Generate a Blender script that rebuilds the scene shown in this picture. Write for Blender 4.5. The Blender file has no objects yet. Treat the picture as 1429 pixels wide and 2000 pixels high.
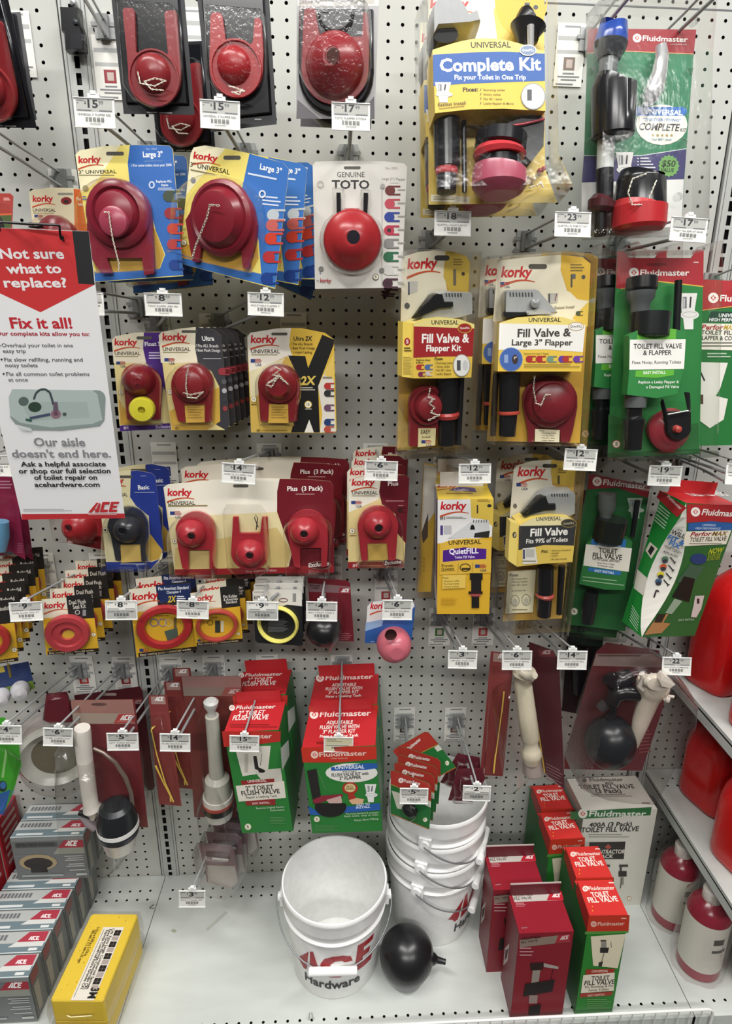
import bpy, math, random
import numpy as np
from mathutils import Vector, Matrix
import mathutils.geometry as geo
random.seed(7)
SC = bpy.context.scene
COL = SC.collection
# ---------------------------------------------------------------- camera, lights, exposure
CF, CCX, CCY = 1229.125, 748.719, 992.813            # focal length and principal point for a 1429 x 2000 image
CP = np.array([-.07302, -1.314972, 1.433147])
def _axes(yaw, pitch, roll):
    cy, sy, cp, sp = math.cos(yaw), math.sin(yaw), math.cos(pitch), math.sin(pitch)
    f = np.array([-sy*cp, cy*cp, -sp]); r = np.array([cy, sy, 0]); u = np.cross(r, f)
    return math.cos(roll)*r+math.sin(roll)*u, -math.sin(roll)*r+math.cos(roll)*u, f
CR, CU, CD = _axes(-.0584, .3088, .0143)
cam = bpy.data.cameras.new('camera')
cam.sensor_fit = 'VERTICAL'; cam.sensor_height = 36.0; cam.sensor_width = 36.0*1429/2000
cam.lens = 36.0*CF/2000; cam.shift_x = -(CCX-714.5)/2000; cam.shift_y = (CCY-1000)/2000
cam.clip_start = .02
camo = bpy.data.objects.new('camera', cam); COL.objects.link(camo)
camo.matrix_world = Matrix(((CR[0], CU[0], -CD[0], CP[0]), (CR[1], CU[1], -CD[1], CP[1]), (CR[2], CU[2], -CD[2], CP[2]), (0, 0, 0, 1)))
SC.camera = camo
w = bpy.data.worlds.new('store'); SC.world = w; w.use_nodes = True
w.node_tree.nodes['Background'].inputs[0].default_value = (1, .97, .92, 1)
w.node_tree.nodes['Background'].inputs[1].default_value = .07
def lamp(name, loc, sx, sy, power, col=(1, .985, .96)):
    l = bpy.data.lights.new(name, 'AREA'); l.shape = 'RECTANGLE'; l.size = sx; l.size_y = sy; l.energy = power; l.color = col
    o = bpy.data.objects.new(name, l); COL.objects.link(o); o.location = loc
    d = Vector((loc[0]*.3, 0, 1.0))-Vector(loc); o.rotation_euler = d.to_track_quat('-Z', 'Y').to_euler()
lamp('ceiling_lamp', (-.9, -4.6, 4.0), 2.4, .2, 84)
lamp('ceiling_lamp', (1.9, -4.6, 4.0), 2.4, .2, 62)
lamp('ceiling_lamp', (-1.2, -1.35, 4.0), 2.4, .2, 80)
lamp('ceiling_lamp', (1.4, -1.35, 4.0), 2.4, .2, 80)
SC.view_settings.view_transform = 'Standard'; SC.view_settings.look = 'None'
SC.view_settings.exposure = 0.18; SC.view_settings.gamma = 1.0; SC.view_settings.use_curve_mapping = False
SC.cycles.transparent_max_bounces = 32
SC.cycles.max_bounces = 6
# ---------------------------------------------------------------- materials
MC = {}
def lin(h):
    o = []
    for i in (0, 2, 4):
        c = int(h[i:i+2], 16)/255
        o.append(c/12.92 if c <= .04045 else ((c+.055)/1.055)**2.4)
    return o
NAMED = {'Y': 'e3bf47', 'PY': 'efe3a6', 'CR': 'ece4c4', 'BL': '2a5ca6', 'R': 'c3242b', 'W': 'e9e8e3', 'K': '17181c', 'G': '1f7a38', 'DR': '74121f', 'GY': '8d9190', 'FR': 'c22a31', 'VR': 'd8352c', 'LG': 'c9cbc8', 'NV': '1d2f7d', 'PU': '4a2172', 'DG': '3a3d40', 'GR': '0d5a2c', 'OR': 'd25a21'}
RS = {'': (.42, 0, .5), 'r': (.3, 0, .5), 'p': (.22, 0, .5), 'm': (.3, .6, .5), 'c': (.16, .55, .8), 'g': (.55, 0, .4), 'f': (.8, 0, .2)}
def mat(spec):
    """hex or key, optional ':' + finish (r rubber, p plastic, m metal, c chrome, g painted steel, f foam)"""
    if spec in MC: return MC[spec]
    if spec.startswith('clear'):
        m = bpy.data.materials.new(spec); m.use_nodes = True; nt = m.node_tree; nt.nodes.clear()
        out = nt.nodes.new('ShaderNodeOutputMaterial'); mx = nt.nodes.new('ShaderNodeMixShader')
        tr = nt.nodes.new('ShaderNodeBsdfTransparent'); gl = nt.nodes.new('ShaderNodeBsdfGlossy'); fr = nt.nodes.new('ShaderNodeMapRange'); lw = nt.nodes.new('ShaderNodeLayerWeight'); pw = nt.nodes.new('ShaderNodeMath')
        a = {'clear': (.97, .97, .96), 'clear_bag': (.93, .92, .91), 'clear_frost': (.82, .83, .82)}[spec]
        tr.inputs[0].default_value = (*a, 1); gl.inputs[0].default_value = (1, 1, 1, 1); gl.inputs['Roughness'].default_value = .12
        pw.operation = 'POWER'; pw.inputs[1].default_value = 4; nt.links.new(lw.outputs['Facing'], pw.inputs[0]); nt.links.new(pw.outputs[0], fr.inputs[0]); fr.inputs[3].default_value = .022 if spec == 'clear' else .05; fr.inputs[4].default_value = .75
        nz = nt.nodes.new('ShaderNodeTexNoise'); nz.inputs['Scale'].default_value = 14 if spec == 'clear' else 30; bp = nt.nodes.new('ShaderNodeBump')
        bp.inputs['Strength'].default_value = .1 if spec == 'clear' else .45; bp.inputs['Distance'].default_value = .006
        nt.links.new(nz.outputs[0], bp.inputs['Height']); nt.links.new(bp.outputs[0], gl.inputs['Normal'])
        nt.links.new(fr.outputs[0], mx.inputs[0]); nt.links.new(tr.outputs[0], mx.inputs[1]); nt.links.new(gl.outputs[0], mx.inputs[2])
        nt.links.new(mx.outputs[0], out.inputs[0])
        MC[spec] = m; return m
    key, _, fin = spec.partition(':')
    h = NAMED.get(key, key); r, me, sp = RS[fin]
    m = bpy.data.materials.new('m_'+spec.replace(':', '_')); m.use_nodes = True
    b = m.node_tree.nodes['Principled BSDF']; c = lin(h)
    b.inputs['Roughness'].default_value = r; b.inputs['Metallic'].default_value = me; b.inputs['Specular IOR Level'].default_value = sp
    b.inputs['Base Color'].default_value = (*c, 1)
    if fin in ('g', 'f', 'p'):
        nz = m.node_tree.nodes.new('ShaderNodeTexNoise'); nz.inputs['Scale'].default_value = {'g': 9, 'f': 160, 'p': 14}[fin]; nz.inputs['Detail'].default_value = 4
        rp = m.node_tree.nodes.new('ShaderNodeValToRGB'); k = {'g': .06, 'f': .25, 'p': .04}[fin]
        rp.color_ramp.elements[0].position = .3; rp.color_ramp.elements[1].position = .7
        rp.color_ramp.elements[0].color = (*[v*(1-k) for v in c], 1); rp.color_ramp.elements[1].color = (*[min(1, v*(1+k)) for v in c], 1)
        m.node_tree.links.new(nz.outputs[0], rp.inputs[0]); m.node_tree.links.new(rp.outputs[0], b.inputs['Base Color'])
    MC[spec] = m; return m
# ---------------------------------------------------------------- rays of the measured camera, used to measure positions off the photograph
def ray(px, py):
    d = CR*((px-CCX)/CF)-CU*((py-CCY)/CF)+CD
    return d/np.linalg.norm(d)
def atD(px, py, D):
    d = ray(px, py); return CP+d*((-D-CP[1])/d[1])
def atZ(px, py, z=0.):
    d = ray(px, py); return CP+d*((z-CP[2])/d[2])
def proj(P):
    d = np.asarray(P)-CP; z = d@CD
    return np.stack([CCX+CF*(d@CR)/z, CCY-CF*(d@CU)/z], -1)
# ---------------------------------------------------------------- text
TC = {}
def text_mesh(s, bold):
    k = (s, bold)
    if k in TC: return TC[k]
    cu = bpy.data.curves.new('t', 'FONT'); cu.body = s; cu.resolution_u = 2; cu.fill_mode = 'FRONT'
    cu.offset = .007+.017*bold
    o = bpy.data.objects.new('t', cu); me = bpy.data.meshes.new_from_object(o)
    v = np.zeros(len(me.vertices)*3); me.vertices.foreach_get('co', v); v = v.reshape(-1, 3)[:, :2].copy() if len(v) else np.zeros((0, 2))
    f = [tuple(p.vertices) for p in me.polygons]
    bpy.data.objects.remove(o); bpy.data.curves.remove(cu); bpy.data.meshes.remove(me)
    TC[k] = (v, f); return TC[k]
CAPH = text_mesh('H', 0)[0][:, 1].max()
# ---------------------------------------------------------------- mesh builder (local coordinates: x right, y into the shelf, z up)
SX = 480/1429
class MB:
    def __init__(s, kit=None):
        s.k = kit; s.v = []; s.f = []; s.m = []; s.sm = []; s.mats = []; s.d = 0.; s.nv = 0
    def mi(s, c):
        if c not in s.mats: s.mats.append(c)
        return s.mats.index(c)
    def add(s, vs, fs, c, smooth=False):
        b = s.nv; s.v.append(np.asarray(vs, float).reshape(-1, 3)); s.nv += len(s.v[-1]); i = s.mi(c)
        for f in fs: s.f.append([b+q for q in f]); s.m.append(i); s.sm.append(smooth)
    def L(s, x, y, d=None): return s.k.L(x, y, s.d if d is None else d)
    def bump(s): s.d += 3.5e-5
    # --- flat print on the current plane, points in photo coordinates
    def p(s, pts, c):
        s.bump(); s.add([s.L(*q) for q in pts], [list(range(len(pts)))], c)
    def q(s, x0, y0, x1, y1, c): s.p([(x0, y0), (x1, y0), (x1, y1), (x0, y1)], c)
    def e(s, cx, cy, rx, ry, c, n=20): s.p([(cx+rx*math.cos(2*math.pi*i/n), cy+ry*math.sin(2*math.pi*i/n)) for i in range(n)], c)
    def ring(s, cx, cy, rx, ry, w, c, n=24):
        s.bump(); vs = []
        for i in range(n):
            a = 2*math.pi*i/n
            vs += [s.L(cx+rx*math.cos(a), cy+ry*math.sin(a)), s.L(cx+(rx-w)*math.cos(a), cy+(ry-w)*math.sin(a))]
        s.add(vs, [[2*i, (2*i+2) % (2*n), (2*i+3) % (2*n), 2*i+1] for i in range(n)], c)
    def ln(s, x0, y0, x1, y1, w, c):
        dx, dy = x1-x0, y1-y0; l = math.hypot(dx, dy) or 1; nx, ny = -dy/l*w/2, dx/l*w/2
        s.p([(x0+nx, y0+ny), (x1+nx, y1+ny), (x1-nx, y1-ny), (x0-nx, y0-ny)], c)
    def t(s, txt, x0, y0, x1, y1, h, c, b=0, i=0):
        """baseline from (x0,y0) to (x1,y1), cap height h, all in photo coordinates"""
        v, f = text_mesh(txt, b)
        if not len(v): return
        s.bump(); a = s.L(x0, y0); e = s.L(x1, y1); u = e-a; wd = np.linalg.norm(u); u = u/wd
        up = np.cross(s.k.pn, u); hh = np.linalg.norm(s.L((x0+x1)/2, (y0+y1)/2-h)-s.L((x0+x1)/2, (y0+y1)/2))
        mn, mx = v[:, 0].min(), v[:, 0].max()
        X = (v[:, 0]-mn)/(mx-mn)*wd; Y = v[:, 1]/CAPH*hh
        s.add(a+np.outer(X+i*Y, u)+np.outer(Y, up), f, c)
    def bars(s, x0, y0, x1, y1, n, c, fill=.45, sl=0.):
        """lines of print too small to read"""
        st = (y1-y0)/n
        for k in range(n):
            xe = x1-(x1-x0)*(.28*((k*7+3) % 5)/5 if n > 1 else 0); y = y0+k*st
            s.p([(x0, y), (xe, y+sl*(xe-x0)), (xe, y+st*fill+sl*(xe-x0)), (x0, y+st*fill)], c)
    # --- solids
    def plate(s, pts, c, d0, d1, side=None):
        n = len(pts); B = [s.L(*q, d1) for q in pts]; A = [b-s.k.pn*(d1-d0) for b in B]
        s.add(A+B, [list(range(n, 2*n))], c); s.add(A+B, [[i, (i+1) % n, n+(i+1) % n, n+i] for i in range(n)], side or c)
        s.add(A, [list(range(n))[::-1]], side or c)
    def puff(s, pts, d1, inset, c, d0=.0004, steps=3):
        """raised shell with rounded shoulders over an outline (a thermoformed blister or a soft body)"""
        n = len(pts); P = np.array(pts, float); rings = [P]; ds = [d0]
        nx = np.roll(P, -1, 0)-np.roll(P, 1, 0); nn = np.stack([nx[:, 1], -nx[:, 0]], 1); nn /= (np.linalg.norm(nn, axis=1)[:, None]+1e-9)
        ar = .5*np.sum(P[:, 0]*np.roll(P[:, 1], -1)-np.roll(P[:, 0], -1)*P[:, 1]); nn *= -1 if ar > 0 else 1
        for k in range(1, steps+1):
            a = math.pi/2*k/steps; rings.append(P+nn*inset*(1-math.cos(a))); ds.append(d0+(d1-d0)*math.sin(a))
        vs = [s.L(*q, d0)+s.k.pn*(dd-d0) for r, dd in zip(rings, ds) for q in r]; fs = []
        for k in range(steps): fs += [[k*n+i, k*n+(i+1) % n, (k+1)*n+(i+1) % n, (k+1)*n+i] for i in range(n)]
        s.add(vs, fs, c, True); s.add(vs[-n:], [list(range(n))], c)
    def skin(s, vs, n, prof, c):
        """rings of n points joined to a smooth skin, split where the profile turns sharply"""
        a = 0; m = len(prof)
        for j in range(1, m):
            sharp = j == m-1
            if not sharp:
                p = np.subtract(prof[j], prof[j-1]); q = np.subtract(prof[j+1], prof[j]); lp, lq = np.hypot(*p), np.hypot(*q)
                sharp = lp > 1e-9 and lq > 1e-9 and p@q < .8*lp*lq
            if sharp:
                s.add(vs[a*n:(j+1)*n], [[t*n+i, (t+1)*n+i, (t+1)*n+(i+1) % n, t*n+(i+1) % n] for t in range(j-a) for i in range(n)], c, True); a = j
    def dome(s, cx, cy, prof, c, n=28, ry=1., cap=True):
        """solid of revolution whose axis points at the viewer; prof = (radius in photo units, depth in metres)"""
        d0 = prof[0][1]; o = s.L(cx, cy, d0); vs = []; k = np.linalg.norm(s.L(cx+100, cy, d0)-o)/100
        for r, d in prof:
            for i in range(n):
                a = 2*math.pi*i/n; vs.append(o+np.array([r*k*math.cos(a), d0-d, r*k*ry*math.sin(a)]))
        s.skin(vs, n, [(r*k, d) for r, d in prof], c)
        if cap and prof[-1][0] > 0: s.add(vs[-n:], [list(range(n))], c)
    def tube(s, path, c, d=.01, n=16, cap=True, smooth=True):
        """path of (x, y, radius[, d]) in photo units: pipes, jars, caps lying in the card plane"""
        P = [(*q, d) if len(q) == 3 else q for q in path]
        k = np.linalg.norm(s.L(P[0][0]+100, P[0][1], P[0][3])-s.L(P[0][0], P[0][1], P[0][3]))/100
        s.wtube([s.L(q[0], q[1], q[3]) for q in P], [q[2]*k for q in P], c, n, cap, smooth)
    def wtube(s, pts, rad, c, n=10, cap=True, smooth=True):
        pts = [np.asarray(q, float) for q in pts]; m = len(pts)
        if not hasattr(rad, '__len__'): rad = [rad]*m
        T = []
        for i in range(m):
            a = pts[min(i+1, m-1)]-pts[max(i-1, 0)]
            if np.linalg.norm(a) < 1e-9: a = T[-1] if T else pts[-1]-pts[0]
            T.append(a/(np.linalg.norm(a)+1e-12))
        ref = np.array([0, 1., 0]) if abs(T[0][1]) < .9 else np.array([1., 0, 0]); vs = []
        N = np.cross(T[0], ref); N /= np.linalg.norm(N)
        for i in range(m):
            N = N-T[i]*(N@T[i]); N /= (np.linalg.norm(N)+1e-12); B = np.cross(T[i], N)
            for j in range(n):
                a = 2*math.pi*j/n; vs.append(pts[i]+rad[i]*(math.cos(a)*N+math.sin(a)*B))
        ax = np.r_[0, np.cumsum([np.linalg.norm(pts[i+1]-pts[i]) for i in range(m-1)])]
        s.skin(vs, n, list(zip(rad, ax)), c)
        if cap: s.add(vs[:n], [list(range(n))[::-1]], c); s.add(vs[-n:], [list(range(n))], c)
    def lathe(s, prof, c, ctr=(0, 0), n=36, cap0=True, cap1=True, sx=1., sy=1.):
        """solid of revolution about the vertical; prof = (radius, z) in metres"""
        vs = [(ctr[0]+r*sx*math.cos(2*math.pi*i/n), ctr[1]+r*sy*math.sin(2*math.pi*i/n), z) for r, z in prof for i in range(n)]
        s.skin(vs, n, prof, c)
        if cap0: s.add(vs[:n], [list(range(n))[::-1]], c)
        if cap1: s.add(vs[-n:], [list(range(n))], c)
    def box(s, x0, x1, y0, y1, z0, z1, c):
        v = [(x, y, z) for x in (x0, x1) for y in (y0, y1) for z in (z0, z1)]
        s.add(v, [[0, 1, 3, 2], [4, 6, 7, 5], [0, 4, 5, 1], [2, 3, 7, 6], [0, 2, 6, 4], [1, 5, 7, 3]], c)
    def chain(s, path, d, c='d9d4c4:m', n=None, r=1.9, w=6.5):
        """metal link chain along a path in photo coordinates"""
        P = np.array([s.L(x, y, d) for x, y in path]); seg = np.linalg.norm(np.diff(P, axis=0), axis=1); tot = seg.sum()
        k = np.linalg.norm(s.L(path[0][0]+100, path[0][1], d)-s.L(path[0][0], path[0][1], d))/100
        ll = 2.4*w*k; n = n or max(2, int(tot/(ll*.72))); cum = np.r_[0, np.cumsum(seg)]
        for i in range(n):
            q = tot*(i+.5)/n; j = min(np.searchsorted(cum, q)-1, len(seg)-1); j = max(j, 0)
            t = (P[j+1]-P[j])/(seg[j]+1e-9); ce = P[j]+t*(q-cum[j])
            sd = np.cross(t, [0, 1, 0]); sd /= np.linalg.norm(sd)+1e-9; sd = sd if i % 2 == 0 else np.array([0, 1., 0])*.6+sd*.35
            pts = [ce+t*ll/2*math.cos(a)+sd*w*k*.5*math.sin(a) for a in np.linspace(0, 2*math.pi, 11)]
            s.wtube(pts, r*k, c, 5, False)
    def build(s, name, parent=None, label=None, M=None):
        me = bpy.data.meshes.new(name)
        me.from_pydata(np.concatenate(s.v).tolist(), [], s.f)
        for c in s.mats: me.materials.append(mat(c) if isinstance(c, str) else c)
        me.polygons.foreach_set('material_index', s.m); me.polygons.foreach_set('use_smooth', s.sm); me.update()
        o = bpy.data.objects.new(name, me); COL.objects.link(o)
        if parent: o.parent = parent
        if M is not None: o.matrix_world = M
        if label: o['label'] = label
        return o
def tag(o, label, cat, group=None, kind=None):
    if label: o['label'] = label
    if cat: o['category'] = cat
    if group: o['group'] = group
    if kind: o['kind'] = kind
    return o
def empty(name, M, label, cat, group=None):
    o = bpy.data.objects.new(name, None); COL.objects.link(o); o.matrix_world = M; o.empty_display_size = .02
    return tag(o, label, cat, group)
# ---------------------------------------------------------------- pose of a hanging pack from its corners in the photo
def Rm(yaw, pitch, roll):
    c, s_ = math.cos, math.sin
    Z = np.array([[c(yaw), -s_(yaw), 0], [s_(yaw), c(yaw), 0], [0, 0, 1]]); X = np.array([[1, 0, 0], [0, c(pitch), -s_(pitch)], [0, s_(pitch), c(pitch)]])
    Y = np.array([[c(roll), 0, s_(roll)], [0, 1, 0], [-s_(roll), 0, c(roll)]])
    return Z@X@Y
def solve(cs, D, W=None, H=None, ysig=.22, psig=.05):
    cs = np.array(cs, float); g = atD(*(cs[0]+cs[1])/2, D)
    w0 = W or np.linalg.norm(atD(*cs[0], D)-atD(*cs[1], D)); h0 = H or abs(atD(*(cs[2]+cs[3])/2, D)[2]-g[2])
    p = np.array([g[0], g[2], w0, h0, 0, 0, 0.])
    def res(p):
        R = Rm(*p[4:7]); w_, h_ = p[2], p[3]
        c = np.array([[-w_/2, 0, 0], [w_/2, 0, 0], [w_/2, 0, -h_], [-w_/2, 0, -h_]])@R.T+np.array([p[0], -D, p[1]])
        r = ((proj(c)-cs)/3).ravel()
        return np.r_[r, p[4]/ysig, p[5]/psig, p[6]/.6, (p[2]-w0)/(1e-6 if W else 10), (p[3]-h0)/(1e-6 if H else 10)]
    lam = 1e-2; r = res(p); c0 = r@r
    for _ in range(60):
        J = np.stack([(res(p+np.eye(7)[i]*1e-5)-r)/1e-5 for i in range(7)], 1)
        A = J.T@J; st = np.linalg.solve(A+lam*np.diag(np.diag(A)), -J.T@r); rn = res(p+st)
        if rn@rn < c0: p, r, c0, lam = p+st, rn, rn@rn, lam/4
        else: lam *= 5
    M = np.eye(4); M[:3, :3] = Rm(*p[4:7]); M[:3, 3] = [p[0], -D, p[1]]
    return M, p[2], p[3]
VW = {'A': (0, 0), 'B': (480, 0), 'C': (949, 0), 'D': (0, 440), 'E': (480, 440), 'F': (949, 440), 'G': (0, 860), 'H': (480, 860), 'I': (949, 860), 'J': (0, 1240), 'S': (380, 1240), 'T': (740, 1240), 'M': (0, 1520), 'N': (480, 1520), 'O': (949, 1520), 'Q': (949, 1240)}
def vpx(view, x, y):
    if view == 'P': return x, y
    ox, oy = VW[view]; return ox+x*SX, oy+y*SX
class Kit:
    """a thing made of parts; shapes are measured on its own card plane"""
    def __init__(s, name, label, cat, view, corners, D, group=None, W=None, H=None, ysig=.22, psig=.05, M=None):
        s.view = view; s.parts = {}; s.order = []
        if M is None: s.M, s.W, s.H = solve([vpx(view, *c) for c in corners], D, W, H, ysig, psig)
        else: s.M, s.W, s.H = M, W, H
        s.Mi = np.linalg.inv(s.M); s.root = empty(name, Matrix(s.M.tolist()), label, cat, group); s.front()
    def plane(s, p0, n): s.p0 = np.array(p0, float); s.pn = np.array(n, float)
    def front(s): s.plane((0, 0, 0), (0, -1, 0))
    def L(s, x, y, d):
        r = s.Mi[:3, :3]@ray(*vpx(s.view, x, y)); o = s.Mi[:3, :3]@CP+s.Mi[:3, 3]
        return o+r*(((s.p0-o)@s.pn+d)/(r@s.pn))
    def part(s, name, parent=None, label=None):
        m = MB(s); s.order.append((name, m, parent, label)); return m
    def done(s):
        made = {}
        for name, m, parent, label in s.order:
            if not m.v: continue
            o = m.build(name, made.get(parent, s.root), label); made[name] = o
        return s
    def copy(s, label, dx=0, dy=0, dz=0, yaw=0, roll=0, pitch=0, M=None, group=None, D=None, corners=None, back=0):
        if corners is not None: M = solve([vpx(s.view, *c) for c in corners], D, s.W, s.H, .5)[0]
        elif M is None:
            M = s.M.copy(); M[:3, :3] = M[:3, :3]@Rm(yaw, pitch, roll); M[:3, 3] += np.array([dx, dy, dz])+s.M[:3, 1]*back
        r = s.root.copy(); COL.objects.link(r); r.matrix_world = Matrix(M.tolist()); r['label'] = label
        if group: r['group'] = group
        for ch in list(s.root.children):
            c = ch.copy(); COL.objects.link(c); c.parent = r
            for g in list(ch.children):
                e = g.copy(); COL.objects.link(e); e.parent = c
        return r
def arc(cx, cy, rx, ry, a0, a1, n=12):
    return [(cx+rx*math.cos(math.radians(a0+(a1-a0)*i/n)), cy-ry*math.sin(math.radians(a0+(a1-a0)*i/n))) for i in range(n+1)]
def rrect(x0, y0, x1, y1, r, n=4):
    return arc(x1-r, y0+r, r, r, 0, 90, n)+arc(x0+r, y0+r, r, r, 90, 180, n)+arc(x0+r, y1-r, r, r, 180, 270, n)+arc(x1-r, y1-r, r, r, 270, 360, n)
def quad(tl, tr, br, bl, u0, v0, u1, v1):
    """sub-rectangle of a quad in photo coordinates"""
    f = lambda u, v: tuple((np.array(tl)*(1-u)+np.array(tr)*u)*(1-v)+(np.array(bl)*(1-u)+np.array(br)*u)*v)
    return [f(u0, v0), f(u1, v0), f(u1, v1), f(u0, v1)]
# ---------------------------------------------------------------- the gondola: pegboard, uprights, deck
I = .0254
def cells(m, c, xs, ys, put, r=.0032, rect=None):
    """grid of square cells with a hole in each; put(u, v) -> world point"""
    for u in xs:
        for v in ys:
            h = I/2; o = [(u+a*h, v+b*h) for a, b in ((1, 0), (1, 1), (0, 1), (-1, 1), (-1, 0), (-1, -1), (0, -1), (1, -1))]
            if rect: q = [(u+a*rect[0], v+b*rect[1]) for a, b in ((1, 0), (1, 1), (0, 1), (-1, 1), (-1, 0), (-1, -1), (0, -1), (1, -1))]
            else: q = [(u+r*math.cos(i*math.pi/4), v+r*math.sin(i*math.pi/4)) for i in range(8)]
            m.add([put(*a) for a in o+q], [[i, (i+1) % 8, 8+(i+1) % 8, 8+i] for i in range(8)], c)
WALLC = 'b5b6b0:g'
def wall_panel(name, x0, x1, xh, n, z0=.0042, rows=84):
    m = MB(); put = lambda u, v: (u, 0, v)
    xs = [xh+k*I for k in range(n)]; zs = [z0+k*I for k in range(rows)]
    cells(m, WALLC, xs, zs, put)
    a, b = xs[0]-I/2, xs[-1]+I/2; zt = zs[-1]+I/2; zb = zs[0]-I/2
    for p, q in ((x0, a), (b, x1)): m.add([(p, 0, zb), (q, 0, zb), (q, 0, zt), (p, 0, zt)], [[0, 1, 2, 3]], WALLC)
    m.box(x0, x1, .009, .014, zb-.05, zt, '2e2a26:g')
    for x in (x0, x1): m.add([(x, 0, zb), (x, .012, zb), (x, .012, zt), (x, 0, zt)], [[0, 1, 2, 3]], WALLC)
    z = 1.9495; m.box(x0, x1, -.0006, .002, z, z+.0022, '63666a:g')
    tag(m.build(name), None, None, kind='structure')
wall_panel('wall_back', -.5207, .6475, -20*I, 46)
wall_panel('wall_left', -1.30, -.5685, -25.713*I-24*I, 27)
wall_panel('wall_right', .70, 1.45, .70+.6*I, 29)
for nm, xc in (('trim_1', -.543), ('trim_2', .674)):
    m = MB(); zs = [.005+k*I for k in range(84)]
    cells(m, 'aeb0ac:g', [xc], zs, lambda u, v: (u, -.004, v), rect=(.0045, .0092))
    for a, b, y in ((xc-.0215, xc-I/2, -.004), (xc+I/2, xc+.0215, -.004)): m.add([(a, y, -.008), (b, y, -.008), (b, y, 2.13), (a, y, 2.13)], [[0, 1, 2, 3]], 'aeb0ac:g')
    for a in (-.0215, .0215): m.add([(xc+a, -.004, -.008), (xc+a, .008, -.008), (xc+a, .008, 2.13), (xc+a, -.004, 2.13)], [[0, 1, 2, 3]], 'aeb0ac:g')
    m.box(xc-.022, xc+.022, .006, .009, -.01, 2.13, '0d0d0f:g')
    for a in (-.0165, .0165): m.box(xc+a-.0006, xc+a+.0006, -.0044, -.003, 0, 2.13, '6e7070:g')
    tag(m.build(nm), None, None, kind='structure')
DKC = 'c3c7c2:g'
def deck(name, label, x0, x1, xb, xf, z=0., yf=-.402, rows=(-.0459, -.0713), frow=-.373, th=.09):
    m = MB(); put = lambda u, v: (u, v, z)
    def strip(ys, xo):
        n = int((x1-x0-.012)/I); xs = [xo+k*I for k in range(-80, 80) if x0+I/2 < xo+k*I < x1-I/2]
        cells(m, DKC, xs, ys, put); a, b, c, d = xs[0]-I/2, xs[-1]+I/2, min(ys)-I/2, max(ys)+I/2
        for p, q in ((x0, a), (b, x1)): m.add([put(p, c), put(q, c), put(q, d), put(p, d)], [[0, 1, 2, 3]], DKC)
        return c, d
    c1, d1 = strip(rows, xb); c2, d2 = strip((frow,), xf)
    for a, b in ((d1, -.001), (d2, c1), (yf+.003, c2)):
        m.add([put(x0, a), put(x1, a), put(x1, b), put(x0, b)], [[0, 1, 2, 3]], DKC)
    m.add([(x0, yf+.003, z), (x1, yf+.003, z), (x1, yf, z-.003), (x0, yf, z-.003)], [[3, 2, 1, 0]], DKC)
    m.box(x0, x1, yf, yf+.002, z-th, z-.003, DKC); m.box(x0, x0+.002, yf, 0, z-th, z-.0005, DKC); m.box(x1-.002, x1, yf, 0, z-th, z-.0005, DKC)
    m.box(x0, x1, yf+.002, 0, z-.012, z-.008, '24211f:g')
    return tag(m.build(name), label, 'shelf')
deck('base_shelf', 'wide pale grey metal base deck with the white buckets standing on it', -.5555, .6605, -.3238, -.2807)
deck('base_shelf', 'pale grey metal base deck at left under the grey boxes and yellow sponges', -1.25, -.5575, -.583-.0005, -.583)
deck('base_shelf', 'pale grey metal base deck at right under the bagged white bottles', .6625, 1.42, .70, .695)
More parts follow.
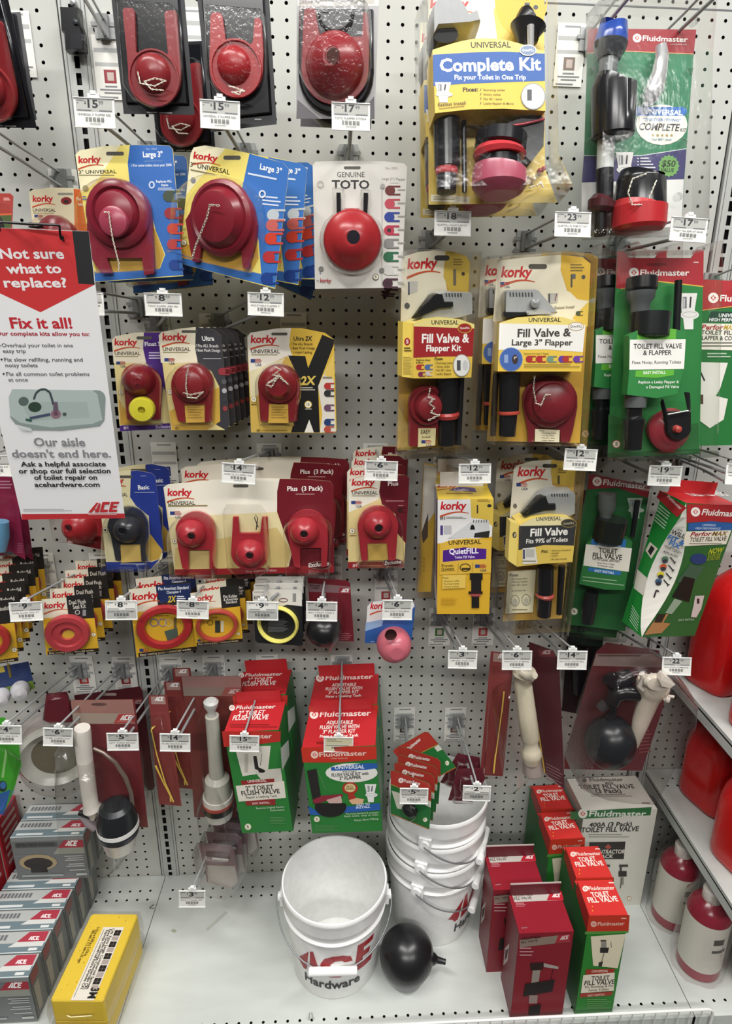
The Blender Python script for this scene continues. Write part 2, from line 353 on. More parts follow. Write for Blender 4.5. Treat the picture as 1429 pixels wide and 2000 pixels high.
# ---------------------------------------------------------------- hooks, price tags, product cards behind the hooks
TAGN = {}
def bar_code(m, x0, y0, x1, y1, c='44474a'):
    x = x0; k = 0; n = 26; st = (x1-x0)/n
    while k < n:
        wd = (1, 2, 1, 1, 3, 1, 2, 1)[k % 8]
        if k % 3 != 2: m.q(x0+k*st, y0, x0+(k+.5*wd)*st, y1, c)
        k += wd
def price_tag(corners, dollars, cents, where, base=None, D=.25, text='', flip=False, card=None, two=True, plain=False, lowtip=None, lab=None):
    """a scanner hook on the pegboard with the price tag on its front end, and the small card behind the hook plate"""
    k = Kit('price_tag', ('plain beige label without a price ' if plain else 'white price tag reading $%s.%s ' % (dollars, cents))+where, 'price tag', 'P', corners, D, 'price tags on the hooks', ysig=.3, psig=.25)
    W, H = k.W, k.H
    if lab: k.root['label'] = 'white price tag '+lab
    h = k.part('holder'); lb = k.part('paper_label')
    P = lambda u, v: tuple(proj((k.M@np.array([(u-.5)*W, 0, -v*H, 1]))[:3]))
    X = lambda u0, v0, u1, v1: [P(u0, v0), P(u1, v0), P(u1, v1), P(u0, v1)]
    h.box(-W/2, W/2, .0002, .0016, -H, 0, 'e4e5e2:p'); h.box(-W*.14, W*.14, -.001, .004, -.001, H*.13, 'e4e5e2:p'); h.box(-W*.07, W*.07, -.0015, .005, H*.1, H*.22, 'e4e5e2:p')
    h.box(-W/2, W/2, -.0012, .0002, -H, -H*.965, 'e4e5e2:p'); h.box(-W/2, W/2, -.0012, .0002, -.03*H, 0, 'e4e5e2:p')
    g, wt = ('b2b2ac', 'e6e5de') if not plain else ('c9c3a4', 'd5cfb4')
    if flip: g, wt = wt, g
    lb.p(X(.035, .05, .965, .95), wt); lb.p(X(.05, .06, .95, .47), g)
    T = lambda s, u0, v0, u1, hv, c='2b2d31', b=0: lb.t(s, *P(u0, v0), *P(u1, v0), abs(P(.5, 0)[1]-P(.5, hv)[1]), c, b)
    if not plain:
        wd = .15*len(dollars)**.6+.03; x0 = .47-wd/2
        T('$', x0-.085, .22, x0-.03, .09); T(dollars, x0, .33, x0+wd, .25, b=1.3); T(cents, x0+wd+.015, .23, x0+wd+.13, .13, '55585c')
        for a, b, v in ((.08, .25, .09), (.08, .11, .17), (.08, .42, .405), (.62, .93, .405)): lb.p(X(a, v, b, v+.035), '6d7073')
    else:
        lb.p(X(.1, .16, .42, .21), '8a8573'); lb.p(X(.1, .27, .62, .3), '8a8573')
    if text: T(text, .08, .6, .9, .075, '6a6d70')
    else: lb.p(X(.08, .535, .86, .585), '85888a')
    n = 24
    for i in range(n):
        if (i*7) % 5 != 1: lb.p(X(.27+i*.02, .64, .27+i*.02+.011, .8), '4a4d50')
    lb.p(X(.36, .85, .64, .875), '8b8e90'); k.done()
    if base is False: return k
    tip = np.array(k.M[:3, 3])+np.array([0, .004, .003])
    if base is None: b0 = np.array([tip[0]*.985-.004, 0, tip[2]-.016])
    else: b0 = atD(*base, 0)
    b0 = np.array([b0[0], -.003, b0[2]])
    hk = empty('peg_hook', Matrix.Translation(b0), 'wire peg hook of the '+('beige label' if plain else '$%s.%s tag ' % (dollars, cents)+where), 'hook', 'wire peg hooks on the pegboard')
    if lab: hk['label'] = 'wire peg hook of the price tag '+lab
    m = MB(); t = tip-b0
    WIR = '9a9c9c:p'
    m.box(-.017, .017, -.003, .003, -.024, .012, '9d9f9e:p'); m.box(-.022, .022, -.0045, -.001, -.006, 0, '858786:p'); m.box(-.022, .022, -.0045, -.001, -.028, -.021, '858786:p'); m.box(-.009, .009, -.012, 0, -.026, .01, '747675:p')
    m.build('back_plate', hk)
    m = MB(); m.wtube([(0, -.002, .004), (0, -.014, .006), t*.5+np.array([0, 0, .003]), t], .0021, WIR, 8); m.build('scan_wire', hk)
    if two:
        m = MB(); e = t*np.array([1, 1, 1])+np.array([.0, .03, -.03]) if lowtip is None else atD(*lowtip[:2], lowtip[2])-b0
        u = e-np.array([0, 0, -.02]); u = u/np.linalg.norm(u)
        m.wtube([(0, -.002, -.02), e, e+u*.006+np.array([0, 0, .004]), e+u*.010+np.array([0, 0, .012])], .0029, WIR, 8); m.build('peg_wire', hk)
    return k
def product_card(px, where, pic='8c2a30', size=(.052, .098), D=.0022):
    """small white card with a picture, clipped behind a hook plate"""
    c = atD(*px, D); M = np.eye(4); M[:3, 3] = c
    k = Kit('product_card', 'small white printed card '+where, 'card', 'P', None, D, 'product cards behind the hooks', M=M, W=size[0], H=size[1])
    W, H = size; m = k.part('card'); m.k.front()
    P = lambda u, v: tuple(proj((M@np.array([(u-.5)*W, 0, -v*H, 1]))[:3]))
    X = lambda u0, v0, u1, v1: [P(u0, v0), P(u1, v0), P(u1, v1), P(u0, v1)]
    m.box(-W/2, W/2, 0, .0006, -H, 0, 'dcdbd4'); m.p(X(.04, .2, .96, .27), 'a9aaa8'); m.p(X(.04, .42, .96, .48), 'a9aaa8')
    m.p(X(.25, .04, .8, .07), '8c8e8f'); m.p(X(.3, .53, .7, .74), pic); m.p(X(.4, .57, .62, .7), 'b9aaa2')
    for a, v, b in ((.3, .78, .7), (.12, .83, .9), (.25, .88, .8), (.08, .95, .7)): m.p(X(a, v, b, v+.025), '77797b')
    k.done(); return k
# ---------------------------------------------------------------- graphics that return on many packs
def kor(m, x, y, w, h, dy=0, c='R'):
    m.t('korky', x, y, x+w, y+dy, h*.8, c, 1.7, .14)
    f = lambda u, o: (x+w*u, y+dy*u+h*(.62+o)-h*.42*math.sin(u*2.2))
    m.p([f(u, 0) for u in np.linspace(-.02, 1.12, 9)]+[f(u, .10+.12*(1-u)) for u in np.linspace(1.12, -.02, 9)], 'c2502a')
def flu(m, x, y, w, h, dy=0, c='ece7e0', disc=True):
    if disc:
        r = h*.85; m.e(x+r, y-h*.5, r, r, c); m.p([(x+r*.45, y-h*.5), (x+r, y-h*.95), (x+r*1.55, y-h*.5), (x+r, y-h*.05)], 'R'); m.e(x+r, y-h*.5, r*.22, r*.3, c)
        m.t('Fluidmaster', x+r*2.25, y+dy*.1, x+w, y+dy, h, c, .8)
    else: m.t('Fluidmaster', x, y, x+w, y+dy, h, c, .8)
def ace(m, x, y, w, h, c='f2f0ee', sl=0.):
    """three slanted capitals, the A a split triangle"""
    f = lambda u, v: (x+w*u+h*v*.25, y-h*v+sl*w*u)
    m.p([f(0, 0), f(.2, .95), f(.28, .95), f(.13, 0)], c); m.p([f(.22, 0), f(.3, .95), f(.36, .8), f(.37, 0)], c); m.p([f(.08, .22), f(.3, .22), f(.3, .34), f(.12, .34)], c)
    m.p([f(.40, 0), f(.40, 1), f(.66, 1), f(.66, .75), f(.5, .75), f(.5, .25), f(.66, .25), f(.66, 0)], c)
    m.p([f(.70, 0), f(.70, 1), f(.98, 1), f(.98, .78), f(.8, .78), f(.8, .62), f(.94, .62), f(.94, .4), f(.8, .4), f(.8, .22), f(.98, .22), f(.98, 0)], c)
def flag(m, x, y, w):
    m.q(x, y, x+w*.4, y+w*.3, '2b3c78'); m.bars(x+w*.4, y, x+w, y+w*.36, 3, 'a8343c', .5); m.t('USA', x+w*.45, y+w*.62, x+w, y+w*.62, w*.22, '3b3f60', .5)
def toilet(m, x, y, w, h, c='e6e5e2'):
    m.p([(x, y), (x+w, y), (x+w*.85, y+h*.48), (x+w*.15, y+h*.48)], c); m.p([(x+w*.12, y+h*.46), (x+w*.88, y+h*.46), (x+w*.8, y+h*.62), (x+w*.78, y+h), (x+w*.3, y+h), (x+w*.2, y+h*.62)], c); m.e(x+w*.58, y+h*.6, w*.52, h*.13, c); m.ring(x+w*.58, y+h*.59, w*.42, h*.085, w*.04, 'b5b5b0', 18)
    m.q(x+w*.2, y+h*.1, x+w*.42, y+h*.42, '7d8084'); m.q(x+w*.24, y+h*.14, x+w*.3, y+h*.4, c); m.ln(x+w*.65, y+h*.1, x+w*.6, y+h*.4, w*.09, '34363c')
def swatch(m, x, y, r, c, hole=None):
    m.p(arc(x, y, r, r, 0, 360, 14), c); m.q(x+r*.3, y-r*.95, x+r*2, y-r*.6, c); m.q(x+r*.3, y+r*.6, x+r*2, y+r*.95, c)
    if hole: m.e(x, y, r*.4, r*.4, hole)
def badge(m, x, y, r, s, c='8a7a4a', tc='2c2a26'):
    m.e(x, y, r, r, c); m.e(x, y, r*.82, r*.82, 'efe9d2'); m.t(s, x-r*.35, y+r*.4, x+r*.35, y+r*.4, r*.8, tc, .6)
def slot(m, x, y, w, h, c='55534c'): m.p(rrect(x-w/2, y-h/2, x+w/2, y+h/2, h*.48), c)
def card(k, outline, c, th=.0007, label=None):
    m = k.part('card', None, label); m.plate(outline, c, -th, 0); return m
def flapper(k, outline, ctr, rings, col, hole=None, d0=.001, d1=.006, name='flapper', ry=1., label=None):
    m = k.part(name, None, label); m.plate(outline, col, d0, d1); m.dome(*ctr, rings, col, ry=ry)
    if hole: x, y, r, c = hole; T_ = rings[-1][1]; m.dome(x, y, [(r*1.14, T_-.004), (r*1.14, T_+.0004), (r*1.05, T_+.001), (r, T_+.0006)], col, 18); m.dome(x, y, [(r, T_+.0008), (r*.5, T_+.0007), (0, T_+.0007)], c, 18)
    return m
def hs(cx, cy, r, yb, xl, xr, ry=None, n=14):
    """horseshoe: half circle above, straight legs down to yb"""
    return arc(cx, cy, r, ry or r, 0, 180, n)+[(xl, yb), (xr, yb)]
# ---------------------------------------------------------------- tags and hooks: corners measured in the photograph
def Tg(x0, y0, x1, y1, s=0., k=0.): return [(x0, y0), (x1, y0+s), (x1+k, y1+s), (x0+k, y1)]
price_tag([(143, 190), (222, 191), (226, 253), (147, 247)], '15', '99', 'above the left cream and blue pack', text='UNIVERSAL 3" FLAPPER RED')
price_tag([(390, 193), (468, 199), (469, 255), (391, 250)], '15', '99', 'in front of the tallest-eared black pack', text='UNIVERSAL 3" FLAPPER RED')
price_tag([(647, 200), (722, 201), (723, 258), (648, 252)], '17', '99', 'above the white card with red round flapper', text='TOTO FLAPPER 2TO23A')
price_tag([(848, 411), (920, 413), (919, 463), (848, 459)], '18', '99', 'under the big yellow kit', text='QUIETFILL VALVE FLAP KIT')
price_tag([(1083, 413), (1154, 415), (1153, 465), (1083, 461)], '23', '99', 'at lower left of the green kit', text='QUIETFILL PL FXM TLT KIT')
price_tag([(1311, 423), (1383, 427), (1377, 476), (1307, 469)], '17', '99', 'at lower right of the green kit', text='TOILET TNK REPR KIT SENSR')
price_tag([(134, 571), (201, 572), (204, 617), (136, 615)], '6', '99', '', lab='half hidden behind the hanging sign', text='TOILET FLAPPER')
price_tag([(280, 572), (354, 573), (356, 619), (285, 616)], '8', '99', 'above the purple pack', base=(305, 618), text='TOILET FLAPPER URBA RED')
price_tag([(483, 571), (555, 572), (553, 619), (484, 615)], '12', '99', 'above the black X pack', base=(430, 624), text='ADJUSTABLE FLAPPER 2"')
price_tag([(433, 903), (500, 908), (497, 946), (433, 942)], '14', '99', 'above the three-flapper pack', base=(527, 884), text='KORKY PLUS FLAPPER 3 PAK')
price_tag([(711, 899), (777, 902), (776, 940), (712, 937)], '6', '99', 'above the single maroon flapper pack', base=(733, 880), text='FLAPPER KORKY PLUS CARD')
price_tag([(895, 906), (959, 906), (958, 944), (896, 944)], '12', '99', 'above the white and purple box', base=(872, 890), text='VALVE TOILET MAXIPERFOR')
price_tag([(1103, 876), (1167, 878), (1163, 921), (1100, 917)], '12', '99', 'right of the cream pack with dark label', text='KORKY TANK REP VALVE')
price_tag([(1268, 908), (1333, 911), (1328, 950), (1264, 948)], '19', '99', 'above the leaning green box', text='FILL VALVE LEAK SENTRY')
price_tag([(1418, 905), (1484, 909), (1480, 950), (1416, 945)], '21', '99', '', lab='cut off by the right frame edge', text='PERFORMAX FILL VALVE')
price_tag([(-42, 890), (21, 888), (24, 930), (-40, 931)], '7', '99', 'at the left edge beside the sign', text='TOILET FLAPPER KIT')
price_tag([(17, 1178), (82, 1174), (84, 1211), (20, 1215)], '9', '99', 'on the leftmost row of seal kits', base=(195, 1100), text='DUAL FLUSH SEAL KT')
price_tag([(205, 1174), (268, 1173), (268, 1210), (206, 1211)], '8', '99', 'left of the blue topped seal kit', base=(330, 1105), text='FLUSH SEAL KIT CHAMP', flip=True)
price_tag([(345, 1173), (408, 1175), (407, 1209), (345, 1207)], '8', '99', 'in front of the thin red ring pack', base=(431, 1105), text='VALVE SEAL KIT UNIV 2"')
price_tag([(481, 1175), (543, 1176), (543, 1212), (482, 1210)], '9', '99', 'on the yellow ring pack', text='CANISTER VALVE SEAL', flip=True)
price_tag([(597, 1175), (659, 1176), (658, 1214), (598, 1212)], '4', '99', 'on the black ball pack', base=(640, 1098), text='BALL TOILET TANK 2')
price_tag([(747, 1172), (806, 1172), (804, 1211), (746, 1210)], '6', '99', 'above the pink ball', base=(750, 1105), text='BALL TOILET TANK MEGA')
price_tag([(875, 1270), (932, 1272), (931, 1306), (874, 1305)], '3', '19', 'on the empty hook below the purple box', base=(860, 1196), text='TUBE REFILL TOILET TANK')
price_tag([(980, 1271), (1039, 1272), (1038, 1308), (980, 1308)], '6', '99', 'above the dark red rod pack', base=(944, 1196), text='ROD FLOAT 8" BRASS')
price_tag([(1089, 1271), (1147, 1272), (1145, 1308), (1087, 1307)], '14', '99', 'right of the white valve tube', base=(1030, 1200), text='BALLCOCK ADJUSTABLE')
price_tag([(1293, 1283), (1350, 1285), (1349, 1320), (1292, 1317)], '22', '99', 'at the top of the bagged ballcock', base=(1190, 1205), text='BALLCOCK COMPLETE')
price_tag([(-17, 1416), (42, 1418), (43, 1453), (-16, 1454)], '4', '49', 'at the left edge above the green bag', base=(155, 1300), text='GASKET TANK BOWL')
price_tag([(83, 1422), (144, 1423), (141, 1458), (85, 1456)], '6', '49', 'above the round clear pack', base=(238, 1300), text='TUBE OVERFLOW', card=1)
price_tag([(207, 1432), (270, 1432), (271, 1465), (210, 1466)], '5', '99', 'in front of the braided hose pack', base=(332, 1305), text='LIFT WIRE BRASS')
price_tag([(311, 1433), (372, 1434), (371, 1468), (313, 1467)], '14', '99', 'over the brass rods', base=(417, 1300), text='FLUSH VALVE PLASTIC')
price_tag([(447, 1437), (507, 1437), (505, 1469), (449, 1467)], '15', '99', 'on the narrow red and green box', base=(523, 1296), text='2" TOILET FLUSH VALVE', flip=False)
price_tag([(632, 1440), (690, 1440), (689, 1470), (632, 1468)], '', '', 'on the wide red and green box', base=(668, 1290), plain=True)
price_tag([(781, 1540), (836, 1540), (836, 1571), (780, 1569)], '5', '99', 'on the small green and red cards', D=.288, base=(790, 1400), text='SEAL VALVE REPAIR')
price_tag([(904, 1534), (959, 1536), (957, 1565), (903, 1563)], '2', '79', 'in front of the small maroon pack', base=(891, 1399), text='REFILL TUBE CLIP', flip=True)
price_tag([(349, 1739), (401, 1741), (401, 1771), (349, 1773)], '3', '49', 'at the lowest hook over the deck', base=(440, 1590), text='BOLT TANK SET')
# hooks whose front ends leave the picture
def bare_hook(base, tip, D, where, low=None):
    b0 = atD(*base, .003); t = atD(*tip, D)-b0
    hk = empty('peg_hook', Matrix.Translation(b0), 'grey double wire peg hook '+where, 'hook', 'wire peg hooks on the pegboard')
    m = MB(); m.box(-.017, .017, -.003, .003, -.024, .012, '9d9f9e:p'); m.box(-.022, .022, -.0045, -.001, -.006, 0, '858786:p'); m.box(-.009, .009, -.012, 0, -.026, .01, '747675:p'); m.build('back_plate', hk)
    m = MB(); m.wtube([(0, -.002, .004), t*.5, t], .0021, '9a9c9c:p', 8); m.build('scan_wire', hk)
    m = MB(); m.wtube([(0, -.002, -.02), t*.5+np.array([0, 0, -.02]), t+np.array([0, 0, -.024])], .0029, '9a9c9c:p', 8); m.build('peg_wire', hk)
bare_hook((204, 45), (150, -62), .25, 'above the black clip at top left')
bare_hook((122, 344), (-75, 210), .25, 'reaching past the left frame edge below the dark pack')
bare_hook((1150, 70), (1245, -60), .25, 'left one of the pair over the green kit')
bare_hook((1270, 95), (1418, -60), .25, 'right one of the pair over the green kit')
bare_hook((78, 1100), (-120, 1200), .25, 'reaching left over the yellow seal kits')
bare_hook((1390, 545), (1560, 470), .25, 'running right over the box at the right edge')
bare_hook((1330, 880), (1418, 915), .2, 'between the lowest green kit and the right edge')
for px, wh, pic in (((207, 68), 'left of the first red flapper in black packaging', '8c2a30'), ((374, 14), 'between the two black flapper packs at top', 'b9b7b0'), ((1118, 45), 'left of the green kit at top', '7a6a60'), ((121, 330), 'above the cream pack behind the sign', 'b0b2b2'),
    ((318, 864), 'above the navy blue pack', '2a3a78'), ((525, 866), 'above the three-flapper pack', 'a9a9a5'), ((733, 866), 'above the maroon single-flapper pack', 'a9a9a5'), ((870, 880), 'above the purple-sided box', 'a9a9a5'),
    ((79, 1080), 'above the leftmost yellow seal kits', 'a9a9a5'), ((196, 1080), 'above the dual seal kits', 'a9a9a5'), ((328, 1085), 'above the blue topped seal kit', '2a3a78'), ((645, 1085), 'above the black ball pack', 'a9a9a5'), ((754, 1114), 'above the pink ball', '9c3a40'),
    ((860, 1188), 'above the $3.19 tag', '3d6a35'), ((946, 1188), 'right of the $3.19 tag', 'b03a3a'), ((157, 1282), 'above the round clear pack', 'b02a30'), ((240, 1283), 'above the braided hose pack', '8c2a30'), ((332, 1284), 'above the brass rod packs', 'a9a9a5'), ((416, 1280), 'above the white flush tube', 'a9a9a5'), ((521, 1279), 'above the narrow red and green boxes', 'a9a9a5'), ((667, 1279), 'above the wide red and green boxes', 'a9a9a5'),
    ((790, 1382), 'above the small green and red cards', '4a423c'), ((890, 1382), 'above the small maroon packs', '6a5550'), ((303, 612), 'above the purple pack', 'a9a9a5'), ((414, 612), 'above the black and grey packs', 'a9a9a5'), ((572, 610), 'above the black X pack', 'a9a9a5'), ((25, 20), 'behind the dark pack at the left edge', 'c9b86a')):
    product_card(px, wh, pic)
# ================================================================ PACKS, TOP ROW
RUB = '86242a:r'; RUBD = '8a1f2a:r'; CH = 'cfcabb:m'
def black_pack(label, corners, D, arms, body, dome, rim, chain, foot, col=RUB, hole=None, view='A', card_c='14151a'):
    k = Kit('flapper_pack', label, 'flapper pack', view, corners, D, 'flappers in black packaging', ysig=.3)
    tl, tr, br, bl = corners; m = card(k, quad(*corners, 0, 0, 1, 1), card_c)
    cx, cy, r = body
    b = k.part('tray'); b.puff(quad(tl, tr, br, bl, .06, .03, .94, .92), .006, 12, '101116:p')
    f = flapper(k, arc(cx, cy, r, r*1.08, -180, 0, 16)+[(cx+r, cy-r*.3)]+arms[1]+[(cx+r*.5, cy-r*.85), (cx-r*.5, cy-r*.85)]+arms[0]+[(cx-r, cy-r*.3)], dome[:2], dome[2], col, hole, .007, .013)
    f.dome(cx, cy, [(r*.98, .013), (r*.96, .016), (r*.9, .016), (r*.88, .0131)], col)
    if chain: c = k.part('chain', 'flapper'); c.chain(chain, dome[2][-1][1]+.002)
    s = k.part('blister'); s.puff(rim, .03, 18, 'clear', .006)
    for x0, x1, y in foot: m.bars(x0, y, x1, y+10, 1, 'c9c9c9', .7)
    k.done(); return k
RIMB = [(700, 55), (720, 30), (1010, 45), (1040, 70), (1068, 400), (1060, 520), (1000, 612), (890, 638), (790, 605), (735, 520)]
kb = black_pack('black card pack with red flapper and coiled chain, left of the two on top row', [(640, -75), (1066, -75), (1130, 668), (719, 662)], .2,
    ([(790, 300), (780, 60), (768, 45), (722, 45), (712, 60), (735, 290)], [(1040, 290), (1028, 80), (1015, 58), (965, 62), (955, 80), (975, 300)]), (897, 455, 152), (890, 425, [(102, .013), (96, .019), (80, .025), (50, .028), (0, .029)]), RIMB,
    [(800, 420), (815, 485), (900, 500), (960, 470), (900, 455), (840, 475), (880, 520), (950, 525)], [(855, 915, 650), (925, 1000, 653)])
kb.copy('black card pack with red flapper hanging low behind the two black packs', corners=[(850, 240), (1190, 235), (1257, 895), (918, 885)], D=.06)
kb.copy('black card pack at the top left frame corner, cut by the frame', corners=[(-345, -50), (20, -50), (230, 768), (-160, 752)], D=.22)
kb.copy('second black card pack at the top left corner, right behind the first', corners=[(-280, 100), (105, 95), (205, 690), (-170, 690)], D=.1)
kd = black_pack('black card pack with wide bright red flapper, right of the two on top row', [(1140, -75), (1560, -75), (1608, 722), (1225, 768)], .21,
    ([(1310, 230), (1292, 90), (1275, 72), (1235, 72), (1222, 95), (1218, 300)], [(1530, 300), (1520, 125), (1505, 102), (1480, 105), (1470, 240)]), (1372, 400, 155), (1360, 380, [(98, .013), (92, .019), (74, .025), (40, .028), (0, .029)]),
    [(1200, 90), (1225, 55), (1530, 80), (1548, 110), (1560, 420), (1530, 520), (1450, 590), (1370, 600), (1270, 560), (1215, 470)],
    [(1330, 500), (1380, 515), (1420, 530), (1350, 535), (1390, 550), (1410, 520)], [(1480, 1520, 690)], '9c2026:r')
# chrome-tray pack
k = Kit('flapper_pack', 'silver grey card pack with large red flapper in a shiny black tray', 'flapper pack', 'B', [(296, -75), (775, -75), (748, 690), (293, 690)], .2, 'flappers in black packaging')
m = card(k, [(296, -75), (775, -75), (748, 690), (293, 690)], 'a7a6a6'); m.p([(298, -75), (775, -75), (772, 34), (300, 34)], 'd2cfc9'); m.t('GENUINE PARTS', 310, 22, 450, 22, 16, '77777a'); m.t('FLAPPER', 318, -8, 455, -8, 26, '2a2a2e', 1); m.q(630, -60, 745, 20, 'bcb8ae')
m.p([(300, 580), (430, 690), (293, 690)], '6d6a6e'); m.p([(745, 560), (748, 690), (640, 690)], '5c595e')
b = k.part('tray', None, 'shiny black tray'); b.puff([(312, 60)]+[(742, 60), (745, 420)]+arc(525, 440, 218, 235, 0, -180, 14)+[(306, 420)], .008, 16, '15141a:p'); b.puff(arc(525, 95, 105, 105, -180, 0)+[(630, 70), (420, 70)], .014, 18, '2c2b30:p', .008)
flapper(k, arc(518, 395, 195, 212, -180, 0, 20)+[(715, 330), (713, 75), (682, 70), (676, 210), (600, 215), (430, 215), (400, 50), (352, 45), (338, 60), (325, 330)], (517, 380), [(168, .014), (165, .02), (150, .026), (112, .036), (60, .046), (44, .048)], RUB, (507, 324, 40, '4a2a26:f'), .008, .014)
b = k.part('blister'); b.puff([(335, 55), (720, 55), (735, 400)]+arc(525, 400, 205, 215, 0, -180, 12)+[(318, 400)], .05, 26, 'clear', .008); k.done()
k.copy('second silver card pack, its black bottom showing below the first', corners=[(335, -20), (765, -20), (735, 795), (312, 745)], D=.15)
# ---- big yellow kit
k = Kit('toilet_repair_kit', 'big yellow toilet repair kit in a clear clamshell, blue label', 'repair kit', 'B', [(1012, -90), (1750, -90), (1822, 1185), (1035, 1192)], .2, 'big yellow kits')
m = card(k, [(1058, -80), (1732, -80), (1738, 980), (1810, 1178), (1062, 1190)], 'dcc05a')
m.p([(1058, -80), (1500, -80), (1440, 60), (1470, 300), (1058, 300)], 'e9e2c6'); m.p(arc(1600, -20, 155, 240, 0, -180, 16)+[(1445, -80), (1735, -80), (1735, 40)], 'd9b23a')
kor(m, 1070, 46, 225, 66); m.t('old technologies', 1560, 0, 1650, 0, 8, '6b5a20'); m.q(1620, 15, 1650, 60, '4a4c50'); m.e(1685, 42, 14, 13, '3a3e48'); m.ln(1622, 60, 1622, 110, 5, '3a3a3a')
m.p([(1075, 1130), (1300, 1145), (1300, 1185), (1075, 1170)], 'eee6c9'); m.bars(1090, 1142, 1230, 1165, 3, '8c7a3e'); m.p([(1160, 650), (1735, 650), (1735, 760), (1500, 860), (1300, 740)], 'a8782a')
f = k.part('fill_valve', None, 'silver and black fill valve')
f.puff([(1050, 150), (1075, 105), (1120, 88), (1210, 95), (1245, 140), (1262, 180), (1310, 160), (1330, 230), (1260, 250), (1090, 262), (1050, 300)], .05, 14, 'a9abad:p', .006, 4); f.puff(arc(1130, 290, 82, 60, 0, 180)+arc(1130, 300, 78, 50, -180, 0), .042, 10, '17181c:p', .004)
for i in range(8): f.q(1080+i*18, 112-4*math.sin(i*.5), 1088+i*18, 128, '54565a')
f.tube([(1165, 640, 76), (1170, 980, 74)], '17181c:p', .026, 22); f.tube([(1166, 978, 66), (1166, 1000, 66), (1166, 1020, 60)], 'b03038:r', .026, 22); f.tube([(1166, 1010, 58), (1166, 1120, 56)], '1a1a1e:p', .026, 20); f.tube([(1265, 640, 16), (1270, 1120, 14)], '1c1c22:p', .02)
f = k.part('funnel_gasket', None, 'black cone on a chromed tube'); f.tube([(1585, 190, 62), (1640, 155, 100), (1650, 150, 100)], '1a1a1e:r', .02, 20); f.tube([(1640, 155, 100), (1625, 250, 46), (1622, 320, 40)], '1d1d22:r', .024, 20); f.tube([(1655, 150, 20), (1655, 320, 17)], 'd0d0d2:c', .045)
f = k.part('flush_valve', None, 'black cup with red seals'); f.tube([(1485, 790, 145), (1478, 860, 145), (1476, 880, 120)], '1a1a1e:p', .035, 26); f.tube([(1476, 878, 138), (1474, 900, 150), (1474, 925, 140)], 'b8343a:r', .035, 26); f.tube([(1474, 920, 120), (1474, 985, 122)], '18181c:p', .035, 26)
f.tube([(1476, 985, 148), (1474, 1000, 152), (1472, 1085, 155), (1470, 1120, 130), (1470, 1140, 100)], 'a04a5c:r', .036, 28); f.plate([(1400, 800), (1460, 740), (1560, 700), (1700, 660), (1735, 690), (1730, 850), (1660, 940), (1560, 850)], '1b1c21:p', .01, .04)
f.tube([(1385, 850, 7), (1440, 780, 7), (1520, 735, 7), (1620, 720, 7), (1735, 692, 7)], 'b23b4a:r', .044, 8)
f = k.part('small_parts', None, 'little clear and red fittings')
for x, y, c in ((1700, 1000, 'b0404a:r'), (1722, 990, 'b0404a:r'), (1640, 1040, 'c9b98c:p'), (1665, 1050, 'd8ccb0:p')): f.dome(x, y, [(12, .004), (12, .012), (6, .014), (0, .014)], c, 10)
for a in ((1690, 1080, 1720, 1055), (1730, 1090, 1710, 1060), (1650, 1090, 1680, 1080)): f.tube([(a[0], a[1], 5), (a[2], a[3], 5)], 'ded8c6:p', .01, 8)
lb = k.part('label_sleeve', None, 'printed sleeve with blue band'); top = [(1085, 290)]+[(1085+u*650, 290-72*math.sin(math.pi*min(1, u*1.02))-u*-8) for u in np.linspace(.04, 1, 14)]
lb.plate(top+[(1742, 645), (1500, 632), (1300, 636), (1100, 658)], 'e2c24c', .004, .055); lb.d = .0551
lb.p(top+[(1738, 330), (1085, 325)], 'efd678'); lb.p([(1087, 318), (1300, 305), (1500, 300), (1737, 312), (1738, 470), (1500, 478), (1250, 488), (1090, 500)], '2a5ca8')
lb.t('UNIVERSAL', 1308, 278, 1540, 276, 34, '33302c', .6); lb.t('Complete Kit', 1128, 415, 1716, 406, 72, 'f3f4f4', 1.4); lb.t('Fix your Toilet in One Trip', 1213, 462, 1628, 462, 27, 'f3f4f4', 1)
lb.t('Fixes:', 1262, 533, 1350, 530, 24, '2d2a22', 1)
for i, s in enumerate(('Running toilet', 'Noisy toilet', 'No fill / slow', 'Leaky flapper & More')): lb.t('/', 1360, 528+26*i, 1370, 528+26*i, 14, '3a3626', 1); lb.t(s, 1382, 528+26*i, 1382+(125, 100, 108, 175)[i], 529+26*i, 12, '6b5f33')
toilet(lb, 1098, 478, 95, 118); lb.t('Easiest Install', 1118, 618, 1278, 606, 19, '3a342a'); lb.ln(1122, 632, 1270, 616, 3, '4a4436'); lb.e(1640, 292, 50, 33, 'f0ecd8'); lb.e(1640, 292, 44, 27, '7d8fae'); lb.t('QuietFILL', 1605, 298, 1676, 298, 14, 'eef0f2', .6)
lb.e(1670, 560, 72, 78, '9a9c9c'); lb.e(1670, 560, 66, 72, 'e2e3e4'); lb.q(1635, 520, 1662, 585, '4a4d52'); lb.e(1702, 555, 24, 32, 'cfd1d3')
b = k.part('clamshell'); b.puff([(1024, -85), (1745, -85), (1760, 980), (1818, 1180), (1040, 1188)], .06, 30, 'clear', .0008, 3); k.done()
k.copy('second big yellow kit hanging lower behind the first, only its foot visible', dy=.11, dz=-.005)
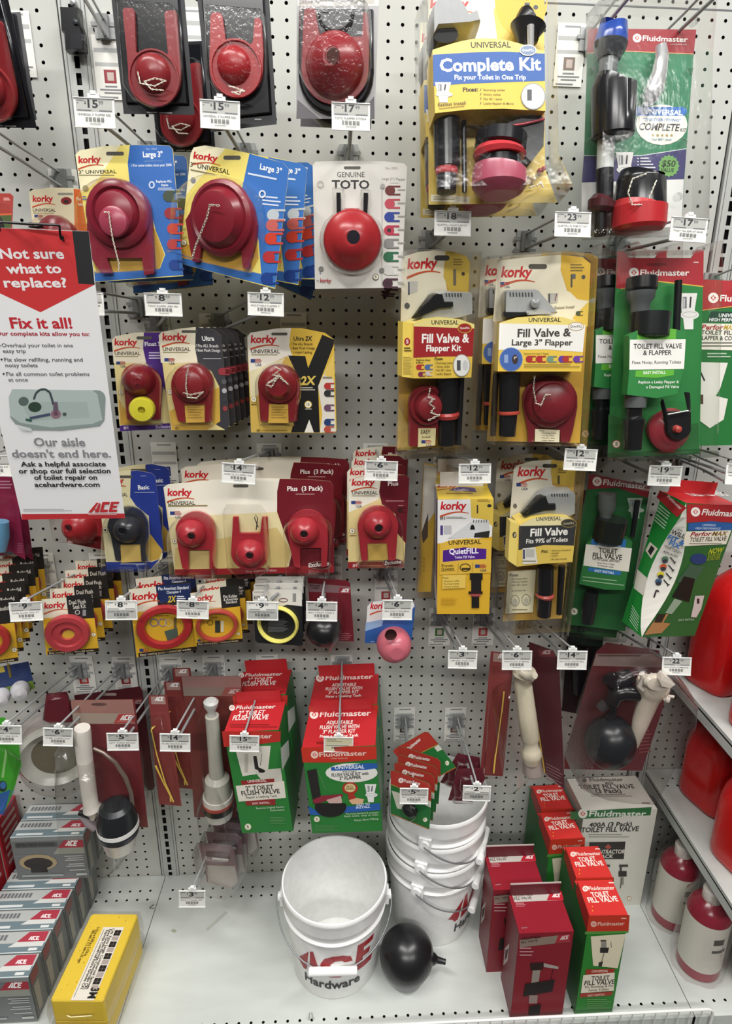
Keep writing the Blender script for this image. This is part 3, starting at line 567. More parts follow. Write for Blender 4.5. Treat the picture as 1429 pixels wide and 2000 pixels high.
# ---- green and red complete kit
k = Kit('toilet_repair_kit', 'tall green and red toilet kit with chrome lever, in clear clamshell', 'repair kit', 'C', [(578, 95), (1236, 100), (1190, 1395), (545, 1395)], .12)
m = card(k, [(592, 165), (1222, 172), (1205, 330), (1165, 860), (1130, 1370), (552, 1370), (570, 900)], '2e7a55')
m.p([(592, 165), (1222, 172), (1207, 312), (800, 295), (586, 308)], '98262f'); m.ln(586, 309, 800, 297, 5, 'd8a070'); m.ln(800, 297, 1207, 314, 5, 'd8a070'); flu(m, 852, 236, 320, 30, 8); m.t('complete kit', 1070, 260, 1165, 262, 8, 'd9c9c6')
m.p([(568, 905), (700, 915), (900, 905), (1165, 865), (1150, 1040), (1000, 1060), (556, 1062)], '3d3a6b'); m.ln(568, 905, 900, 905, 4, 'd7dadc'); m.ln(900, 905, 1165, 864, 4, 'd7dadc'); m.p([(556, 1062), (1150, 1042), (1130, 1370), (552, 1370)], 'dfe0dd')
m.e(1020, 725, 150, 118, 'e9e6db'); m.p([(866, 622)]+arc(1140, 648, 28, 26, 90, -90, 8)+[(866, 672)], '2f6db8'); m.t('UNIVERSAL', 915, 662, 1142, 670, 28, 'f2f4f6', 1.2); m.t('"THE EVERYTHING"', 910, 702, 1128, 706, 15, '3f77b4', .8, .2); m.t('COMPLETE', 884, 755, 1118, 762, 40, '2d2c2e', 1, .22); m.t('KIT', 1126, 765, 1160, 767, 20, '2d2c2e', .8, .2)
for i in range(5): m.p([(970+i*27+(11 if j % 2 == 0 else 5)*math.sin(j*math.pi/5), 787-(11 if j % 2 == 0 else 5)*math.cos(j*math.pi/5)) for j in range(10)], 'a99558')
m.t('Your BEST value!', 958, 816, 1076, 818, 13, '5f8fa0', .4, .2)
m.p([(1062+(62 if j % 2 == 0 else 54)*math.cos(j*math.pi/16), 965+(66 if j % 2 == 0 else 57)*math.sin(j*math.pi/16)) for j in range(32)], '6fa05a'); m.t('$50', 1018, 968, 1098, 970, 36, '20301c', 1, .15); m.t('VALUE', 1012, 998, 1090, 1000, 22, '20301c', 1, .15)
toilet(m, 752, 885, 105, 170); 
for i in range(5): m.t('v', 876, 926+18*i, 890, 926+18*i, 11, 'e9ebee', 1); m.bars(896, 916+18*i, 945+(i*13) % 40, 928+18*i, 1, 'c9cad6', .7)
f = k.part('fill_valve', None, 'grey and black fill valve with blue cap'); f.tube([(725, 165, 72), (735, 150, 78), (728, 220, 88), (724, 255, 90)], '2c4da4:p', .035, 24); f.tube([(724, 255, 92), (720, 285, 88), (716, 325, 70), (714, 345, 62)], '3f4246:p', .035, 24); f.tube([(714, 345, 52), (706, 430, 50), (700, 505, 50)], '6a6e70:p', .035, 20)
f.tube([(745, 505, 120), (742, 510, 122), (738, 790, 116), (738, 800, 106)], '1c1d20:p', .04, 26); f.tube([(698, 790, 48), (690, 985, 46)], 'c9cdca:p', .03, 20); f.tube([(690, 985, 48), (688, 1160, 46)], '1d1e22:p', .03, 20); f.tube([(680, 1155, 60), (672, 1175, 76), (668, 1215, 74), (665, 1238, 48)], '4a1f24:p', .03, 24); f.tube([(664, 1235, 34), (662, 1372, 33)], '17181b:p', .03)
f = k.part('flush_lever', None, 'chromed lever'); f.tube([(1015, 262, 30), (1022, 330, 36), (1005, 430, 44), (975, 520, 54), (945, 575, 46), (935, 605, 22)], 'dddedf:c', .02, 16)
f = k.part('canister_cap', None, 'black cap with red seal'); f.tube([(905, 1035, 118), (905, 1030, 122), (900, 1050, 130), (893, 1210, 138)], '18181b:p', .045, 28); f.tube([(892, 1200, 140), (890, 1208, 147), (886, 1320, 144), (885, 1342, 128)], 'b02a2e:r', .045, 28)
c = k.part('chain', 'canister_cap'); c.chain([(930, 1010), (850, 1040), (825, 1120), (850, 1190), (930, 1190), (960, 1120), (990, 1050)], .085)
for x, y in ((605, 425), (1163, 432), (1132, 838), (600, 830), (1105, 1150), (632, 125), (1195, 135)): f = k.part('rivet'); f.dome(x, y, [(22, .012), (22, .02), (14, .024), (0, .025)], 'clear_frost', 14)
b = k.part('clamshell'); b.puff([(580, 92), (760, 96), (1000, 100), (1232, 102), (1212, 400), (1192, 1380), (548, 1386), (568, 700)], .06, 22, 'clear', .0008, 3); b.puff([(545, 1368), (1140, 1352), (1195, 1372), (560, 1398)], .05, 4, 'clear_frost', 0., 2); k.done()
# black clip on the upright
k = Kit('bracket_clip', 'black plastic clip hooked onto the slotted upright at top left', 'clip', 'A', [(375, 62), (482, 62), (512, 320), (405, 318)], .008); m = k.part('body')
m.puff([(372, 66), (480, 66), (484, 150), (505, 210), (512, 316), (404, 318), (398, 210), (380, 205)], .02, 8, '17181b:p', .001); m.puff([(415, 205), (490, 205), (500, 300), (420, 300)], .027, 6, '1d1e22:p', .018); m.dome(440, 130, [(16, .02), (14, .024), (0, .025)], '303237:p', 12); k.done()
k = Kit('screw', 'small steel screw in the upright above the black clip', 'screw', 'A', [(408, 2), (450, 2), (450, 38), (408, 38)], .008); m = k.part('head'); m.dome(430, 18, [(20, 0), (20, .003), (13, .006), (0, .007)], 'b9bbbc:m', 16); k.done()
# ================================================================ SECOND ROW
def korky_univ(m, x, y, w, h, txt='UNIVERSAL', uw=1.15, gap=1.35, dy=0): 
    kor(m, x, y, w, h, dy); m.t(txt, x+w*.02, y+h*gap, x+w*uw, y+h*gap+dy, h*.42, '3b362a', .4); m.bars(x+w*.02, y+h*(gap+.12), x+w*(uw-.1), y+h*(gap+.28), 1, '8d845c', .6)
CLAM = 'clear'
# J: left cream/blue
k = Kit('flapper_pack', 'cream and blue pack with large raspberry flapper, left of its pair', 'flapper pack', 'A', [(435, 872), (1005, 850), (1065, 1605), (552, 1640)], .19, 'cream and blue three inch flapper packs')
m = card(k, [(438, 900), (460, 875), (600, 850), (760, 842), (900, 842), (985, 846), (1005, 868), (1065, 1605), (552, 1640)], 'e8d774')
m.p([(438, 900), (460, 875), (600, 850), (700, 845), (560, 1060), (470, 1120)], 'eee6bd'); m.p([(755, 843), (900, 843), (985, 847), (1003, 868), (1065, 1600), (552, 1638), (548, 1580), (930, 1560), (960, 1480), (905, 1340), (870, 1200), (780, 1110), (752, 1050), (742, 950)], '2f63ab'); m.p([(500, 1300), (560, 1590), (925, 1565), (955, 1480), (900, 1330)], 'b8923a')
slot(m, 668, 893, 104, 22); korky_univ(m, 456, 948, 130, 48, '3" UNIVERSAL', 1.7, 1.3, -4); m.t('No. 3060', 850, 872, 912, 872, 12, '9db6d6'); m.t('Large 3"', 832, 914, 946, 912, 32, 'f0f2f4', 1); m.ln(838, 938, 945, 936, 2, '9db6d6'); m.t('/ For some toilets since year 2000', 765, 970, 998, 966, 15, 'd5deea', .6)
m.t('Replaces ALL', 908, 1062, 1000, 1060, 14, 'e6ebf0', .6); m.t('Styles', 938, 1082, 978, 1082, 13, 'e6ebf0', .6); m.bars(918, 1092, 1015, 1112, 2, 'b9c8de'); m.ring(882, 1075, 18, 22, 8, 'c6d2e2', 14)
swatch(m, 980, 1140, 34, '3f4a3a'); swatch(m, 988, 1240, 34, '8e2a32'); swatch(m, 1003, 1330, 32, 'c23a34'); swatch(m, 1000, 1420, 30, 'b03438'); swatch(m, 1010, 1540, 30, '1e3f86'); m.e(496, 1093, 17, 17, '9a9270'); m.bars(478, 1140, 505, 1170, 2, '5a6aa0')
f = flapper(k, [(515, 1480), (505, 1330)]+arc(690, 1240, 185, 175, 170, 10, 18)+[(885, 1330), (895, 1590), (838, 1600), (825, 1500), (620, 1500), (650, 1590), (590, 1590)], (690, 1245), [(186, .008), (182, .014), (165, .018), (140, .02), (128, .015), (118, .02), (108, .026), (70, .03), (0, .031)], '7c2030:r', None, .001, .008)
f.dome(665, 1290, [(84, .028), (80, .034), (60, .037), (0, .038)], '9a3c50:r')
c = k.part('chain', 'flapper'); c.chain([(605, 1232), (632, 1235), (640, 1300), (655, 1390), (690, 1530), (690, 1580)], .041)
b = k.part('blister'); b.puff([(500, 1340)]+arc(692, 1240, 198, 190, 175, 5, 16)+[(895, 1340), (930, 1480), (920, 1580), (560, 1605)], .045, 24, CLAM, .0008); k.done(); kj = k
k.copy('second cream and blue pack right behind the left one', dx=.01, dy=.048, dz=-.002, roll=.03)
k.copy('third cream and blue pack deep behind the left one, its blue foot showing below', dx=.02, dy=.11, dz=-.014, roll=-.03)
# K: right, turned, with the chain to its lower left
k = Kit('flapper_pack', 'cream and blue pack tilted clockwise, front of the right fan', 'flapper pack', 'P', [(373, 284), (567, 320), (537, 564), (349, 512)], .235, 'cream and blue three inch flapper packs')
m = card(k, [(372, 300), (378, 288), (400, 284), (440, 290), (500, 302), (552, 318), (564, 330), (537, 564), (349, 514)], 'e8d774')
m.p([(372, 300), (378, 288), (400, 284), (440, 290), (372, 370), (364, 380)], 'efe8c4'); m.p([(487, 300), (552, 318), (564, 330), (537, 562), (349, 514), (349, 500), (510, 535), (505, 470), (490, 420), (470, 380)], '3b70b8'); m.p([(352, 480), (352, 503), (490, 533), (505, 505), (500, 460)], 'c79a3c')
slot(m, 453, 308, 34, 8); kor(m, 377, 309, 47, 16, 7); m.t('3" UNIVERSAL', 371, 325, 448, 341, 9, '3b362a', .4); m.bars(372, 330, 420, 338, 1, '8d845c', .4, .2); m.t('Large 3"', 507, 330, 549, 340, 11, 'f0f2f4', 1); m.bars(484, 337, 540, 346, 1, 'cfd9e8', .4, .2); m.e(377, 352, 5, 6, '5f6f9a')
m.bars(512, 382, 548, 404, 3, 'cdd8e8', .4, .1)
for y, c in ((420, 'b9c0c4'), (440, 'c0605a'), (466, 'c8402f'), (502, 'b23336'), (544, '1e3f86')): swatch(m, 533-(y-420)*.1, y, 12, c)
m.ring(512, 379, 7, 8, 3, 'd5dbe2', 12); badge(m, 359, 474, 6, '5', '8a7430')
f = flapper(k, [(370, 480), (362, 430)]+arc(434, 428, 63, 66, 165, 5, 18)+[(500, 440), (498, 470), (484, 525), (474, 523), (470, 485), (395, 468), (388, 512), (376, 510)], (434, 427), [(63, .008), (61, .014), (54, .018), (49, .016), (45, .022), (40, .03), (24, .034), (0, .035)], '7a1c2a:r', None, .001, .008)
c = k.part('chain', 'flapper'); c.chain([(428, 402), (410, 400), (404, 425), (392, 455), (382, 480), (375, 505)], .04, r=.75, w=3)
b = k.part('blister'); b.puff([(356, 480), (360, 420)]+arc(438, 425, 80, 80, 165, 0, 14)+[(520, 470), (492, 535), (355, 500)], .045, 8, CLAM, .0008); k.done()
k.copy('blue tilted pack second in the right fan', dx=.004, back=.048, dz=.004, roll=-.06)
k.copy('blue tilted pack third in the right fan, leaning left', dx=-.008, back=.096, dz=.004, roll=-.2)
k.copy('blue tilted pack fourth in the right fan, leaning far right', dx=.02, back=.144, dz=-.01, roll=.16)
# L: white card
k = Kit('flapper_pack', 'white card pack with round red flapper and black ears', 'flapper pack', 'B', [(388, 940), (937, 950), (905, 1672), (402, 1680)], .19, 'white card flapper packs')
m = card(k, [(388, 960), (405, 940), (600, 934), (800, 938), (920, 950), (937, 970), (905, 1672), (402, 1680)], 'd9d6cf', .0012); slot(m, 618, 976, 98, 18)
m.t('GENUINE', 530, 1030, 690, 1030, 30, '4a4846'); m.t('TOTO', 500, 1097, 718, 1097, 48, '2b2a2b', 1.2); m.t('No. 2023', 812, 984, 880, 984, 13, '8b8985'); m.t('Large (3") Flapper', 790, 1046, 928, 1050, 15, '807e7a'); m.bars(838, 1062, 890, 1070, 1, 'a5a29c')
for i, c in enumerate(('6b2a26', 'c04858', '2a3f94', 'b8324a', '8a8885', '2f6a4a', 'cfccc6', '4a2a3a')): swatch(m, 838-i*2, 1108+i*77, 30, c, '3a2a2c' if i in (3, 7) else None); m.bars(882, 1100+i*77, 925, 1118+i*77, 1 if i < 7 else 2, 'a09d97')
m.q(790, 1060, 793, 1660, 'b5b2ac'); m.ring(433, 1070, 20, 20, 6, 'b9b6b0', 16); m.e(795, 1082, 14, 14, 'a5a39e'); m.e(437, 1563, 15, 15, '7a7874'); m.e(790, 1572, 15, 15, '7a7874'); badge(m, 755, 1610, 18, '5', '2c2a33'); m.t('by', 412, 1635, 424, 1635, 9, '555555'); m.t('korky', 430, 1640, 495, 1642, 22, 'a8383c', 1, .14)
f = k.part('flapper', None, 'round red dome'); f.dome(620, 1400, [(168, .004), (168, .012), (160, .018), (150, .02), (125, .024), (110, .03), (80, .036), (45, .041), (38, .041)], 'a3282e:r', 36); f.dome(625, 1378, [(38, .0412), (30, .0414), (0, .0414)], '1c1a22:f', 22)
e = k.part('ears', None, 'black ears'); e.plate([(526, 1120), (550, 1120), (552, 1260), (528, 1260)], '1c1b1e:p', .004, .014); e.plate([(684, 1120), (712, 1122), (704, 1265), (682, 1262)], '1c1b1e:p', .004, .014)
b = k.part('blister'); b.puff([(505, 1112), (575, 1112), (580, 1225), (660, 1225), (668, 1118), (725, 1120), (730, 1260)]+arc(622, 1405, 188, 195, 35, -215, 22)+[(508, 1260)], .046, 14, CLAM, .0012); k.done()
for i in range(3): k.copy(('second', 'third', 'last')[i]+' white card flapper pack in the stack counted from the front', dy=.049*(i+1), dz=-.004*(i+1), dx=.002*((i*3) % 4), roll=.02*((i*2) % 3-1))
# H: cream pack behind the sign, I: red green card
k = Kit('flapper_pack', 'cream and orange pack partly hidden by the top of the hanging sign', 'flapper pack', 'A', [(168, 1100), (485, 1092), (520, 1520), (215, 1530)], .09)
m = card(k, [(168, 1120), (185, 1105), (300, 1090), (440, 1094), (486, 1105), (520, 1520), (215, 1530)], 'ddd3b2'); m.p([(428, 1098), (486, 1105), (520, 1520), (440, 1525)], 'd2632a'); slot(m, 380, 1128, 90, 14, '8d8a80'); korky_univ(m, 190, 1172, 118, 44); m.e(385, 1168, 32, 22, '8a2a30'); m.e(385, 1172, 14, 11, '3a2a28'); flag(m, 200, 1248, 50); m.t('Plus', 445, 1165, 470, 1165, 18, 'efe0d2', 1); m.t('Rubber', 455, 1195, 485, 1195, 16, 'efe0d2', 1)
flapper(k, hs(335, 1380, 112, 1500, 223, 447), (335, 1380), [(112, .004), (108, .012), (80, .02), (0, .03)], '7c2028:r'); b = k.part('blister'); b.puff(hs(335, 1380, 124, 1505, 211, 459), .034, 14, CLAM, .0008); k.done()
k = Kit('seal_pack', 'red and green card pack at the left frame edge above the sign', 'seal pack', 'A', [(-240, 1112), (75, 1130), (62, 1500), (-250, 1500)], .16)
m = card(k, [(-240, 1120), (60, 1125), (76, 1140), (62, 1500), (-250, 1500)], '9a3a34'); m.p([(-250, 1260), (66, 1250), (62, 1500), (-250, 1500)], '4a5a34'); m.ln(-250, 1258, 66, 1245, 10, 'c9603a'); m.bars(20, 1150, 58, 1170, 2, 'd8b0a8'); b = k.part('blister'); b.puff(rrect(-180, 1180, 55, 1480, 20), .02, 10, CLAM, .0008); f = k.part('seal'); f.dome(-70, 1330, [(95, .001), (90, .012), (60, .014), (55, .002)], '2b2b2e:r'); k.done()
# M: fill valve and flapper kit
def valve_head(f, pts, d=.04, c='9a9c9e:p', slots=None, dark=None):
    f.puff(pts, d, 10, c, .006, 4)
    if slots:
        x, y, n, st, hh = slots; f.d = d+.0002
        for i in range(n): f.p([(x+i*st, y), (x+i*st+st*.45, y), (x+i*st+st*.6, y+hh), (x+i*st+st*.15, y+hh)], '3a3c3f')
    if dark: f.puff(dark, d+.006, 6, '1d1f20:p', d-.015)
k = Kit('fill_valve_kit', 'narrow yellow kit with red label and small red flapper, in clamshell', 'valve kit', 'E', [(900, 150), (1302, 155), (1245, 1290), (868, 1322)], .18, 'fill valve kits')
m = card(k, [(908, 210), (925, 180), (1000, 155), (1090, 146), (1200, 152), (1280, 178), (1302, 215), (1245, 1282), (878, 1310)], 'c89a36')
m.p([(908, 210), (925, 180), (1000, 155), (1090, 146), (1160, 150), (1150, 260), (1170, 380), (1290, 380), (1280, 560), (900, 560)], 'e3dcc4'); m.p([(1160, 150), (1200, 152), (1280, 178), (1302, 215), (1294, 400), (1190, 390), (1148, 300)], 'c9ab45'); m.p([(880, 1310), (885, 1050), (960, 1200), (960, 1305)], 'e2bd45')
slot(m, 1140, 190, 88, 30, '3b3934'); kor(m, 938, 253, 172, 72, -6); m.bars(1205, 195, 1262, 240, 3, '8b7736'); m.q(1205, 255, 1222, 350, '6b6252'); m.e(1263, 282, 10, 11, '4a3a2a'); m.p([(940, 325), (1000, 325), (995, 385), (945, 400)], 'c4c2ba'); m.q(942, 330, 952, 405, '3d4054'); m.e(937, 468, 16, 18, '5b5a58')
f = k.part('fill_valve', None, 'grey and black fill valve'); valve_head(f, [(965, 545), (1075, 390), (1120, 380), (1265, 385), (1278, 400), (1278, 515), (1200, 540), (1040, 560)], .04, 'a3a5a5:p', (1160, 395, 6, 17, 22), [(960, 540), (1060, 405), (1085, 392), (1120, 398), (1130, 440), (1180, 440), (1180, 475), (1100, 485)])
f.tube([(1170, 860, 62), (1168, 1090, 60)], '1a1a1c:p', .03, 20); f.tube([(1168, 1085, 62), (1168, 1100, 68), (1168, 1120, 62)], 'b03a38:r', .03); f.tube([(1166, 1115, 48), (1164, 1275, 46)], '17171a:p', .03); f.tube([(1250, 860, 20), (1232, 1275, 18)], '1e1e22:p', .02)
fl = flapper(k, [(950, 1285), (948, 1060)]+arc(1058, 1040, 110, 110, 170, 10, 16)+[(1168, 1060), (1160, 1240), (1125, 1270), (1110, 1180), (1000, 1190), (1005, 1285)], (1060, 1055), [(104, .034), (96, .038), (80, .034), (66, .046), (40, .05), (0, .051)], '7e242a:r', None, .022, .03)
c = k.part('chain', 'flapper'); c.chain([(1070, 950), (1062, 1000), (1092, 1010), (1065, 1035), (1095, 1060), (1075, 1090), (1120, 1105), (1060, 1135)], .054, r=2, w=8)
m2 = k.part('slip_label', None, 'cream slip reading EASY Install'); m2.d = .032; m2.plate([(1003, 1180), (1105, 1180), (1100, 1280), (1000, 1290)], 'dccf9a', .031, .032); m2.t('EASY', 1016, 1214, 1072, 1214, 22, '3a342a', .8); m2.t('Install', 1022, 1238, 1072, 1238, 15, '3a342a'); flag(m2, 1020, 1250, 60)
lb = k.part('label_sleeve', None, 'sleeve with dark red band'); P1 = [(975, 570), (1050, 545), (1140, 535), (1240, 545), (1328, 575), (1310, 885), (1150, 890), (972, 890)]
lb.plate(P1, 'e0bf50', .004, .058, 'dcc86a'); lb.d = .0582; lb.p([(975, 572), (1050, 546), (1140, 536), (1240, 546), (1328, 576), (1327, 600), (976, 592)], 'e8d98c'); lb.p([(976, 588), (1326, 600), (1318, 762), (1150, 762), (974, 770)], '9c2328'); lb.t('UNIVERSAL', 1078, 577, 1235, 577, 25, '33302c', .5); lb.t('Fill Valve &', 1022, 683, 1298, 680, 50, 'f1eeea', 1.3); lb.t('Flapper Kit', 1048, 733, 1250, 730, 36, 'f1eeea', 1.2)
lb.e(1272, 598, 42, 30, 'c9a63a'); lb.e(1272, 598, 38, 26, '9c2328'); lb.t('QuietFILL', 1243, 603, 1302, 603, 12, 'eee6d6', .6); lb.t('Replaces these', 990, 788, 1072, 788, 11, '4a3c1a', .5); lb.t('& More', 990, 803, 1030, 803, 11, '4a3c1a', .5); swatch(lb, 1005, 825, 16, 'b03030'); swatch(lb, 1055, 825, 16, '4a6aa0'); swatch(lb, 1015, 866, 14, '7a2a50'); swatch(lb, 1058, 862, 14, 'c9b9c0')
lb.t('Fixes:', 1098, 784, 1146, 782, 17, '2d2a22', .6)
for i, s in enumerate(('Running toilet', 'Noisy toilet', 'No fill / slow', 'Leaky flapper')): lb.t('/ '+s, 1098, 806+21*i, 1098+(104, 88, 96, 98)[i], 805+21*i, 12, '55481e')
lb.e(1254, 815, 50, 66, '8f8f8a'); lb.e(1254, 815, 46, 62, 'e3e2de'); lb.q(1226, 785, 1248, 845, '4a4d52'); lb.e(1275, 815, 16, 30, 'c6c8ca')
lb.plate([(912, 560), (975, 570), (972, 890), (908, 880)], 'e2c65a', .03, .056); lb.d = .0563; lb.e(938, 676, 17, 22, '9c2328'); lb.t('5', 931, 687, 945, 687, 22, 'f1e9e2', 1); lb.bars(914, 765, 966, 870, 12, 'b09a45'); lb.bars(920, 710, 962, 740, 2, '5a4a20')
b = k.part('clamshell'); b.puff([(902, 150), (1100, 140), (1302, 160), (1246, 1286), (868, 1318)], .062, 20, CLAM, .0008); b.puff([(868, 1296), (1246, 1264), (1246, 1290), (868, 1322)], .055, 2, 'clear_frost', 0., 2); k.done()
# N: fill valve and 3 inch flapper
k = Kit('fill_valve_kit', 'cream kit with large maroon flapper and white Fill Valve label', 'valve kit', 'F', [(65, 185), (607, 190), (545, 1268), (3, 1255)], .19, 'fill valve kits')
m = card(k, [(66, 225), (85, 205), (250, 185), (420, 172), (560, 185), (607, 222), (545, 1266), (5, 1254)], 'cda03a')
m.p([(66, 225), (85, 205), (250, 185), (420, 172), (440, 172), (432, 260), (470, 380), (598, 440), (580, 560), (40, 560)], 'e6dfc8'); m.p([(435, 172), (560, 185), (607, 222), (598, 440), (530, 430), (470, 370), (436, 270)], 'd9b038'); m.p([(598, 440), (590, 590), (560, 590), (500, 540)], 'ddbc50')
slot(m, 300, 240, 108, 30, '4b463c'); kor(m, 86, 300, 176, 74); flag(m, 82, 330, 56); m.bars(490, 225, 570, 275, 3, '7c682a'); m.q(492, 285, 502, 360, '4b4a40'); m.q(500, 283, 520, 310, '5c5c5c'); m.e(566, 300, 11, 12, '4a4a4a'); m.p([(358, 395), (420, 395), (415, 450), (362, 455)], 'b8b6ae'); m.q(362, 398, 372, 455, '47464c'); m.ln(410, 398, 400, 440, 6, '7a4a4a'); m.t('Easiest Install', 398, 487, 512, 482, 16, '6a6450'); swatch(m, 535, 512, 14, '4a5236')
f = k.part('fill_valve', None, 'grey and black fill valve'); valve_head(f, [(88, 400), (100, 382), (260, 376), (285, 385), (390, 520), (90, 525)], .04, 'a4a6a6:p', (135, 390, 8, 18, 26), [(90, 505), (230, 505), (240, 525), (100, 548), (88, 530)]); f.dome(280, 455, [(28, .04), (26, .05), (0, .052)], '8f9192:p'); f.plate([(230, 500), (290, 488), (330, 490), (400, 515), (240, 520)], 'aeb0b0:p', .04, .046)
f.tube([(138, 860, 62), (132, 1085, 58)], '18181a:p', .03, 20); f.tube([(132, 1080, 62), (132, 1092, 64), (132, 1100, 60)], 'b84a3a:r', .03); f.tube([(130, 1095, 52), (122, 1225, 48)], '19191c:p', .03); f.tube([(58, 860, 18), (40, 1225, 18)], '241f1c:p', .02)
fl = flapper(k, [(245, 1262), (240, 1180), (215, 1050)]+arc(372, 1020, 160, 150, 170, 10, 18)+[(530, 1060), (505, 1190), (485, 1262), (435, 1262), (428, 1185), (285, 1180), (275, 1262)], (372, 1030), [(152, .012), (146, .018), (130, .022), (116, .024), (108, .03), (80, .034), (0, .036)], '741f28:r', None, .003, .012)
c = k.part('chain', 'flapper'); c.chain([(282, 875), (275, 950), (290, 1035), (320, 1045), (345, 985), (375, 985)], .04, r=2, w=8)
m2 = k.part('slip_label', None, 'cream slip of bullet points'); m2.plate([(285, 1185), (428, 1190), (425, 1262), (283, 1258)], 'e6dcbc', .012, .013); m2.d = .0132; m2.t('Fixes:', 308, 1198, 340, 1198, 9, '4a4030'); 
for i, s in enumerate(('Running toilet', 'Noisy toilet', 'No fill / slow', 'Leaky flapper')): m2.t('/ '+s, 318, 1212+14*i, 318+(90, 78, 82, 80)[i], 1213+14*i, 8, '6a5c40')
lb = k.part('label_sleeve', None, 'white and yellow sleeve'); lb.plate([(80, 565), (180, 535), (320, 525), (450, 535), (578, 575), (552, 850), (68, 850)], 'e2be48', .004, .056, 'd8c060'); lb.d = .0562
lb.p([(80, 567), (180, 536), (320, 526), (450, 536), (577, 576), (576, 590), (78, 572)], 'e6d27a'); lb.p([(78, 570), (577, 582), (562, 738), (350, 722), (72, 725)], 'e9e7e2'); lb.t('UNIVERSAL', 246, 562, 434, 562, 24, '33302c', .5); lb.t('Fill Valve &', 182, 650, 494, 645, 46, '3a342e', 1.2); lb.t('Large 3" Flapper', 148, 698, 502, 698, 34, '3a342e', 1.1); lb.e(523, 588, 46, 26, 'b08a5a'); lb.e(523, 588, 42, 22, 'e9e7e2'); lb.t('QuietFILL', 488, 594, 558, 594, 13, '5a5048', .5)
lb.e(145, 780, 68, 70, '6a86b8'); lb.e(145, 780, 64, 66, '3f62a8'); lb.q(105, 752, 128, 800, '8aa0c8'); lb.e(168, 780, 18, 28, '3a2a2a'); lb.t('3"', 160, 778, 178, 778, 14, 'e6e6e6', .8)
for x, c, hl in ((250, 'a8242a', 0), (308, 'a8242a', 0), (372, '6f8f7a', 0), (440, '5a3aa0', 0), (462, 'a8302a', 0), (526, '6a3a9a', 0)): swatch(lb, x, 778, 20, c)
lb.t('Replaces this Large 3" flapper', 220, 750, 365, 750, 10, '5a4c20'); lb.bars(220, 806, 545, 830, 2, 'a08a3c')
b = k.part('clamshell'); b.puff([(66, 205), (250, 180), (420, 168), (560, 180), (607, 215), (547, 1268), (5, 1258)], .06, 20, CLAM, .0008); k.done()
k.copy('cream kit with white label, right behind the maroon flapper one', dx=-.012, dy=.075, dz=.006, roll=.0)
# O: fluidmaster green
k = Kit('fill_valve_kit', 'green and red kit in deep clamshell with white Toilet Fill Valve label', 'valve kit', 'F', [(758, 140), (1268, 140), (1240, 1335), (703, 1355)], .17, 'green fill valve kits')
m = card(k, [(762, 150), (800, 150), (830, 190), (1190, 190), (1225, 140), (1265, 140), (1240, 1330), (706, 1350)], '2a7a3c')
m.p([(762, 150), (800, 150), (830, 190), (1190, 190), (1225, 140), (1265, 140), (1262, 355), (1000, 325), (785, 370), (755, 365)], 'a3262f'); m.ln(1000, 326, 1262, 356, 6, 'd9b04a'); m.ln(785, 370, 1000, 327, 5, 'd9b04a'); slot(m, 990, 228, 120, 16, '7a1f24'); flu(m, 830, 292, 350, 34, 0); m.bars(1205, 212, 1235, 222, 1, 'd6b4b0', .8)
toilet(m, 1122, 395, 105, 210); m.p([(706, 1350), (712, 1100), (1000, 1180), (1235, 1150), (1240, 1330)], '25622f'); badge(m, 757, 1272, 24, 'S', 'b0504a')
f = k.part('fill_valve', None, 'black and grey fill valve'); f.tube([(905, 298, 72), (905, 305, 82), (902, 370, 84), (900, 385, 72)], '1b1b1d:p', .03, 22); f.tube([(900, 385, 78), (898, 425, 72), (895, 455, 52), (892, 520, 50)], '54585a:p', .03, 20); f.tube([(955, 508, 105), (945, 640, 105)], '1d1f20:p', .035, 24); f = k.part('refill_tube', None, 'black tube'); f.tube([(1118, 320, 20), (1105, 620, 20)], '1b1c1e:p', .02); f = k.part('valve_shank', None, 'black ribbed shank'); f.tube([(870, 985, 62), (866, 1060, 56)], '5d6061:p', .03); f.tube([(860, 1060, 45), (862, 1110, 38), (860, 1130, 60), (855, 1200, 50), (852, 1305, 46)], '17181a:p', .03, 18)
fl = flapper(k, arc(1065, 1190, 120, 112, 0, 350, 24), (1065, 1190), [(118, .014), (112, .018), (92, .022), (70, .03), (0, .034)], '8f3038:r', None, .004, .014)
f = k.part('flapper_frame', None, 'black frame'); f.puff([(1020, 1010), (1040, 1080), (1170, 1080), (1150, 970), (1175, 975), (1180, 1150)]+arc(1108, 1180, 72, 70, 10, -190, 14)+[(1036, 1150), (1012, 1030)], .042, 6, '1b1a1c:p', .034); f.dome(1105, 1185, [(22, .042), (18, .05), (0, .052)], 'a8403a:r'); f.tube([(1055, 1100, 4), (1175, 1078, 4)], 'd8d8d8:c', .046, 8)
lb = k.part('label_sleeve', None, 'green sleeve with white panel'); lb.plate([(832, 640), (878, 612), (990, 592), (1105, 605), (1160, 620), (1150, 830), (1110, 980), (990, 1005), (820, 985), (832, 840)], '2c7d3e', .03, .05); lb.d = .0502
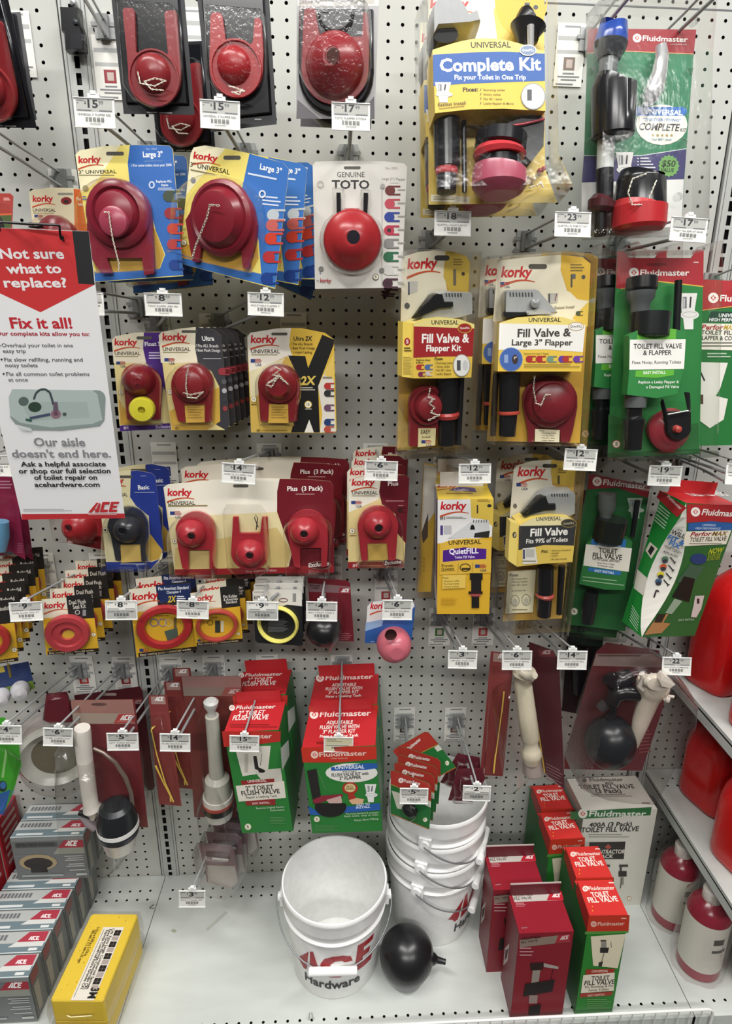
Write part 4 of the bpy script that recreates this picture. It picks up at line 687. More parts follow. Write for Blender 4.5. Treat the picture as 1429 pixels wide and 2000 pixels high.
lb.p([(880, 612), (990, 592), (1105, 605), (1102, 665), (876, 665)], '5fae3a'); lb.p([(836, 665), (1160, 662), (1150, 835), (832, 840)], 'eceae6'); lb.p([(870, 845), (1092, 840), (1090, 872), (985, 888), (866, 880)], '5fae3a'); lb.t('UNIVERSAL', 928, 645, 1055, 643, 20, 'eef3ea', .8); lb.t('TOILET FILL VALVE', 856, 718, 1137, 715, 28, '33302e', .7); lb.t('& FLAPPER', 912, 755, 1078, 753, 27, '33302e', .7); lb.t('Fixes Noisy, Running Toilets', 848, 806, 1132, 803, 17, '4b4845', .2); lb.t('EASY INSTALL', 914, 866, 1044, 864, 18, 'eef3ea', .8)
lb.t('Replace a Leaky Flapper &', 884, 920, 1120, 918, 16, 'dfe8da', .6); lb.t('a Damaged Fill Valve', 930, 948, 1120, 946, 16, 'dfe8da', .6)
b = k.part('clamshell'); b.puff([(758, 140), (800, 140), (835, 175), (1185, 175), (1222, 130), (1268, 135), (1243, 1335), (704, 1355)], .06, 18, CLAM, .0008); b.puff([(703, 1320), (1240, 1300), (1240, 1335), (703, 1362)], .056, 2, 'clear_frost', 0., 2); k.done()
k.copy('green and red kit right behind the front green clamshell', dx=-.03, dy=.075, dz=.004)
k.copy('green and red kit deepest on its hook behind the green clamshells', dx=-.06, dy=.137, dz=-.004)
# ================================================================ THIRD ROW
# Q purple
k = Kit('flapper_pack', 'cream and purple pack with red flapper and yellow float', 'flapper pack', 'D', [(650, 640), (1010, 622), (1050, 1180), (698, 1200)], .15, 'single flapper cards')
m = card(k, [(651, 665), (670, 645), (780, 625), (900, 618), (1010, 622), (1050, 1180), (698, 1198)], 'd9c98c'); m.p([(651, 665), (670, 645), (780, 625), (838, 622), (835, 720), (860, 800), (660, 800)], 'e2dac0'); m.p([(836, 622), (1010, 622), (1050, 1180), (698, 1198), (694, 1165), (1000, 1150), (960, 960), (850, 800), (832, 720)], '47207a'); m.p([(700, 1160), (690, 1010), (760, 1120), (900, 1150)], 'c99a34')
slot(m, 838, 655, 90, 18); korky_univ(m, 665, 697, 132, 46, gap=1.25); m.t('Float S', 842, 703, 935, 700, 24, 'efecf4', 1); m.bars(865, 738, 940, 785, 3, 'd0c4e0'); flag(m, 676, 792, 55); badge(m, 703, 972, 15, '5', '9a8440'); m.t('#1', 718, 1186, 746, 1186, 18, 'd8cce8', .6); m.t('Exclusive', 905, 1182, 990, 1178, 18, 'cfc0e4', .6, .2)
flapper(k, hs(830, 925, 112, 1130, 740, 935, 110), (805, 900), [(100, .008), (92, .016), (60, .034), (26, .04), (20, .04)], '7f1b24:r', (802, 938, 20, '5a141a:f'), .001, .007)
f = k.part('float', None, 'yellow foam float'); f.dome(832, 1063, [(72, .012), (75, .016), (75, .034), (66, .04), (22, .041), (20, .03), (0, .03)], 'd8d03a:r', 28)
b = k.part('blister'); b.puff(hs(832, 915, 122, 1148, 720, 950, 120), .05, 16, CLAM, .0008); k.done()
# R ultra
k = Kit('flapper_pack', 'cream and dark grey pack with red flapper, front of its row', 'flapper pack', 'D', [(922, 610), (1280, 605), (1335, 1185), (995, 1192)], .17, 'cream and dark grey flapper packs')
m = card(k, [(922, 640), (940, 620), (1050, 600), (1135, 592), (1240, 606), (1284, 640), (1335, 1160), (1310, 1190), (995, 1192)], 'd9c88a'); m.p([(922, 640), (940, 620), (1050, 600), (1138, 592), (1136, 720), (1150, 800), (935, 800)], 'e3dbc2'); m.p([(1138, 592), (1240, 606), (1284, 640), (1335, 1160), (1310, 1190), (1240, 1150), (1275, 940), (1230, 850), (1150, 800), (1134, 720)], '37363a'); m.p([(1275, 940), (1280, 1140), (1200, 1190), (1000, 1192), (985, 1080)], 'cda445')
slot(m, 1100, 618, 90, 16); korky_univ(m, 944, 668, 142, 50, gap=1.25); m.t('Ultra', 1175, 672, 1245, 670, 26, 'eceae6', 1); m.t('/ Fits ALL Brands', 1138, 708, 1270, 710, 17, 'd2d0cc', .5); m.t('/ Best Flush Design', 1138, 734, 1280, 736, 16, 'd2d0cc', .5); m.bars(1180, 772, 1285, 785, 1, '9a989a'); flag(m, 955, 772, 62); badge(m, 988, 968, 16, '10', 'a8883a'); swatch(m, 1290, 850, 22, '8c3038')
for i in range(4): m.e(1302+i*2, 910+i*52, 14, 15, ('55555a', 'a9a9ad', '3a3a40', '8c3a3c')[i])
m.t('#1', 1018, 1186, 1040, 1186, 18, '8a743a', .6)
fl = flapper(k, hs(1118, 930, 124, 1140, 1030, 1235, 128)[:-2]+[(1000, 1000), (1035, 1140), (1075, 1145), (1075, 1050), (1188, 1048), (1190, 1145), (1235, 1140), (1240, 1000)], (1115, 920), [(112, .008), (108, .014), (88, .018), (78, .026), (50, .03), (0, .031)], '7e2026:r', None, .001, .008)
c = k.part('chain', 'flapper'); c.chain([(1098, 810), (1085, 870), (1080, 935), (1090, 1000), (1140, 1005), (1180, 970), (1110, 985), (1065, 975)], .035, r=1.9, w=7.5)
m2 = k.part('slip_label', None, 'yellow slip'); m2.plate([(1072, 1042), (1190, 1040), (1190, 1145), (1080, 1148)], 'caa048', .006, .008); m2.d = .0082; m2.bars(1090, 1055, 1180, 1130, 5, 'a07e34', .3)
b = k.part('blister'); b.puff(hs(1117, 925, 136, 1155, 1012, 1250, 138), .036, 16, CLAM, .0008); k.done()
for i in range(4): k.copy('cream and dark grey pack, %s behind the front one in its row' % ('first', 'second', 'third', 'fourth')[i], dx=.004*(i+1), dy=.038*(i+1), dz=-.001*(i+1), yaw=-.02*(i % 2))
# S black X
k = Kit('flapper_pack', 'yellow pack with big black X and red flapper', 'flapper pack', 'E', [(8, 612), (515, 618), (525, 1205), (30, 1205)], .15, 'single flapper cards')
m = card(k, [(8, 650), (25, 625), (180, 600), (320, 598), (460, 625), (512, 665), (527, 1190), (515, 1208), (30, 1205)], 'd9b340'); m.p([(8, 650), (25, 625), (180, 600), (262, 597), (250, 700), (270, 760), (20, 860)], 'e5dfd0'); m.p([(20, 860), (240, 760), (330, 900), (300, 1205), (30, 1205)], 'c9a850'); m.p([(20, 850), (230, 770), (140, 900), (60, 1000), (26, 1000)], 'd9cfa8')
m.p([(444, 636), (512, 665), (512, 690), (420, 935), (430, 1205), (395, 1205), (368, 1130), (340, 1205), (262, 1205), (320, 1000), (322, 920), (245, 757), (345, 760), (362, 830)], '121212'); m.p([(368, 1130), (395, 1205), (340, 1205)], 'e6e0d2'); m.p([(420, 935), (505, 760), (522, 1200), (430, 1205), (445, 1100)], 'dcd6c8'); m.p([(455, 870), (508, 750), (510, 700), (512, 900)], 'e0c060')
slot(m, 195, 632, 94, 15); korky_univ(m, 28, 682, 148, 52, gap=1.2); m.t('Ultra', 278, 670, 338, 670, 23, '2f2a1c', .6); m.t('2X', 345, 670, 384, 670, 25, '2f2a1c', 1.4, .15)
for i, s in enumerate(('Fits ALL Brands', 'Best Flush Design', 'Longest Lasting')): m.t('/ '+s, 262, 696+24*i, 262+(126, 140, 122)[i], 697+24*i, 14, '6a5520', .5)
m.t('2X', 318, 928, 402, 926, 48, 'd9bd5a', 1.6, .2); m.bars(320, 942, 402, 966, 2, 'b9b4a2'); badge(m, 362, 1042, 22, '10', 'c9a83a'); m.bars(345, 1066, 382, 1076, 1, 'cfcabb'); flag(m, 28, 778, 64); badge(m, 46, 1012, 18, '10', 'b89a3a'); m.bars(30, 1038, 62, 1050, 1, '6a5a2a')
for i, c in enumerate(('b0302c', '2a2a2c', None, '6a4660', None, '20386a', 'b0483a')):
    if c: swatch(m, 474, 935+i*42, 20, c); m.bars(448, 880, 500, 895, 1, '8a8478')
m.t('#1', 62, 1198, 84, 1198, 14, '5a4c1c', .6); m.bars(92, 1190, 240, 1198, 1, '7a6a34')
fl = flapper(k, [(72, 950)]+arc(192, 925, 122, 118, 175, 5, 18)+[(315, 950), (298, 1140), (250, 1140), (245, 1045), (135, 1045), (130, 1140), (85, 1140)], (190, 925), [(112, .008), (106, .016), (84, .02), (70, .028), (60, .034), (0, .036)], '7e1e25:r', None, .001, .008)
c = k.part('chain', 'flapper'); c.chain([(165, 820), (200, 840), (160, 870), (200, 880), (130, 915), (175, 900), (150, 940), (120, 930), (190, 870), (245, 925), (200, 890)], .04, r=2, w=8)
m2 = k.part('slip_label', None, 'yellow slip'); m2.plate([(135, 1040), (245, 1042), (248, 1150), (130, 1150)], 'c59c42', .008, .01); m2.d = .0102; m2.bars(148, 1055, 240, 1130, 5, '9a7a30', .3)
b = k.part('blister'); b.puff([(60, 960)]+arc(192, 925, 134, 130, 170, 10, 16)+[(325, 960), (295, 1155), (85, 1152)], .045, 18, CLAM, .0008); k.done()
# P: box at right edge
def pack_box(name, label, cat, view, fr, D, T, col, side, topc, group=None, ysig=.4, psig=.05):
    """carton whose front corners were measured; T deep"""
    k = Kit(name, label, cat, view, fr, D, group, ysig=ysig, psig=psig); W, H = k.W, k.H
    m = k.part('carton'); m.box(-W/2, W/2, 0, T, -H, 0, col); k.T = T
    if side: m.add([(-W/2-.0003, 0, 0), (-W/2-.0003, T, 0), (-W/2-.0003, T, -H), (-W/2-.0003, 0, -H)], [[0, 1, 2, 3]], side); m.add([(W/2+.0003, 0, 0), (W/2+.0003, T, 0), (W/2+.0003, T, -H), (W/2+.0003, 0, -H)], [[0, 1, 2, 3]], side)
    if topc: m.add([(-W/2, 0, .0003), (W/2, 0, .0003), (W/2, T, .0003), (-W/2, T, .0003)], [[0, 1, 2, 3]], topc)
    m.d = .0004; return k, m
def face(k, m, which):
    W, T = k.W, k.T
    if which == 'top': k.plane((0, 0, 0), (0, 0, 1)); m.d = .0006
    elif which == 'left': k.plane((-W/2, 0, 0), (-1, 0, 0)); m.d = .0006
    else: k.front(); m.d = .0006
k, m = pack_box('fill_valve_box', 'green and red hanging box cut by the right frame edge, below the white tag', 'box', 'F', [(1262, 315), (1600, 330), (1520, 1290), (1215, 1270)], .15, .06, '1f6a30', '1a5a2a', 'a8282c')
m.p([(1262, 315), (1600, 330), (1590, 500), (1430, 470), (1250, 495)], 'a3232b'); m.ln(1250, 495, 1430, 472, 5, 'd9a04a'); m.p([(1310, 500), (1590, 510), (1585, 560), (1285, 560)], '16352a'); flu(m, 1290, 440, 350, 36, 10); m.t('UNIVERSAL', 1350, 533, 1500, 535, 20, 'e6e9e6', 1, .1); m.t('HIGH PERFORMANCE', 1295, 558, 1550, 562, 19, 'e6e9e6', 1, .1)
m.p([(1250, 570), (1580, 575), (1560, 730), (1238, 722)], 'e6e2d4'); m.t('Perfor', 1250, 606, 1375, 607, 28, 'a3232b', 1.4, .25); m.t('MAX', 1378, 607, 1450, 608, 28, 'b89a2a', 1.4, .25); m.t('TOILET FILL VALVE', 1248, 634, 1560, 640, 24, '2f2d2a', .9); m.t('FLAPPER & CONNECTOR', 1240, 666, 1570, 672, 24, '2f2d2a', .9); m.bars(1245, 680, 1540, 715, 2, '6a675f')
m.bars(1285, 742, 1420, 778, 2, 'a9c4a9'); m.p([(1226, 795), (1405, 800), (1360, 950), (1330, 1000), (1235, 1010)], 'd9d7ce'); m.p([(1220, 1020), (1310, 985), (1405, 1010), (1380, 1130), (1300, 1180), (1220, 1120)], 'd5d2c8'); m.ln(1240, 840, 1270, 905, 10, '2b2b2e'); m.q(1232, 985, 1262, 1040, '4a2a22')
face(k, m, 'top'); k.done()
# ================================================================ FOURTH ROW
# hanging sign on a black wire
k = Kit('hanging_sign', 'white sign with red arrow top asking Not sure what to replace', 'sign', 'P', [(-91, 441), (173, 452), (244, 1012), (43, 1015)], .4, ysig=.3, psig=.3)
m = k.part('panel'); m.plate([(-91, 441), (173, 452), (244, 1012), (43, 1015)], 'f0f0f0', -.0006, 0)
m.p([(-91, 441), (172, 453), (185, 556), (79, 610), (-60, 545)], 'cf3a3c'); m.p([(141, 451), (173, 452), (185, 556), (153, 554)], '2f2f31'); m.p([(42, 1004), (243, 1003), (244, 1012), (43, 1015)], 'c5343a')
m.t('Not sure', 1, 505, 126, 505, 19, 'f4f0ef', 1.2); m.t('what to', 14, 534, 121, 533, 18, 'f4f0ef', 1.2); m.t('replace?', 9, 561, 132, 561, 18, 'f4f0ef', 1.2)
m.t('Fix it all!', 22, 641, 142, 641, 20, 'c4303a', 1.2); m.t('Our complete kits allow you to:', -8, 655, 175, 656, 7.5, 'b03040', 1)
for s, x, x1, y in (('Overhaul your toilet in one', 4, 143, 678), ('easy trip', 6, 51, 689), ('Fix slow refilling, running and', 9, 162, 706), ('noisy toilets', 11, 74, 717), ('Fix all common toilet problems', 13, 175, 734), ('at once', 17, 55, 745)): m.t(s, x, y, x1, y, 7.2, '55565a', .2)
for y, x in ((675, -1), (702, 3), (730, 7)): m.e(x, y, 2, 2, '3a3a3c', 10)
m.p(rrect(18, 762, 206, 833, 16)[:5]+[(24, 762), (18, 775), (20, 815), (30, 828), (60, 836), (63, 840), (120, 841), (195, 832), (204, 820)], '8e9c99'); m.p([(24, 760), (180, 762), (190, 770), (200, 820), (180, 828), (100, 835), (40, 826), (20, 812), (17, 775)], 'b6c3bf'); m.p([(40, 785), (170, 785), (175, 815), (60, 822)], 'a9b8b3')
m.e(46, 784, 10, 9, '5a6a66'); m.e(68, 795, 13, 10, '33473a'); m.e(109, 809, 10, 9, '8f7080'); m.e(109, 808, 5, 4, '6a4a5a'); m.e(126, 809, 4, 3.5, '4a5a56')
for a, b in zip([(66, 780), (70, 768), (78, 761), (88, 760), (97, 766), (101, 778), (104, 790)][:-1], [(66, 780), (70, 768), (78, 761), (88, 760), (97, 766), (101, 778), (104, 790)][1:]): m.ln(*a, *b, 4, '3f4c50')
m.ln(58, 817, 98, 809, 5, '46516a'); m.ln(50, 819, 62, 822, 4, '2f5a48'); m.p([(104, 785), (112, 785), (114, 802), (104, 802)], '6a5a6a'); m.p([(32, 832), (62, 838), (62, 843), (45, 841)], 'cfd6d4')
m.t('Our aisle', 67, 871, 167, 871, 15.5, '8a8c8f', 1); m.t("doesn't end here.", 24, 893, 217, 893, 14, '8a8c8f', 1)
for s, x, x1, y in (('Ask a helpful associate', 41, 207, 911), ('or shop our full selection', 37, 216, 924.5), ('of toilet repair on', 67, 190, 937), ('acehardware.com', 68, 195, 951)): m.t(s, x, y, x1, y-.5, 9, '2e2e32', 1.1)
m.bars(45, 994, 140, 1000, 2, '8f8f92', .3); ace(m, 172, 1001, 57, 20, 'c5343a', -.02); m.bars(172, 1004, 228, 1008, 1, 'dd9a9c', .5)
k.done()
M0 = k.M
kw = empty('sign_hanger', Matrix.Translation(atD(118, 438, .41)), 'black wire hanger holding the white sign', 'sign hanger'); o0 = atD(118, 438, .41); m = MB(); Pp = lambda x, y, D: atD(x, y, D)-o0
m.wtube([Pp(-120, 440, .42), Pp(-20, 438, .41), Pp(5, 434, .405), Pp(60, 438, .41), Pp(108, 439, .41), Pp(116, 441, .41), Pp(117, 455, .401), Pp(119, 466, .397), Pp(124, 470, .397), Pp(122, 462, .401)], .0016, '17171a:p', 8); m.build('wire', kw)
m = MB(); m.wtube([Pp(-20, 442, .408), Pp(-1, 444, .404), Pp(1, 458, .4), Pp(4, 466, .397), Pp(8, 467, .397)], .0016, '17171a:p', 8); m.wtube([Pp(57, 437, .408), Pp(80, 438, .406), Pp(84, 443, .404), Pp(70, 444, .404), Pp(57, 442, .404)], .0016, '17171a:p', 8); m.build('clip', kw)
# navy basic pack
k = Kit('flapper_pack', 'navy and cream pack with dark grey flapper at the sign corner', 'flapper pack', 'G', [(565, 195), (900, 185), (955, 738), (620, 752)], .15, 'single flapper cards')
m = card(k, [(565, 220), (590, 200), (700, 180), (800, 175), (885, 192), (903, 215), (950, 640), (940, 690), (876, 745), (620, 750)], 'e0d7ac'); m.p([(760, 178), (800, 175), (885, 192), (903, 215), (950, 640), (945, 660), (870, 540), (865, 440), (790, 380), (756, 330)], '24388c'); m.p([(615, 708), (880, 708), (930, 690), (876, 747), (620, 752)], '24388c'); m.p([(870, 540), (945, 640), (925, 690), (870, 705)], 'bf9c46')
slot(m, 720, 212, 100, 16); m.t('UNIVERSAL', 630, 330, 742, 325, 20, '3b362a', .4); m.t('Basic', 803, 286, 868, 284, 24, 'eef0f4', 1); m.ln(782, 303, 898, 302, 3, 'c0c8e0'); m.bars(815, 205, 850, 215, 1, '7a88c0'); badge(m, 612, 522, 15, '1', '9a8a50'); m.t('Exclusive', 790, 728, 850, 722, 10, 'b9c2e4', .5, .2); m.bars(700, 716, 840, 728, 1, 'b9c2e4'); kor(m, 590, 250, 128, 44)
flapper(k, hs(742, 505, 118, 720, 625, 862, 118)[:-2]+[(645, 560), (672, 700), (698, 700), (698, 606), (815, 604), (825, 708), (855, 700), (862, 600)], (742, 515), [(84, .008), (80, .018), (66, .028), (40, .036), (26, .037)], '2e3036:r', (712, 522, 22, '121216:f'), .001, .008)
m2 = k.part('slip_label', None, 'tan slip'); m2.plate([(698, 606), (815, 604), (822, 705), (705, 712)], 'c9ab60', .004, .006); b = k.part('blister'); b.puff(hs(742, 500, 132, 728, 610, 880, 130), .046, 18, CLAM, .0008); k.done()
k.copy('second navy and cream pack, its edge showing right of the dark grey flapper', dx=.012, dy=.05, dz=.0)
# red pack low behind the sign
k = Kit('flapper_pack', 'dark red pack below the sign, turned to the left', 'flapper pack', 'G', [(330, 190), (620, 230), (610, 650), (380, 600)], .1, 'single flapper cards')
m = card(k, [(330, 190), (620, 230), (612, 640), (390, 595)], '8a1c24'); m.bars(470, 590, 560, 604, 1, 'c98a88'); m.e(408, 594, 15, 15, 'ded0ca'); flapper(k, [(365, 440), (600, 440), (600, 560), (390, 550)], (465, 500), [(98, .008), (90, .016), (70, .03), (26, .042), (20, .042)], 'a8262d:r', (398, 505, 18, '3a1418:f'), .001, .008); b = k.part('blister'); b.puff([(360, 400), (600, 420), (596, 570), (385, 550)], .046, 10, CLAM, .0008); k.done()
# purple red pack at left edge
k = Kit('flapper_pack', 'raspberry pack with pale blue blister at the left frame edge beside the sign', 'flapper pack', 'G', [(-230, 190), (85, 215), (148, 692), (-170, 690)], .16, 'single flapper cards')
m = card(k, [(-230, 190), (85, 215), (148, 695), (60, 645), (-170, 690)], '7c1c3c'); m.bars(0, 235, 70, 290, 3, 'b07a8c'); m.bars(100, 600, 135, 660, 5, 'a0607a', .3); f = k.part('valve', None, 'pale blue part'); f.tube([(10, 470, 40), (5, 560, 48), (0, 640, 36)], '5f93b5:p', .02); b = k.part('blister'); b.puff(rrect(-150, 330, 80, 660, 30), .045, 14, CLAM, .0008); k.done()
k.copy('second raspberry pack at the left frame edge, darker behind the first', dx=-.012, dy=.05, dz=-.022)
# X three pack
k = Kit('flapper_pack', 'wide cream and maroon pack of three red flappers', 'flapper pack', 'P', [(320, 945), (650, 941), (652, 1118), (342, 1124)], .17, 'wide three flapper cards')
OX = lambda pts: [vpx('G', *q) for q in pts]; OH = lambda pts: [vpx('H', *q) for q in pts]
m = card(k, [(319, 952), (328, 946), (420, 937), (520, 934), (600, 936), (645, 940), (651, 950), (652, 1118), (342, 1124)], 'ddd0a0'); m.p([(319, 952), (328, 946), (420, 937), (520, 934), (546, 935), (540, 1000), (330, 1010)], 'e6e0cf'); m.p([(546, 935), (600, 936), (645, 940), (651, 950), (652, 1118), (560, 1121), (570, 1080), (555, 1040), (541, 1000), (541, 960)], '6a1420'); m.p([(341, 1111), (652, 1105), (652, 1118), (342, 1124)], '8e1f26'); m.p([(342, 1070), (540, 1030), (568, 1075), (560, 1108), (341, 1112)], 'cfb878')
slot(m, 470, 949, 30, 6); korky_univ(m, 327, 968, 47, 17, gap=1.05, uw=1.15); m.bars(328, 986, 405, 991, 1, '8d845c', .6); m.t('Plus  (3 Pack)', 561, 959, 630, 958, 9, 'eee6e0', 1); m.bars(577, 964, 614, 969, 1, 'b07a7a'); flag(m, 332, 999, 22); badge(m, 341, 1057, 5, '3', '9a8440'); m.t('Stop Running Toilets', 480, 1118, 540, 1116, 5, 'd8a0a0', .4); m.e(625, 1104, 22, 8, '9a7a6a'); m.e(625, 1104, 20.5, 7, '521018'); m.t('Exclusive', 602, 1108, 642, 1104, 8, 'f0e6e0', .9, .2)
def one(cx, cy, lg, up=False, r=29, tag_=''):
    if not up: ol = arc(cx+lg, cy-2, 40, 40, 10, 170, 14)+[(cx+lg-34, cy+30), (cx+lg-26, cy+68), (cx+lg-14, cy+72), (cx+lg-14, cy+32), (cx+lg+27, cy+32), (cx+lg+27, cy+70), (cx+lg+38, cy+68), (cx+lg+40, cy+30)]
    else: ol = [(cx-33, cy-70), (cx-23, cy-70), (cx-20, cy-38), (cx+20, cy-38), (cx+24, cy-70), (cx+34, cy-70), (cx+37, cy)]+arc(cx, cy, 37, 34, 0, -180, 12)
    return flapper(k, ol, (cx, cy), [(r, .008), (r*.94, .016), (r*.74, .026), (r*.42, .036), (9, .037)], 'a02a34:r', (cx-.5, cy+4, 7.5, '1a0c0e:f'), .001, .008, 'flapper'+tag_)
one(374, 1042, 8); one(488, 1080, 0, True); one(594, 1038, 6)
m2 = k.part('hook_clip', None, 'small grey wire clip'); m2.tube([(500, 1035, 1), (503, 1012, 1), (499, 1005, 1), (497, 1012, 1), (504, 1030, 1)], '55524a:m', .02, 6)
for pts in (hs(380, 1040, 47, 1115, 340, 425, 46), [(442, 985), (510, 985), (520, 1000)]+[(530, 1100), (505, 1116), (470, 1116), (448, 1095), (440, 1000)], hs(602, 1036, 48, 1110, 560, 645, 46)): b = k.part('blister'); b.puff(pts, .046, 5, CLAM, .0008)
k.done(); kx = k
k.copy('second wide three flapper pack behind the front one, raised to its right', corners=[(362, 912), (662, 912), (661, 1066), (368, 1075)], D=.1)
k.copy('third wide three flapper pack deepest against the pegboard', dx=.03, dy=.145, dz=.008)
# Y single plus
k = Kit('flapper_pack', 'cream and maroon pack of one red flapper with black centre', 'flapper pack', 'H', [(597, 215), (950, 205), (918, 738), (593, 745)], .16, 'single flapper cards')
m = card(k, [(598, 245), (615, 225), (720, 205), (830, 195), (925, 202), (950, 220), (918, 738), (594, 745)], 'd9c58a'); m.p([(598, 245), (615, 225), (720, 205), (830, 197), (778, 240), (776, 340), (597, 420)], 'e6e0cf'); m.p([(790, 200), (925, 202), (950, 220), (930, 600), (880, 540), (870, 430), (790, 370), (774, 300)], '641320'); m.p([(594, 708), (918, 700), (918, 738), (594, 746)], '8e2228')
korky_univ(m, 614, 262, 132, 46, gap=1.15); m.t('Plus', 825, 264, 886, 262, 24, 'eee6e0', 1); m.bars(812, 350, 920, 362, 1, 'b07a7a'); m.bars(885, 376, 915, 388, 1, 'b07a7a'); swatch(m, 895, 405, 16, '3a1416'); flag(m, 612, 352, 62); badge(m, 618, 527, 17, '5', '9a8440'); m.bars(602, 552, 636, 562, 1, '6a5a30'); m.t('#1', 620, 736, 646, 735, 19, 'e0c0b8', .6); m.bars(652, 728, 790, 738, 1, 'c98a80'); m.e(855, 712, 60, 26, '9a7a6a'); m.e(855, 712, 56, 22, '521018'); m.t('Exclusive', 806, 724, 902, 716, 22, 'f0e6e0', .9, .2)
flapper(k, hs(768, 500, 118, 700, 655, 885, 118)[:-2]+[(650, 500), (672, 700), (708, 700), (706, 600), (820, 598), (830, 700), (870, 698), (885, 500)], (765, 490), [(82, .008), (78, .016), (62, .026), (36, .036), (26, .037)], 'a02a34:r', (772, 508, 24, '160a0c:f'), .001, .008)
m2 = k.part('slip_label', None, 'tan slip'); m2.plate([(706, 598), (820, 596), (828, 695), (712, 700)], 'b9994c', .004, .006); b = k.part('blister'); b.puff(hs(768, 490, 134, 705, 640, 905, 130), .046, 18, CLAM, .0008); k.done()
for i in range(3): k.copy('cream and maroon single flapper pack, %s behind the front one' % ('first', 'second', 'third')[i], dx=.003*(i+1)*(1 if i else -1), dy=.048*(i+1), dz=.008*(i+1), roll=.02*(i % 2))
# Z quiet fill box
k, m = pack_box('fill_valve_box', 'white, yellow and purple hanging carton, front one of its hook', 'box', 'H', [(1115, 345), (1440, 340), (1412, 1010), (1112, 1008)], .2, .09, 'd2a52e', 'e3dfe0', 'e9c84a', 'white and yellow cartons')
m.p([(1115, 345), (1440, 340), (1430, 560), (1125, 600), (1113, 600)], 'e4e2e0'); m.p([(1305, 342), (1440, 340), (1436, 500), (1380, 460), (1310, 450)], 'd9ba4e'); kor(m, 1130, 402, 148, 56); m.t('#1', 1128, 462, 1158, 462, 20, '3a3830', .8); m.bars(1165, 445, 1280, 462, 2, '6a6860'); m.bars(1345, 345, 1420, 360, 2, '7a662a'); m.q(1342, 375, 1350, 425, '3a3830'); m.e(1415, 380, 13, 9, '2a2a2a'); m.q(1130, 495, 1145, 550, '4a3a7a'); m.q(1150, 495, 1195, 545, 'b9b9bc')
m.p([(1170, 572), (1300, 480), (1350, 462), (1412, 462), (1418, 530), (1330, 560)], 'c9cac9'); m.p([(1330, 540), (1418, 525), (1412, 565), (1325, 565)], '2a2826'); m.p(arc(1317, 520, 14, 30, 0, 180, 8), '17171a')
for i in range(6): m.ln(1325+i*15, 462, 1322+i*15, 478, 4, '3a3a3a')
m.p([(1128, 600), (1200, 578), (1280, 570), (1370, 570), (1428, 585), (1424, 770), (1126, 782)], 'd6ae40'); m.t('UNIVERSAL', 1178, 608, 1368, 602, 25, '33301c', .7); m.p([(1146, 640), (1270, 622), (1398, 632), (1396, 690), (1270, 695), (1144, 708)], '4a2080'); m.t('QuietFILL', 1182, 662, 1352, 656, 31, 'efeaf4', 1.1); m.t('Toilet Fill Valve', 1212, 688, 1330, 684, 15, 'e0d6ee', .5)
m.t('Proven', 1138, 738, 1205, 735, 17, '5a4a1a', .8); m.t('Quietest', 1136, 758, 1210, 754, 17, '5a4a1a', .8); m.ln(1130, 762, 1215, 757, 2, '7a642a'); m.ln(1236, 715, 1232, 770, 2, '7a642a'); m.ln(1318, 712, 1314, 768, 2, '7a642a'); m.ring(1275, 740, 32, 24, 5, '3a321a'); m.q(1255, 742, 1305, 754, '3a321a'); flag(m, 1332, 722, 66)
m.p([(1142, 785), (1278, 780), (1276, 858), (1140, 864)], 'dcbc58'); m.t('Fixes:', 1144, 806, 1180, 805, 12, '5a4a1a', .5)
for i, s in enumerate(('Nuisance refills', 'Running toilets', 'Noisy toilets')): m.t('/ '+s, 1142, 824+16*i, 1240, 822+16*i, 10, '6a561e')
m.q(1302, 772, 1376, 812, '1d1a18'); m.q(1310, 812, 1368, 880, '1f1c1a'); m.q(1294, 878, 1376, 894, '2a1816'); m.q(1306, 894, 1364, 908, 'a04848'); m.q(1312, 908, 1356, 975, '1d1a18'); m.bars(1135, 915, 1230, 960, 6, 'b58c28', .4)
face(k, m, 'top'); kor(m, 1112, 274, 112, 22); m.p([(1178, 290), (1240, 270), (1330, 276), (1340, 300)], '4a2080'); m.t('QuietFILL', 1212, 296, 1298, 294, 12, 'efeaf4', .8); m.bars(1165, 305, 1320, 318, 1, 'a57f22')
wx = -k.W/2-.0008; m.add([(wx, .004, -.01), (wx, .05, -.01), (wx, .06, -.17), (wx, .004, -.2)], [[0, 1, 2, 3]], '4a2a78')
fl = k.part('hang_tab'); fl.box(-k.W*.42, k.W*.42, .088, .0886, 0, .03, 'dddbd6'); k.done()
k.copy('white and yellow carton, behind the front purple label one', back=.0935, dz=.004)
k = Kit('fill_valve_pack', 'thin yellow and cream card standing left of the white and yellow cartons', 'valve pack', 'H', [(1036, 140), (1110, 150), (1075, 880), (996, 882)], .08)
m = card(k, [(1036, 140), (1110, 150), (1075, 880), (996, 882)], 'cda53a', .012); m.p([(1036, 140), (1110, 150), (1095, 420), (1020, 540)], 'd9d5c9'); m.p([(1020, 540), (1060, 420), (1058, 560), (1030, 600)], '55453a'); 
for i in range(4): m.t('(', 1032, 760-22*i, 1044, 757-22*i, 12, '8a7028')
b = k.part('sleeve'); b.puff([(1036, 140), (1110, 150), (1075, 880), (996, 882)], .03, 4, CLAM, .0008); k.done()
